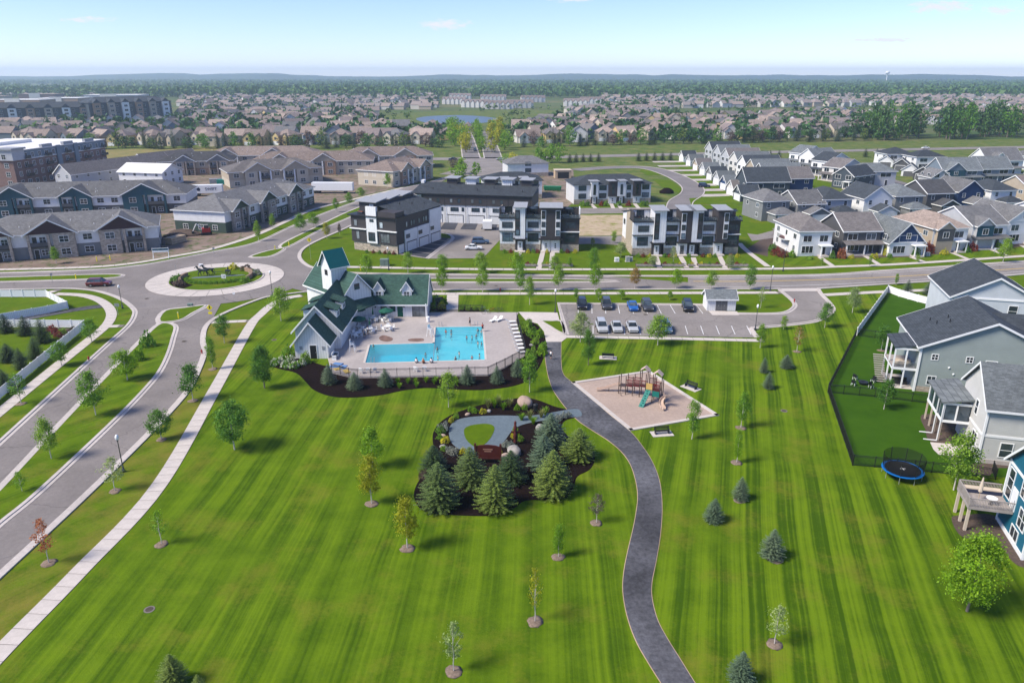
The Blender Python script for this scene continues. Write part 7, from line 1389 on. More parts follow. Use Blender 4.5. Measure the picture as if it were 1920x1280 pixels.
# brick block
def brick_block():
    a, b = P(35, 353), P(200, 321); rz = math.atan2(b.y-a.y, b.x-a.x); W_ = (b-a).length+2; t = thing('brick_block', 'four storey brick apartment block with white flat roof at the left edge', 'apartments', tuple(a), rz); D = 45
    MB().box(0, W_, 0, D, 0, 10.6).build('brick_wall', 'brick_red', t); MB().box(-.1, W_+.1, -.12, D, 10.6, 14.0).build('top_wall', 'steel_siding', t); MB().box(-.5, W_+.5, -.5, D+.5, 14.0, 14.25).build('roof', 'roof_white', t); MB().box(-.2, W_+.2, -.22, -.12, 10.5, 10.75).build('band', 'trim_white', t)
    MB().box(-.6, 6, -.8, 6, 10.6, 14.6).build('corner_tower', 'lightgrey_siding', t); MB().box(-1.2, 6.6, -1.4, 6.6, 14.6, 15.3).build('tower_cap', 'slab_grey', t)
    for x in (17, 30, 44): MB().box(x, x+6, -.35, 1, 13.6, 15.4).build('parapet', 'slab_grey', t)
    for x in (25, 36): MB().box(x, x+2.4, -.6, 0, 3.5, 14.4).build('teal_fin', 'steel_siding', t)
    n = 14
    for k in range(n):
        x = 3+(W_-5)*k/(n-1)
        for fl in range(4):
            if 25 < x+1 < 28.5 or 36 < x+1 < 39.5: continue
            bal = k % 3 == 1
            win(t, x, -.12 if fl == 3 else 0, .9+fl*3.4, 1.5 if not bal else 1.9, 1.8, 'S', 2, 1)
            if bal and fl: MB().box(x-1.5, x+1.5, -1.5, -.02, .6+fl*3.4, .75+fl*3.4).box(x-1.5, x+1.5, -1.5, -1.44, .75+fl*3.4, 1.75+fl*3.4).build('balcony', 'black_metal', t)
    for y in (3.0,):
        for fl in range(4): win(t, -.6 if fl == 3 else 0, y, .9+fl*3.4, 1.7, 1.8, 'W', 2, 2)
    for y in (9, 14, 19, 24):
        for fl in range(4): win(t, -.1 if fl == 3 else 0, y, .9+fl*3.4, 1.5, 1.8, 'W', 2, 1)
    MB().box(8, 40, 22, 34, 14.25, 15.6).build('roof_plant', 'roof_white', t)
brick_block()
# dark four storey complex far left
def dark_complex(label, px0, px1, D, h, nb):
    a, b = P(*px0), P(*px1); rz = math.atan2(b.y-a.y, b.x-a.x); W_ = (b-a).length; t = thing('apartment_complex', label, 'apartments', tuple(a), rz); B, Rf, Tm = TB(), TB(), TB()
    hip_block(B, Rf, None, W_/2, 0, 0, W_, D, h, 5, .8)
    for i in range(nb):
        c = W_*(i+.5)/nb; gable_block(None, Rf, None, c, -2.2, 0, 7, D*.4, h, 3.2, .5, .5); MB().box(c-3.4, c+3.4, -2.2, .2, 0, h).build('bay', ['warm_brick', 'tan_stone', 'white_siding'][i % 3], t)
        g = TB(); g.at(c, -2.2, 0); g.add([(-3.4, 0, h), (3.4, 0, h), (0, 0, h+3.1), (-3.4, .4, h), (3.4, .4, h), (0, .4, h+3.1)], [(0, 1, 2), (5, 4, 3)]); g.build('gable', 'slate_siding', t)
        for fl in range(4): win(t, c, -2.2, 1.0+fl*(h-1)/4, 3.2, 1.8, 'S', 2, 1); win(t, c+5.5, 0, 1.0+fl*(h-1)/4, 2.6, 1.8, 'S', 2, 1)
    parts(t, wall=(B, 'slate_siding'), roof=(Rf, 'roof_charcoal'))
dark_complex('huge dark four storey apartment complex far left, left wing', (-60, 234), (178, 229), 22, 13.5, 7); dark_complex('huge dark four storey apartment complex far left, right wing', (172, 230), (325, 223), 24, 17.5, 6)
# building site odds and ends
p = P(388, 440); t = thing('digger', 'small red and white excavator on the building site', 'excavator', tuple(p), R(20)); MB().box(-1.1, 1.1, -.9, .9, .8, 1.9).build('cab', 'red_paint', t); MB().box(-.5, .6, -.8, .8, 1.9, 2.8).build('cab_glass', 'glass_dark', t); MB().tube((-.8, 0, 1.6), (-2.4, 0, 3.2), .16, .14).tube((-2.4, 0, 3.2), (-3.5, 0, 1.2), .13, .1).build('boom', 'plastic_white', t); MB().box(-3.8, -3.2, -.4, .4, .6, 1.2).build('bucket', 'trim_dark', t)
for y in (-.85, .85): MB().box(-1.4, 1.4, y-.25, y+.25, 0, .7).build('track', 'rubber', t)
for i, (x, y, r_) in enumerate([(345, 437, 2.6), (362, 440, 2.0), (330, 443, 2.2)]): p = P(x, y); t = thing('soil_heap', 'brown soil heap between the apartments, %s' % ['largest', 'right', 'left'][i], 'soil heap', tuple(p)); MB().blob((0, 0, 0), (r_*1.6, r_, r_*.45), i+3, 12, 6, .15, True).build('heap', 'mulch_brown', t, smooth=True)
for i, (x, y, mt) in enumerate([(420, 345, 'play_green'), (405, 343, 'paint_silver'), (440, 343, 'wood_tan'), (330, 455, 'wood_tan')]): p = P(x, y); t = thing('material_stack', ['teal covered', 'silver wrapped', 'timber', 'low timber'][i]+' stack of building materials among the apartments', 'stack', tuple(p), i*.4); [MB().box(-2.5, 2.5, -1.2, 1.2, k*.6+.05, k*.6+.55).build('layer', mt, t) for k in range(3)]
# ------------------------------------------------------------------ houses on the right
def house(label, loc, rz, w, d, h=5.9, roof='gable', wall='white_siding', roofm='roof_grey', rise=None, feat='porch', gcol=None, fw=2, side=None, front=None, group='new houses on the right', frame='trim_white', balcony=False):
    t = thing('house', label, 'house', loc, rz, group); B, Rf, Tm = TB(), TB(), TB(); rise = rise or w*.36
    if roof == 'gable': gable_block(B, Rf, Tm, 0, 0, 0, w, d, h, rise)
    elif roof == 'side': gable_block(B, Rf, Tm, w/2, d/2, math.pi/2, d, w, h, min(rise, d*.40))
    else: hip_block(B, Rf, Tm, 0, 0, 0, w, d, h, min(rise, 2.8))
    if side: pass
    if front: MB().box(-w/2+.02, w/2-.02, -.06, .05, 0, h-.05).build('front_wall', front, t)
    fy = -.06 if front else 0
    if gcol and roof == 'gable': g = TB(); g.at(0, -.05, 0); g.add([(-w/2+.1, 0, h+.05), (w/2-.1, 0, h+.05), (0, 0, h+rise-.1)], [(0, 1, 2)]); g.build('gable_panel', gcol, t); win(t, 0, -.06, h+rise*.2, 1.0, 1.3, 'S', 2, 2); MB().box(-w/2, w/2, -.14, -.05, h-.12, h+.05).build('gable_band', 'trim_white', t)
    if gcol and roof != 'gable': gw = w*.48; x = -w*.2; gable_block(B, Rf, Tm, x, -1.0, 0, gw, 4, h, gw*.38, .35, .35, ends=False); MB().box(x-gw/2+.05, x+gw/2-.05, -1.05, -.99, 3.0, h).build('bay_panel', gcol, t); win(t, x, -1.05, 3.8, 1.5, 1.4, 'S', 2, 1)
    parts(t, wall=(B, wall), roof=(Rf, roofm), trim=(Tm, 'trim_white'))
    up = 3.6
    if feat == 'garage':
        gw, gdp = min(6.4, w*.78), 4.5; G, GR, GT = TB(), TB(), TB(); gx = w*.08
        (hip_block if roof == 'hip' else gable_block)(G, GR, GT, gx, -gdp, 0, gw, gdp+.5, 2.75, gw*.26); g = G.build('garage', wall, t); GR.build('garage_roof', roofm, g); GT.build('garage_trim', 'trim_white', g); garage(t, gx, -gdp, .05, min(4.9, gw-1.2), 2.2, 'S', 'garage_grey' if 'dark' in wall or 'slate' in wall else 'door_white', False)
        for k in (-.28, .28): win(t, k*w, fy, up+.5, 1.0, 1.3, 'S', 1, 2, frame)
    else:
        for k in range(fw): win(t, -w/2+w*(k+.5)/fw, fy, up, w/fw*.5, 1.5, 'S', 2 if w/fw > 3 else 1, 1, frame)
        win(t, -w*.22, fy, .8, w*.34, 1.7, 'S', 3, 1, frame); door(t, w*.28, fy, .3, 1.0, 2.1, 'S', 'door_dark')
        if feat == 'porch':
            MB().box(-w/2, w/2, -2.2, fy-.01, 0, .3).build('porch_floor', 'concrete', t); MB().hexa([(-w/2-.2, -2.5, 2.75), (w/2+.2, -2.5, 2.75), (w/2+.2, fy, 3.3), (-w/2-.2, fy, 3.3)], [(-w/2-.2, -2.5, 2.9), (w/2+.2, -2.5, 2.9), (w/2+.2, fy, 3.45), (-w/2-.2, fy, 3.45)]).build('porch_roof', roofm, t)
            for x in (-w/2+.2, 0, w/2-.2): MB().box(x-.13, x+.13, -2.15, -1.9, .3, 2.78).build('porch_post', 'trim_white', t)
        elif feat == 'entry':
            x = w*.28; MB().box(x-1.3, x+1.3, -1.8, fy-.01, 0, .3).build('stoop', 'concrete', t); MB().box(x-1.5, x+1.5, -2.0, fy-.01, 2.7, 2.95).build('entry_roof', 'trim_white', t)
            for s in (-1.2, 1.2): MB().box(x+s-.12, x+s+.12, -1.75, -1.5, .3, 2.7).build('porch_post', 'trim_white', t)
    for fc, xx in (('W', -w/2), ('E', w/2)):
        n = max(2, int(d/4.5))
        for k in range(n):
            y = d*(k+.5)/n; win(t, xx, y, up+.3, 1.0 if k % 2 else 1.6, 1.2, fc, 1 if k % 2 else 2, 1, frame)
            if k % 2 == 0: win(t, xx, y, 1.0, 1.2, 1.2, fc, 2, 1, frame)
    if balcony:
        MB().box(-w/2-1.5, -w/2, d*.35, d*.65, 2.9, 3.05).build('balcony', 'trim_white', t); MB().box(-w/2-1.5, -w/2-1.44, d*.35, d*.65, 3.05, 4.0).build('balcony_rail', 'glass_rail', t); MB().box(-w/2-1.4, -w/2-.7, d*.45, d*.56, 3.06, 3.6).build('red_chair', 'red_paint', t)
    return t
H = house
def hp(px, py): return tuple(P(px, py))
H('white two storey corner house with side balcony and red chair', hp(1525, 480), R(4), 8.2, 15, 6.2, 'hip', 'white_siding', 'roof_taupe', feat='entry', balcony=True)
H('dark grey street house with brown grey roof, second from the corner', hp(1611, 476), R(5), 9.6, 12, 5.8, 'side', 'darkgrey_siding', 'roof_taupe', feat='porch')
H('white street house with navy blue front gable', hp(1697, 480), R(6), 9.0, 15, 3.4, 'gable', 'white_siding', 'roof_slate', rise=4.6, gcol='navy_siding', feat='entry', fw=1)
H('street house with tan roof, tan sides and white front', hp(1775, 472), R(8), 9.6, 16, 6.0, 'hip', 'tan_siding', 'roof_tan', gcol='darkgrey_siding', feat='entry', front='white_siding')
H('street house with grey side gable roof and teal front bay', hp(1848, 465), R(9), 10, 15, 6.0, 'side', 'lightgrey_siding', 'roof_grey', gcol='teal_siding', feat='porch', front='white_siding')
H('white street house with tall dark window bay near the right edge', hp(1910, 457), R(10), 9, 15, 6.2, 'gable', 'white_siding', 'roof_grey', gcol='white_siding', feat='entry')
H('white street house cut by the right edge', hp(1985, 449), R(11), 9, 15, 6.2, 'side', 'white_siding', 'roof_dark', feat='porch')
rows2 = [
 ('grey hip roofed house with dark garage behind the right townhouses', 1452, 414, 12, 9, 12, 6.0, 'hip', 'grey_siding', 'roof_grey', 'garage'),
 ('grey gabled house with small round window in its garage gable', 1518, 413, 8, 9, 13, 5.0, 'side', 'grey_siding', 'roof_grey', 'garage'),
 ('pale house with near black hip roof left of the white gabled one', 1566, 410, 8, 9.5, 14, 6.0, 'hip', 'lightgrey_siding', 'roof_charcoal', 'garage'),
 ('white gabled house with dark roof and white gabled garage', 1642, 408, 8, 9.5, 13, 6.0, 'gable', 'white_siding', 'roof_charcoal', 'garage'),
 ('green grey hip roofed house behind the navy gable house', 1700, 403, 9, 9.5, 13, 6.0, 'hip', 'grey_siding', 'roof_slate', 'garage'),
 ('charcoal house with black roof left of the bright blue house', 1758, 397, 9, 9.5, 13, 6.0, 'side', 'darkgrey_siding', 'roof_dark', 'garage'),
 ('bright blue gabled house in the second row', 1815, 393, 10, 9.5, 13, 6.0, 'gable', 'navy_siding', 'roof_grey', 'garage'),
 ('white house with black hip roof right of the bright blue house', 1876, 391, 10, 9.5, 13, 6.0, 'hip', 'white_siding', 'roof_charcoal', 'garage'),
 ('brown roofed house at the right edge of the second row', 1945, 386, 10, 9.5, 13, 6.0, 'side', 'tan_siding', 'roof_mauve', 'garage'),
 ('wide pale grey house with balcony and grey hip roof', 1638, 349, 2, 17, 10, 5.8, 'hip', 'lightgrey_siding', 'roof_slate', 'plain'),
 ('black roofed house with white gable triangle left of the wide pale house', 1578, 353, -55, 9, 15, 5.0, 'gable', 'slate_siding', 'roof_charcoal', 'entry'),
 ('large dark slate house at the end of the diagonal row', 1438, 372, 4, 16, 11, 6.0, 'side', 'slate_siding', 'roof_charcoal', 'plain'),
 ('blue grey house with long roof and several gables', 1800, 345, 6, 17, 11, 5.6, 'side', 'steel_siding', 'roof_slate', 'porch'),
 ('teal house with long windows behind the bright blue house', 1862, 342, 6, 15, 11, 5.6, 'side', 'steel_siding', 'roof_slate', 'porch'),
 ('grey gabled cottage behind the charcoal house', 1762, 350, 4, 8, 9, 3.6, 'gable', 'lightgrey_siding', 'roof_grey', 'plain'),
 ('dark roofed white house at the back, left one', 1685, 312, 3, 13, 12, 5.8, 'hip', 'white_siding', 'roof_charcoal', 'plain'),
 ('dark roofed white house at the back, right one', 1742, 318, 3, 14, 12, 5.8, 'hip', 'white_siding', 'roof_charcoal', 'plain'),
 ('white house with several gables and blue bay at the upper right', 1880, 327, 8, 18, 12, 6.2, 'side', 'white_siding', 'roof_grey', 'porch'),
 ('white house behind the blue bay house at the right edge', 1945, 318, 8, 14, 12, 6.2, 'hip', 'white_siding', 'roof_grey', 'porch'),
 ('white terraced house facing the curved street, first from the far end', 1491, 312, -62, 9, 14, 6.4, 'side', 'white_siding', 'roof_slate', 'porch'),
 ('white terraced house facing the curved street, second from the far end', 1510, 320, -62, 9, 15, 6.6, 'gable', 'white_siding', 'roof_slate', 'porch'),
 ('white terraced house facing the curved street, third from the far end', 1534, 329, -60, 9, 15, 6.4, 'side', 'white_siding', 'roof_charcoal', 'porch'),
 ('beige terraced house facing the curved street, nearest one', 1556, 339, -58, 9, 15, 5.6, 'side', 'cream_siding', 'roof_taupe', 'porch')]
for lb, x, y, rz, w, d, h, rf, wl, rm, ft in rows2: H(lb, hp(x, y), R(rz), w, d, h, rf, wl, rm, feat=ft, gcol='teal_siding' if 'several gables' in lb else ('navy_siding' if 'blue bay' in lb else None))
# diagonal row with garages in front
cols = [('white_siding', 'roof_charcoal'), ('lightgrey_siding', 'roof_slate'), ('tan_siding', 'roof_taupe'), ('lightgrey_siding', 'roof_slate'), ('grey_siding', 'roof_charcoal'), ('lightgrey_siding', 'roof_slate'), ('navy_siding', 'roof_slate'), ('cream_siding', 'roof_taupe'), ('slate_siding', 'roof_charcoal')]
cn = ['white', 'pale grey', 'tan', 'light grey', 'grey', 'silver grey', 'navy', 'cream', 'slate']
for i, (wc, rc) in enumerate(cols):
    f = i/8; gx, gy = 1277+f*104, 303+f*63+10*f*f; g = P(gx, gy)
    t = thing('garage', '%s gabled garage in the diagonal row, %s from the far end' % (cn[i], ordw(i+1)), 'garage', (g.x, g.y, 0), R(-82), 'garages of the diagonal row'); a, b, c = TB(), TB(), TB(); gable_block(a, b, c, 0, 0, 0, 6.4, 7, 2.8, 2.6); parts(t, wall=(a, wc), roof=(b, rc), trim=(c, 'trim_white')); garage(t, 0, 0, .05, 4.8, 2.2, 'S', 'door_white', False); win(t, 0, 0, 3.6, .8, .9, 'S', 2, 2)
    hgp = g+Vector((15.5, 6.5, 0)); H('%s gabled house behind the diagonal garages, %s from the far end' % (cn[(i*2+1) % 9], ordw(i+1)), tuple(hgp), R(-82), 10, 16, 5.8, 'gable', cols[(i*2+1) % 9][0], rc, feat='plain', group='houses of the diagonal row') if i < 8 else None
    dv = P(gx-14, gy+2.0); e = (g-dv); sheet('drive', [g+Vector((-.2, 3, 0)), g+Vector((-.2, -3, 0)), g+Vector((-15, -4.5, 0)), g+Vector((-15, 1.5, 0))], .012, 'drive_concrete')
sheet('row_lawn', PL([(1262, 302), (1300, 300), (1400, 372), (1380, 388), (1296, 376), (1308, 352)]), -.005, 'lawn_strip')
# small garages and courts between the houses
for i, (x, y, wc) in enumerate([(1659, 313, 'white_siding'), (1688, 320, 'darkgrey_siding'), (1704, 331, 'white_siding'), (1727, 337, 'darkgrey_siding'), (1744, 343, 'lightgrey_siding')]):
    g = P(x, y); t = thing('garage', '%s garage in the court of dark roofed houses, %s from the left' % (['white', 'charcoal', 'second white', 'second charcoal', 'grey'][i], ordw(i+1)), 'garage', tuple(g), R(-30), 'garages in the court'); a, b, c = TB(), TB(), TB(); gable_block(a, b, c, 0, 0, 0, 6.5, 7, 2.9, 2.4); parts(t, wall=(a, wc), roof=(b, 'roof_charcoal'), trim=(c, 'trim_white')); garage(t, 0, 0, .05, 4.8, 2.2, 'S', 'garage_grey', False)
sheet('court_drive', PL([(1655, 330), (1710, 346), (1760, 356), (1740, 362), (1640, 352)]), .0, 'asphalt_grey')
sheet('alley', PL([(1470, 425), (1990, 405), (1990, 418), (1470, 437)]), .008, 'asphalt_dark'); sheet('alley', PL([(1398, 433), (1480, 425), (1490, 440), (1410, 452)]), .012, 'asphalt_warm'); sheet('corner_lawn', PL([(1392, 425), (1445, 422), (1450, 432), (1420, 440), (1396, 437)]), .02, 'lawn_strip')
band('curved_street', smooth_line(PL([(1420, 312), (1450, 312), (1470, 322), (1490, 340), (1515, 357), (1535, 368)]), 5), -3.6, 3.6, -.02, .016, 'asphalt_grey'); band('street_walk', smooth_line(PL([(1452, 318), (1462, 325), (1500, 345), (1530, 360)]), 5), -8, -6.4, -.02, .03, 'concrete')
sheet('street_lawn', PL([(1452, 316), (1488, 312), (1560, 346), (1538, 362), (1500, 345)]), -.008, 'lawn_strip'); sheet('edge_lawn', PL([(1860, 330), (1990, 318), (1990, 345), (1890, 343)]), -.008, 'lawn_strip')
sheet('front_lawns', PL([(1440, 502), (1565, 498), (1690, 493), (1920, 478), (2040, 469), (2040, 455), (1920, 462), (1700, 482), (1560, 484), (1440, 470)]), -.012, 'lawn_kerb')
sheet('gap_ground', PL([(1395, 470), (1440, 440), (2040, 405), (2040, 458), (1900, 468), (1700, 484), (1560, 486), (1470, 488)]), -.022, 'mulch_brown')
for i, (xa, ya, xb, yb) in enumerate([(1537, 482, 1563, 500), (1622, 480, 1650, 497), (1708, 482, 1738, 493), (1785, 474, 1818, 487), (1858, 468, 1892, 481), (1915, 460, 1945, 476)]): slab_walk('front_walk', [P(xa, ya), P(xb, yb)], 1.2, step=1.3)
slab_walk('side_walk', smooth_line(PL([(1386, 456), (1400, 470), (1440, 500)]), 4), 1.4, step=1.6)
for i, (x, y, w, h, mt) in enumerate([(1455, 478, 2.4, 1.8, 'leaf_red'), (1468, 482, 2.2, 1.6, 'leaf_red'), (1484, 482, 2.2, 1.7, 'leaf_lime'), (1448, 470, 2.0, 1.8, 'leaf_dark'), (1520, 486, 1.6, .8, 'leaf_light'), (1560, 484, 1.6, 1.6, 'leaf_dark'), (1578, 484, 2.4, 2.4, 'leaf_orange'), (1596, 485, 1.5, 1.0, 'leaf_gold'), (1640, 484, 2.0, 1.2, 'leaf_gold'), (1660, 478, 2.2, 2.8, 'leaf_gold'), (1668, 483, 1.4, 1.0, 'leaf_green'), (1715, 480, 2.2, 2.2, 'leaf_dark'), (1740, 474, 2.4, 2.6, 'leaf_red'), (1770, 477, 1.8, 1.4, 'leaf_gold'), (1812, 473, 2.0, 1.8, 'leaf_dark'), (1824, 470, 2.2, 2.0, 'leaf_red'), (1872, 466, 1.8, 1.6, 'leaf_light'), (1890, 462, 2.0, 1.8, 'leaf_green')]): bush('front_shrub', '%s shrub before the street houses, %s from the left' % (mt.split('_')[1], ordw(i+1)), P(x, y), w, h, mt, i, 'shrubs before the street houses')
tpx('street_tree', 'dark green small tree beside the grey garage house', 1510, 412, 390, 14, 'egg1', 'leaf_dark'); 
for i, (x, y, tp) in enumerate([(1630, 500, 478), (1540, 496, 484), (1720, 492, 478)]): tpx('street_tree', 'tiny sapling on the lawn of the street houses, %s from the left' % ordw([2, 1, 3][i]), x, y, tp, 9, 'column%d' % i, 'leaf_light')
# ------------------------------------------------------------------ large houses at the near right
RH = R(-15)
def big(label, loc): return thing('house', label, 'house', loc, RH)
# sage house
t = big('large sage green house with charcoal roof and covered back deck', (56.8, 96.1, 0)); a, b, c = TB(), TB(), TB()
gable_block(a, b, c, 8.6, 0, 0, 17.2, 13, 6.7, 4.0, .5, .45); parts(t, wall=(a, 'sage_siding'), roof=(b, 'roof_charcoal'), trim=(c, 'trim_white')); a, b, c = TB(), TB(), TB()
gable_block(a, b, c, 17, 7, R(90), 9, 8, 6.7, 3.4, .45, .4); o = a.build('rear_wing', 'sage_siding', t); b.build('rear_roof', 'roof_charcoal', o); c.build('rear_trim', 'trim_white', o)
MB().box(-.12, .16, -.16, .02, 0, 6.6).build('corner_board', 'trim_white', t); MB().box(0, 17.2, -.05, .02, 0, .8).build('foundation', 'tan_stone', t)
for x, z, w, h, cc in [(1.9, 4.9, .75, .75, 2), (6.2, 4.9, .75, .75, 2), (8.9, 3.6, 1.3, 1.7, 1), (2.0, 1.2, 1.0, 1.2, 2)]: win(t, x, 0, z, w, h, 'S', cc, 2 if w < 1.2 else 1)
for x, z in ((3.9, 3.9), (4.6, 3.0)): MB().lathe([(.14, 0), (.16, .06), (.05, .12)], 8).build('wall_vent', 'plastic_white', t, (x, -.02, z), rot=(math.pi/2, 0, 0))
for x, y in ((3.0, 6.0), (4.6, 7.0), (4.4, 5.2), (2.6, 8.0)): MB().tube((x, y, 6.7+x*.465), (x, y, 7.4+x*.465), .07, .07, 5).build('roof_vent', 'black_metal', t)
pr = MB().hexa([(-3.2, .4, 6.0), (.3, .4, 6.55), (.3, 6.2, 6.55), (-3.2, 6.2, 6.0)], [(-3.2, .4, 6.2), (.3, .4, 6.75), (.3, 6.2, 6.75), (-3.2, 6.2, 6.2)]); pr.build('deck_roof', 'roof_charcoal', t)
MB().box(-3.1, -.02, .5, 6, 2.85, 3.1).build('deck', 'wood_grey', t)
for x, y in ((-3.0, .6), (-1.5, .6), (-3.0, 5.9), (-3.0, 3.2)): MB().box(x-.09, x+.09, y-.09, y+.09, 0, 6.05).build('deck_post', 'trim_white', t)
MB().box(-3.1, 0, .48, .56, 2.8, 3.15).box(-3.1, 0, .48, .56, 5.8, 6.05).box(-3.12, -3.02, .5, 6, 2.8, 3.1).build('deck_beam', 'trim_white', t); MB().box(-3.05, -.1, .52, .56, 3.15, 4.05).build('deck_rail', 'glass_rail', t)
for k in range(13): MB().box(-4.9, -3.3, .6+k*.27, .87+k*.27, 2.85-k*.22-.06, 2.85-k*.22).build('stair_tread', 'wood_grey', t) if False else MB().box(-4.6, -3.2, 5.9-k*.34, 6.22-k*.34, 2.85-k*.22, 2.91-k*.22).build('stair_tread', 'wood_grey', t)
MB().box(-3.0, 0, .4, 6, 0, .06).build('patio_slab', 'concrete', t)
tl = lambda x, y, z, o=(56.8, 96.1): tuple(Vector((o[0], o[1], 0))+Matrix.Rotation(RH, 3, 'Z') @ Vector((x, y, z)))
s_ = thing('deck_sofa', 'beige curved sofa on the covered deck of the sage house', 'sofa', tl(-1.6, 1.7, 3.1), RH); MB().blob((0, 0, .35), (1.2, .55, .4), 3, 12, 6, .05).build('seat', 'canvas_tan', s_, smooth=True); MB().box(-1.1, 1.1, .3, .5, .3, .8).build('backrest', 'canvas_tan', s_)
s_ = thing('patio_sofa', 'black outdoor sofa under the deck of the sage house', 'sofa', tl(-1.5, 2.2, .06), RH); MB().box(-1.1, 1.1, -.4, .4, .1, .45).build('seat', 'black_metal', s_); MB().box(-1.1, 1.1, .3, .45, .45, .85).build('backrest', 'black_metal', s_)
# light grey house at the top right
t = big('light grey house with dark roof cut by the right edge', (75.4, 121.6, 0)); a, b, c = TB(), TB(), TB(); gable_block(a, b, c, 6.6, 0, 0, 13.2, 14, 6.5, 3.5, .5, .45); parts(t, wall=(a, 'bluegrey_siding'), roof=(b, 'roof_charcoal'), trim=(c, 'trim_white')); MB().box(-.1, 13.3, -.12, .01, 6.2, 6.5).build('belt_board', 'trim_white', t); win(t, 9.5, 0, 3.6, 1.3, 1.8, 'S', 1, 2)
# cream house
t = big('cream house with grey roof and screened porch behind the trampoline', (53.7, 75.6, 0)); a, b, c = TB(), TB(), TB(); gable_block(a, b, c, 14, 4.25, R(90), 8.5, 14, 7.0, 3.6, .5, .45); parts(t, roof=(b, 'roof_slate'), trim=(c, 'trim_white')); 
o = a.build('wall', 'cream_siding_shaded', t); MB().box(-.05, .02, -.05, 8.5, 0, 6.95).build('end_wall', 'cream_siding', t); g = TB(); g.add([(-.05, 0, 6.95), (-.05, 8.5, 6.95), (-.05, 4.25, 10.5)], [(0, 1, 2)]); g.build('end_gable', 'cream_siding', t)  # one siding, light put into colour: sunlit west end paler, shaded south wall greyer
MB().box(-.12, .1, -.12, .1, 0, 6.9).build('corner_board', 'trim_white', t); MB().box(.1, 14, -.06, .02, 3.3, 3.6).build('belt_board', 'trim_white', t); MB().box(-.12, -.05, 0, 8.5, 3.3, 3.55).build('belt_board', 'trim_white', t); MB().box(0, 14, -.08, .02, 0, .5).build('foundation', 'drive_concrete', t)
win(t, 2.6, 0, 1.0, 1.2, 1.7, 'S', 1, 2); win(t, 5.2, 0, 1.0, 1.2, 1.7, 'S', 1, 2); win(t, -.05, 3.4, 4.6, .8, 1.7, 'W', 1, 2); win(t, -.05, 2.2, 1.2, 1.5, 1.6, 'W', 2, 3); win(t, -.05, 1.2, 4.8, .8, 1.2, 'W', 1, 2) if False else None
MB().tube((6, 2, 8.6), (6, 2, 9.8), .08, .08, 6).build('roof_vent', 'black_metal', t)
MB().box(-3.1, -.06, 4.6, 11.2, 2.55, 2.85).build('porch_deck', 'trim_white', t); MB().hexa([(-3.4, 4.3, 5.1), (-.06, 4.3, 5.7), (-.06, 11.4, 5.7), (-3.4, 11.4, 5.1)], [(-3.4, 4.3, 5.3), (-.06, 4.3, 5.9), (-.06, 11.4, 5.9), (-3.4, 11.4, 5.3)]).build('porch_roof', 'roof_slate', t)
for x, y in ((-3.0, 4.7), (-1.6, 4.7), (-3.0, 6.8), (-3.0, 8.9), (-3.0, 11.0)): MB().box(x-.09, x+.09, y-.09, y+.09, 2.85, 5.15).build('porch_post', 'trim_white', t)
MB().box(-3.05, -.1, 4.64, 4.76, 4.85, 5.15).box(-3.1, -2.96, 4.7, 11, 4.85, 5.15).build('porch_beam', 'trim_white', t); MB().box(-2.9, -1.7, 4.68, 4.72, 2.9, 4.85).build('screen', 'glass_dark', t); MB().box(-1.5, -.2, 4.68, 4.72, 2.9, 4.85).build('screen', 'glass_dark', t)
for k in range(3): MB().box(-3.02, -2.98, 4.8+k*2.1, 6.7+k*2.1, 2.9, 4.85).build('screen', 'glass_blue', t)
for y in (4.7, 6.8, 8.9, 11.0): MB().box(-3.08, -2.9, y-.09, y+.09, 0, 2.55).build('wood_post', 'wood_post', t)
for y in (4.7, 6.8): MB().box(-3.2, -3.1, y-.2, y-.1, .1, 5.0).build('downpipe', 'trim_white', t); MB().box(-4.6, -3.1, y-.2, y-.1, .05, .15).build('downpipe', 'trim_white', t)
# blue house with deck
t = big('bright blue house with white windows and raised deck at the right edge', (47.0, 57.3, 0)); a, b, c = TB(), TB(), TB(); gable_block(a, b, c, 12, 3.4, R(90), 6.8, 12, 6.9, 3.0, .5, .45); parts(t, wall=(a, 'blue_siding'), roof=(b, 'roof_slate'), trim=(c, 'trim_white'))
MB().box(-.1, .1, -.1, .1, 0, 6.9).build('corner_board', 'trim_white', t); MB().box(-.1, .02, 6.7, 6.9, 0, 6.9).build('corner_board', 'trim_white', t); MB().box(-.08, .02, 0, 6.8, 0, .45).box(0, 12, -.08, .02, 0, .45).build('foundation', 'trim_white', t); MB().box(-.09, .02, .1, 6.7, 6.5, 6.75).build('belt_board', 'trim_white', t)
for y, z, w, h, rr in [(5.8, 3.2, 1.2, 3.0, 3), (2.6, 4.9, 1.4, 1.7, 2), (1.8, 2.2, 1.5, 1.8, 2), (2.6, .55, 1.6, 1.1, 1)]: win(t, 0, y, z, w, h, 'W', 2 if w > 1.3 else 1, rr if rr < 3 else 3)
door(t, 0, 4.3, 2.75, 1.0, 2.1, 'W', 'door_white')
MB().box(-3.9, -.05, 3.7, 7.4, 2.5, 2.72).build('deck_frame', 'wood_grey', t)
for k in range(24): MB().box(-3.9+k*.16, -3.9+k*.16+.145, 3.7, 7.4, 2.725, 2.76).build('deck_board', 'wood_grey', t)
for x, y in ((-3.7, 3.9), (-3.7, 5.5), (-3.7, 7.2)): MB().box(x-.12, x+.12, y-.12, y+.12, 0, 2.5).build('wood_post', 'wood_post', t)
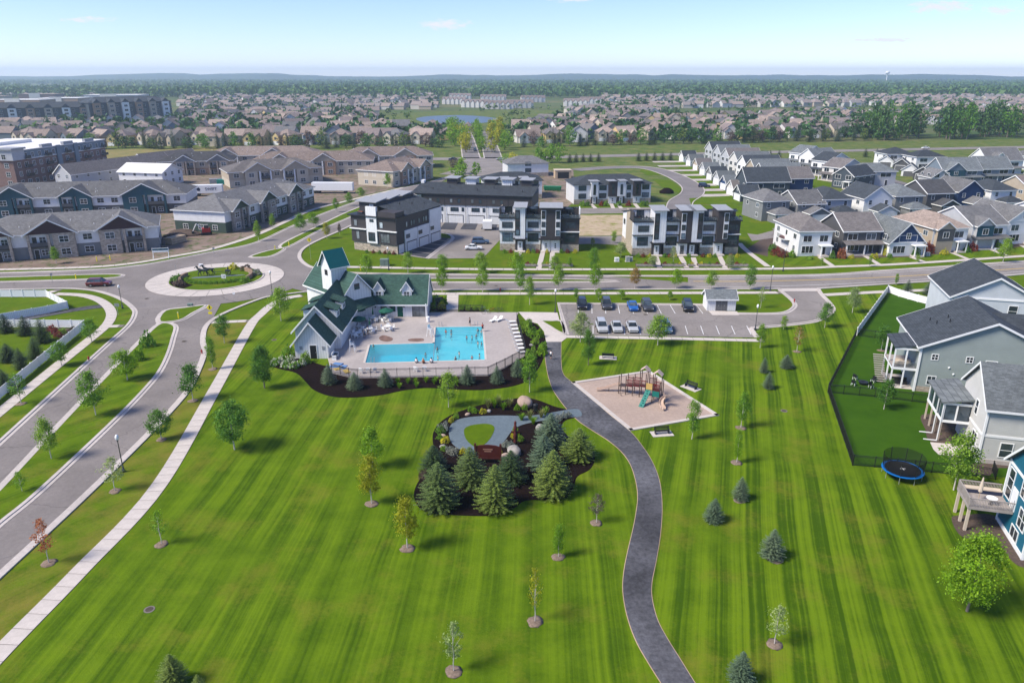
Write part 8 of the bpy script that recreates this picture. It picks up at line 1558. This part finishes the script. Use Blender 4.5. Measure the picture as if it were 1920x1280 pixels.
for (x0, x1, y0, y1) in ((-3.9, -.05, 3.7, 3.78), (-3.9, -.05, 7.32, 7.4), (-3.9, -3.82, 3.7, 7.4)):
    m = MB().box(x0, x1, y0, y1, 3.62, 3.72); n = int(max(x1-x0, y1-y0)/.13)
    for k in range(n+1): xx, yy = x0+(x1-x0)*k/n, y0+(y1-y0)*k/n; m.box((xx if x1-x0 > .2 else x0+.02), (xx if x1-x0 > .2 else x0+.02)+.045, (yy if y1-y0 > .2 else y0+.02), (yy if y1-y0 > .2 else y0+.02)+.045, 2.76, 3.62)
    m.build('deck_rail', 'wood_grey', t)
tb = lambda x, y, z: tl(x, y, z, (47.0, 57.3))
u = thing('deck_parasol', 'closed beige parasol on the deck of the blue house', 'parasol', tb(-2.6, 5.3, 2.76)); MB().tube((0, 0, 0), (0, 0, 2.5), .03, .03, 6).build('pole', 'wood_tan', u); MB().lathe([(.05, .8), (.2, .95), (.17, 1.6), (.05, 2.5)], 8).build('canopy', 'canvas_tan', u)
u = thing('deck_table', 'small round table on the deck of the blue house', 'table', tb(-1.7, 4.7, 2.76)); MB().lathe([(.02, .68), (.5, .68), (.5, .72), (.02, .72)], 14).build('table_top', 'plastic_white', u); MB().lathe([(.25, 0), (.04, .06), (.04, .68)], 8).build('leg', 'black_metal', u)
u = thing('deck_bench', 'long pale cushioned bench on the deck of the blue house', 'bench', tb(-1.9, 6.9, 2.76), RH); MB().box(-1.7, 1.7, -.3, .3, 0, .4).build('seat', 'paint_navy', u); MB().box(-1.7, 1.7, -.3, .3, .4, .52).build('cushion', 'canvas_tan', u)
# trampoline
p = P(1700, 903); t = thing('trampoline', 'round black trampoline with bright blue rim and safety net', 'trampoline', (p.x, p.y+1.2, 0)); n = 24
m = MB(); m.lathe([(1.85, .88), (2.15, .86), (2.17, .92), (1.85, .95)], n); m.build('rim_pad', 'trampoline_blue', t); MB().lathe([(.02, .94), (1.84, .94), (1.84, .965), (.02, .965)], n).build('mat', 'rubber', t)
for k in range(8):
    aa = 6.283*k/8+.2; x, y = 2.0*math.cos(aa), 2.0*math.sin(aa); MB().tube((x, y, .9), (x*1.06, y*1.06, 2.6), .04, .04, 6).build('net_pole', 'black_metal', t); MB().tube((x, y, 0), (x, y, .88), .035, .035, 5).build('leg', 'steel', t)
_t = NT('net').set(.8, .1); _t.b.inputs['Alpha'].default_value = .5; _t.base((.01, .01, .012)); m = MB(); m.v = [(2.0*(1+.03*j)*math.cos(6.283*i/n), 2.0*(1+.03*j)*math.sin(6.283*i/n), .95+1.6*j/2) for j in range(3) for i in range(n)]; m.f = [(j*n+i, j*n+(i+1) % n, (j+1)*n+(i+1) % n, (j+1)*n+i) for j in range(2) for i in range(n)]; m.build('safety_net', 'net', t)
MB().box(-.3, .3, -.05, .05, .96, .975).box(-.05, .05, -.3, -.05, .96, .975).box(-.05, .05, .05, .3, .96, .975).build('star_mark', 'plastic_white', t)
# fire pit circle
for i, (x, y, nm) in enumerate([(1603, 711, 'back left'), (1600, 722, 'front left'), (1637, 716, 'back right'), (1633, 727, 'front right')]): chair((*P(x, y).xy, 0), [2.2, -2.4+4.7, -1.0, .3][i], 'black garden chair at the fire pit, %s one' % nm, 'black chairs round the fire pit', 'black_metal')
p = P(1618, 720); t = thing('fire_pit', 'round black fire pit between garden chairs', 'fire pit', tuple(p)); MB().lathe([(.5, 0), (.65, .35), (.7, .4), (.5, .42), (.1, .3)], 14).build('bowl', 'black_metal', t); MB().lathe([(.12, 0), (.3, .02), (.3, .06), (.1, .08)], 8).build('base', 'black_metal', t)
sheet('corner_strip', PL([(1664, 549), (1788, 583), (1800, 575), (1860, 548), (1815, 543)]), -.003, 'lawn_strip')
# ------------------------------------------------------------------ beyond the highway
rg = random.Random(77)
for _i in range(4): TV['far%d' % _i] = dict(shape=['round', 'egg', 'round', 'egg'][_i], nclump=34, per=13, leaf=.40, R0=2.7, z0=1.3, z1=7.6, spread=.62, seed=70+_i, tr=.16, limbs=4)
def hwy_y(x):
    for i in range(len(hw)-1):
        if hw[i].x <= x <= hw[i+1].x: return hw[i].y+(hw[i+1].y-hw[i].y)*(x-hw[i].x)/(hw[i+1].x-hw[i].x)
    return hw[-1].y if x > 0 else hw[0].y
# pond and meadows
_t = NT('pond_water').set(.3, .35); _t.base((.055, .075, .08)); _t.bump(_t.noise(.3, 3), .15, .3)
sheet('pond_meadow', smooth_line(PL([(690, 226), (760, 212), (860, 208), (1000, 206), (1075, 213), (1060, 222), (960, 232), (880, 240), (800, 240)]), 4, True), .02, 'rough_grass')
sheet('pond', smooth_line(PL([(780, 224), (795, 219), (840, 216.5), (885, 217), (930, 222), (925, 228), (880, 233), (838, 235.5), (805, 232)]), 4, True), .06, 'pond_water')
sheet('wetland_meadow', smooth_line(PL([(1260, 214), (1400, 206), (1560, 202), (1700, 202), (1720, 213), (1560, 222), (1420, 222)]), 4, True), .02, 'rough_grass'); sheet('wetland_pond', smooth_line(PL([(1470, 214), (1540, 211), (1625, 212), (1600, 216), (1500, 217)]), 4, True), .06, 'pond_water')
sheet('stubble_field', PL([(-100, 176), (340, 168), (300, 160), (-100, 164)]), .03, 'golden_field')
p = P(878, 243); t = thing('gazebo', 'small red brown gazebo by the pond at the boulevard end', 'gazebo', tuple(p)); MB().lathe([(4.6, 3.0), (.1, 6.2)], 8).build('roof', 'roof_mauve', t); MB().lathe([(4, 0), (4, .4)], 8).build('floor', 'wood_grey', t)
for k in range(8): MB().box(-.15, .15, -.15, .15, .4, 3.1).build('post', 'play_red', t, (3.6*math.cos(6.283*k/8), 3.6*math.sin(6.283*k/8), 0))
def in_poly(x, y, poly):
    c = False; n = len(poly); j = n-1
    for i in range(n):
        a, b = poly[i], poly[j]
        if (a.y > y) != (b.y > y) and x < (b.x-a.x)*(y-a.y)/(b.y-a.y)+a.x: c = not c
        j = i
    return c
NO = [PL([(700, 240), (700, 206), (1080, 204), (1060, 226), (940, 246), (860, 250)]), PL([(1250, 222), (1250, 204), (1720, 199), (1720, 216)]), PL([(-120, 240), (-120, 186), (345, 182), (345, 232)]), PL([(840, 305), (835, 240), (945, 240), (985, 305)]), PL([(-150, 182), (340, 178), (310, 150), (-150, 150)]), PL([(1655, 290), (1655, 236), (2000, 225), (2000, 290)]), PL([(820, 208), (820, 176), (1130, 176), (1130, 206)])]
def blocked(x, y): return any(in_poly(x, y, q) for q in NO) or y < hwy_y(x)+78
FW, FR = ['tan_siding', 'beige_siding', 'cream_siding', 'lightgrey_siding', 'tan_siding', 'grey_siding', 'yellow_siding', 'beige_siding', 'steel_siding', 'white_siding'], ['roof_mauve', 'roof_brown', 'roof_mauve', 'roof_taupe', 'roof_brown', 'roof_grey', 'roof_tan', 'roof_tan']
def fh_mesh(k):
    def mk():
        a, b = TB(), TB(); w, d, h = [(14, 11, 5.6), (12, 13, 5.8), (16, 11, 4.4), (13, 12, 6.0)][k]
        if k == 1: gable_block(a, b, None, 0, 0, 0, w, d, h, 4.2)
        elif k == 3: hip_block(a, b, None, 0, 0, 0, w, d, h, 3.4)
        else: gable_block(a, b, None, w/2, d/2, math.pi/2, d, w, h, 3.8)
        gable_block(a, b, None, -w*.22, -2.5, 0, w*.42, 6, h*.92, w*.42*.42, .4, .4)
        if k != 1: gable_block(a, b, None, w*.27, -1.2, 0, w*.3, 5, 3.0 if k == 2 else h*.9, w*.13, .4, .4)
        return a.mesh('wall'), b.mesh('roof'), (w, d, h)
    return cached(('fh', k), mk)
def far_house(x, y, rz, k, wm, rm, label, grp, wins):
    a, b, (w, d, h) = fh_mesh(k); t = thing('far_house', label, 'house', (x, y, 0), rz, grp); setmat(ob('wall', a, t), wm); setmat(ob('roof', b, t), rm)
    if wins:
        wmesh = cached('fwin', lambda: MB().box(-.8, .8, -.06, .02, 0, 1.5).mesh('window', 'glass_dark')); gm = cached('fgar', lambda: MB().box(-2.1, 2.1, -.06, .02, 0, 2.2).mesh('garage_door', 'door_white'))
        for xx, yy, zz in ((-w*.22, -2.5, 3.3), (w*.27, -1.2 if k != 1 else 0, 1.0), (w*.05, 0, 3.4)): ob('window', wmesh, t, (xx, yy, zz))
        ob('garage_door', gm, t, (-w*.22, -2.5, .05))
        for yy in (d*.3, d*.7): ob('window', wmesh, t, (w/2, yy, 3.2), math.pi/2); ob('window', wmesh, t, (-w/2, yy, 3.2), -math.pi/2)
count, ri, ftrees, spots, HX = 0, 0, 0, [], []
Y = 0
rowY = [0, 34, 84, 118, 168, 206, 258, 300, 356, 400, 460, 510, 575, 630, 700, 760, 840, 910, 1000, 1090, 1190, 1300]
cn2 = {'tan_siding': 'tan', 'beige_siding': 'beige', 'cream_siding': 'cream', 'lightgrey_siding': 'pale grey', 'grey_siding': 'grey', 'yellow_siding': 'yellow', 'steel_siding': 'blue grey', 'white_siding': 'white'}
for ri, dy in enumerate(rowY):
    x = -(520+dy)*.72; n = 0; tn = 0
    while x < (520+dy)*.74:
        x += rg.uniform(14.5, 20) if ri < 12 else rg.uniform(16, 26)
        y = hwy_y(max(-400, min(500, x)))+92+dy+rg.uniform(-5, 5)+18*math.sin(x*.011+ri*.9)*(1 if ri > 1 else .25)
        if blocked(x, y): continue
        k = rg.randrange(4); rz = (0 if ri % 2 == 0 else math.pi)+rg.uniform(-.3, .3)+.35*math.sin(x*.006+ri)
        if rg.random() < .12: rz += math.pi/2
        if count < 290:
            count += 1; n += 1; wm = rg.choice(FW); HX.append((x, y)); far_house(x, y, rz, k, wm, rg.choice(FR), '%s house in the %s row beyond the highway trees, %s from the left' % (cn2[wm], ordw(ri+1), ordw(n)), 'houses beyond the highway', ri < 5)
        else: spots.append((x, y, rz, k))
        if rg.random() < (.45 if ri < 6 else .5) and ftrees < 150:
            tx, ty = x+rg.uniform(7, 11), y+rg.choice((-11, 12))+rg.uniform(-3, 3)
            if not blocked(tx, ty): ftrees += 1; tn += 1; mt = rg.choice(['leaf_far', 'leaf_far', 'leaf_far2', 'leaf_green']); tree('far_tree', 'leafy tree among the houses of the %s row, %s from the left' % (ordw(ri+1), ordw(tn)), (tx, ty, 0), rg.uniform(6, 10), rg.uniform(5, 8), 'far%d' % rg.randrange(4), mt, 'trees among the far houses', seed=tn)
# more distant houses as one mass
bm_w, bm_r = MB(), MB()
for x, y, rz, k in spots:
    a, b, _ = fh_mesh(k); M_ = Matrix.Translation((x, y, 0)) @ Matrix.Rotation(rz, 4, 'Z')
    for src, dst in ((a, bm_w), (b, bm_r)): dst.add([M_ @ v.co for v in src.vertices], [tuple(p_.vertices) for p_ in src.polygons])
def islmat(name, stops, rough=.9):
    t_ = NT(name).set(rough, .2); g_ = t_.n('NewGeometry'); t_.base(t_.ramp(g_.outputs['Random Per Island'], stops)); return name
islmat('far_walls', [(0, (.40, .33, .25)), (.4, (.52, .46, .38)), (.7, (.36, .38, .40)), (1, (.68, .67, .64))]); islmat('far_roofs', [(0, (.20, .165, .155)), (.5, (.27, .215, .19)), (1, (.19, .185, .185))])
fm = struct(ob('distant_houses', None), 'stuff'); bm_w.build('wall_mass', 'far_walls', fm); bm_r.build('roof_mass', 'far_roofs', fm)
# hedge of trees along the highway
i = 0
x = -270.0
while x < 262:
    x += rg.uniform(3.8, 7.0); y = hwy_y(x)+66+rg.uniform(-5, 7)
    if in_poly(x, y, NO[3]): continue
    i += 1
    if rg.random() < .5: spruce('hedge_spruce', 'dark spruce in the tree belt behind the highway, %s from the left' % ordw(i) if i < 100 else 'dark spruce at the far right of the tree belt behind the highway', (x, y, 0), rg.uniform(7, 12), rg.uniform(4, 6), i, rg.choice(['needle_dark', 'needle_dark', 'needle_blue']), 'tree belt behind the highway', seed=i)
    else: tree('hedge_tree', 'rounded tree in the belt behind the highway, %s from the left' % ordw(i) if i < 100 else 'rounded tree at the far right of the belt behind the highway', (x, y, 0), rg.uniform(6, 10.5), rg.uniform(6, 9.5), 'far%d' % (i % 4), rg.choice(['leaf_far', 'leaf_far', 'leaf_dark', 'leaf_far2', 'leaf_purple']), 'tree belt behind the highway', seed=i)
for k in range(26):
    f = k//2/13; a = P(864 if k % 2 == 0 else 938, 286).lerp(P(852 if k % 2 == 0 else 930, 244), f); a = a+Vector((rg.uniform(-5, 5), 0, 0))
    tree('boulevard_tree', 'yellow green tree on the %s side of the boulevard, %s from the junction' % (['left', 'right'][k % 2], ordw(k//2+1)), tuple(a), rg.uniform(9, 12), rg.uniform(7, 9), 'far%d' % (k % 4), rg.choice(['leaf_lime', 'leaf_light', 'leaf_lime', 'leaf_yellow']), 'boulevard trees', seed=k)
for k in range(7): a = P(903, 285).lerp(P(893, 246), k/6); tree('median_tree', 'lime tree on the boulevard median, %s from the junction' % ordw(k+1), tuple(a), 9+k % 3, 6, 'far%d' % (k % 4), 'leaf_lime', 'boulevard trees', seed=k)
for k, (x, y, h, w, mt) in enumerate([(852, 318, 5, 6, 'leaf_purple'), (866, 326, 7, 6, 'leaf_lime'), (862, 332, 5, 8, 'leaf_lime'), (893, 331, 6, 5, 'leaf_lime'), (948, 314, 6, 5, 'leaf_lime'), (1010, 306, 8, 6, 'leaf_green'), (1022, 305, 7, 6, 'leaf_light'), (1035, 305, 9, 6, 'leaf_green'), (1048, 306, 9, 6, 'leaf_green'), (745, 322, 5, 4, 'leaf_light'), (962, 305, 5, 5, 'leaf_gold')]): tree('junction_tree', '%s tree near the highway junction, %s from the left' % (mt.split('_')[1], ordw(k+1)), tuple(P(x, y)), h, w, 'far%d' % (k % 4), mt, 'trees near the junction', seed=k)
for k, x in enumerate([1068, 1080, 1093, 1107, 1122, 1197, 1212, 1227, 1242, 1257, 1395, 1412, 1428, 1443, 1460, 1622, 1643]): spruce('verge_spruce', 'small dark spruce on the near highway verge, %s from the left' % ordw(k+1), tuple(P(x, 304-(x-1068)*.018)), 4.5, 3.2, k, 'needle_dark', 'small spruces on the highway verge', seed=k)
for k in range(52):
    x = 248+k*3.6+rg.uniform(-4, 4); y = hwy_y(x)+66+rg.uniform(-6, 34); tree('tall_poplar', 'tall dark poplar in the grove at the upper right, %s from the left' % ordw(k+1), (x, y, 0), rg.uniform(15, 24), rg.uniform(9, 14), 'far%d' % (k % 4), rg.choice(['leaf_dark', 'leaf_far', 'leaf_far']), 'grove of tall poplars', seed=k)
# pale terraced rows beyond the pond
for k, (x, y, L_, rz) in enumerate([(850, 196, 46, -.25), (890, 202, 50, -.3), (935, 205, 48, -.05), (975, 203, 46, .1), (862, 187, 50, -.1), (925, 190, 55, .0), (1080, 200, 46, -.2), (1110, 196, 46, -.1), (1000, 192, 50, .1)]):
    t = thing('terraced_row', 'pale terraced row beyond the pond, %s from the left' % ordw(sorted([850, 890, 935, 975, 862, 925, 1080, 1110, 1000]).index(x)+1), 'terrace', tuple(P(x, y)), rz, 'pale terraces beyond the pond'); a, b = TB(), TB(); L_ *= .8; gable_block(a, b, None, L_/2, 6, math.pi/2, 12, L_, 6.8, 4.0)
    for q in range(int(L_/7)): gable_block(a, b, None, -L_/2+3.5+q*7, -1.4, 0, 4.4, 6, 7.0, 2.4, .3, .3)
    parts(t, wall=(a, 'cream_siding'), roof=(b, 'roof_mauve'))
for k, (x, y, w, d, h, wc, rc) in enumerate([(30, 200, 70, 40, 9, 'warm_brick', 'roof_white'), (110, 196, 60, 45, 9, 'warm_brick', 'roof_white'), (210, 190, 90, 50, 10, 'lightgrey_siding', 'roof_white'), (70, 188, 60, 40, 10, 'brick_red', 'roof_tan'), (290, 178, 50, 30, 10, 'white_siding', 'roof_white'), (-30, 192, 60, 40, 9, 'tan_siding', 'roof_tan')]):
    t = thing('retail_building', 'low flat roofed store behind the dark complex, %s from the left' % ordw([2, 4, 5, 3, 6, 1][k]), 'store', tuple(P(x, y)), .05*k, 'stores on the far left'); MB().box(-w/2, w/2, 0, d, 0, h).build('wall', wc, t); MB().box(-w/2-.4, w/2+.4, -.4, d+.4, h, h+.5).build('roof', rc, t); MB().box(-w*.2, w*.1, -1.2, 0, 0, h+2).build('entrance', 'cream_siding', t)
# water tower
t = thing('water_tower', 'white bulb shaped water tower on the horizon', 'water tower', (2055, 4300, 0)); MB().lathe([(4, 0), (2.6, 6), (2.4, 40), (5, 47)], 12).build('shaft', 'plastic_white', t, smooth=True); MB().lathe([(5, 46), (11, 52), (12, 57), (9, 62), (2, 65)], 16).build('tank', 'plastic_white', t, smooth=True)
# woodland masses and hills
def wood(name, pts, h0, h1, q, mat, seed):
    rng = np.random.default_rng(seed); n = len(pts); H_ = rng.uniform(h0, h1, n); Rr = H_*rng.uniform(.34, .55, n); k = np.repeat(np.arange(n), q); d = rng.normal(size=(n*q, 3)); d /= np.linalg.norm(d, axis=1)[:, None]; d[:, 2] *= np.where(d[:, 2] < 0, .7, 1)
    C = np.stack([pts[k, 0]+d[:, 0]*Rr[k]*.8, pts[k, 1]+d[:, 1]*Rr[k]*.8, H_[k]*.56+d[:, 2]*H_[k]*.40], 1); V = leaves(rng, C, 1.0, .3, d, .75); V = C[:, None, :]+(V-C[:, None, :])*(Rr[k]*.50)[:, None, None]
    o = ob(name, quads(name, V, mat)); return struct(o, 'stuff')
rng = np.random.default_rng(5)
def scatter(n, y0, y1, keep, pw=1.0):
    y = y0+(y1-y0)*rng.uniform(size=n)**pw; x = (rng.uniform(size=n)*2-1)*(y*.74+40); m = np.array([keep(a, b) for a, b in zip(x, y)]); return np.stack([x, y], 1)[m]
import mathutils
def nz(x, y, s): return mathutils.noise.noise(Vector((x*s, y*s, 3.3)))
wood('neighbourhood_trees', scatter(8200, 520, 1700, lambda a, b: not blocked(a, b) and nz(a, b, .008) > -.28), 5, 11, 16, 'leaf_far', 11)
wood('pond_thicket', scatter(2600, 560, 1150, lambda a, b: (in_poly(a, b, NO[0]) or in_poly(a, b, NO[1])) and nz(a, b, .02) > .12 and not in_poly(a, b, PL([(770, 240), (770, 214), (940, 212), (940, 236)]))), 3, 7, 14, 'leaf_far2', 12)
wood('woodland', scatter(15000, 1500, 5600, lambda a, b: (nz(a, b, .0016)+(.35 if a > -.05*b else -.02)+(b-1500)/9000) > .06 or b > 4200, 1.25), 12, 20, 15, 'leaf_far', 13)
hm = MB(); nx = 200; ysr = [5300, 5800, 6400, 7000, 7600]
for j, yy in enumerate(ysr):
    for i in range(nx+1):
        xx = -6500+13000*i/nx; e = [0, .45, .8, 1.0, .6][j]; hm.v.append((xx, yy, -1+e*(36+34*nz(xx, yy*2, .0005)+24*nz(xx, yy, .0014)+9*nz(xx, yy, .006))))
hm.f = [(j*(nx+1)+i, j*(nx+1)+i+1, (j+1)*(nx+1)+i+1, (j+1)*(nx+1)+i) for j in range(len(ysr)-1) for i in range(nx)]
plain('hill_forest', (.03, .06, .025), .95, .3, .004); struct(hm.build('hills', 'hill_forest', smooth=True))
# ------------------------------------------------------------------ haze and clouds
t = NT('haze_air'); t.t.nodes.remove(t.b); v = t.n('VolumePrincipled'); v.inputs['Color'].default_value = (.66, .83, 1.0, 1); v.inputs['Density'].default_value = HAZE_DENSITY; v.inputs['Anisotropy'].default_value = .25; t.l(v.outputs[0], t.out.inputs['Volume'])
struct(MB().box(-8600, 8600, -400, 8100, -3.5, 108).build('haze', 'haze_air'), 'stuff')
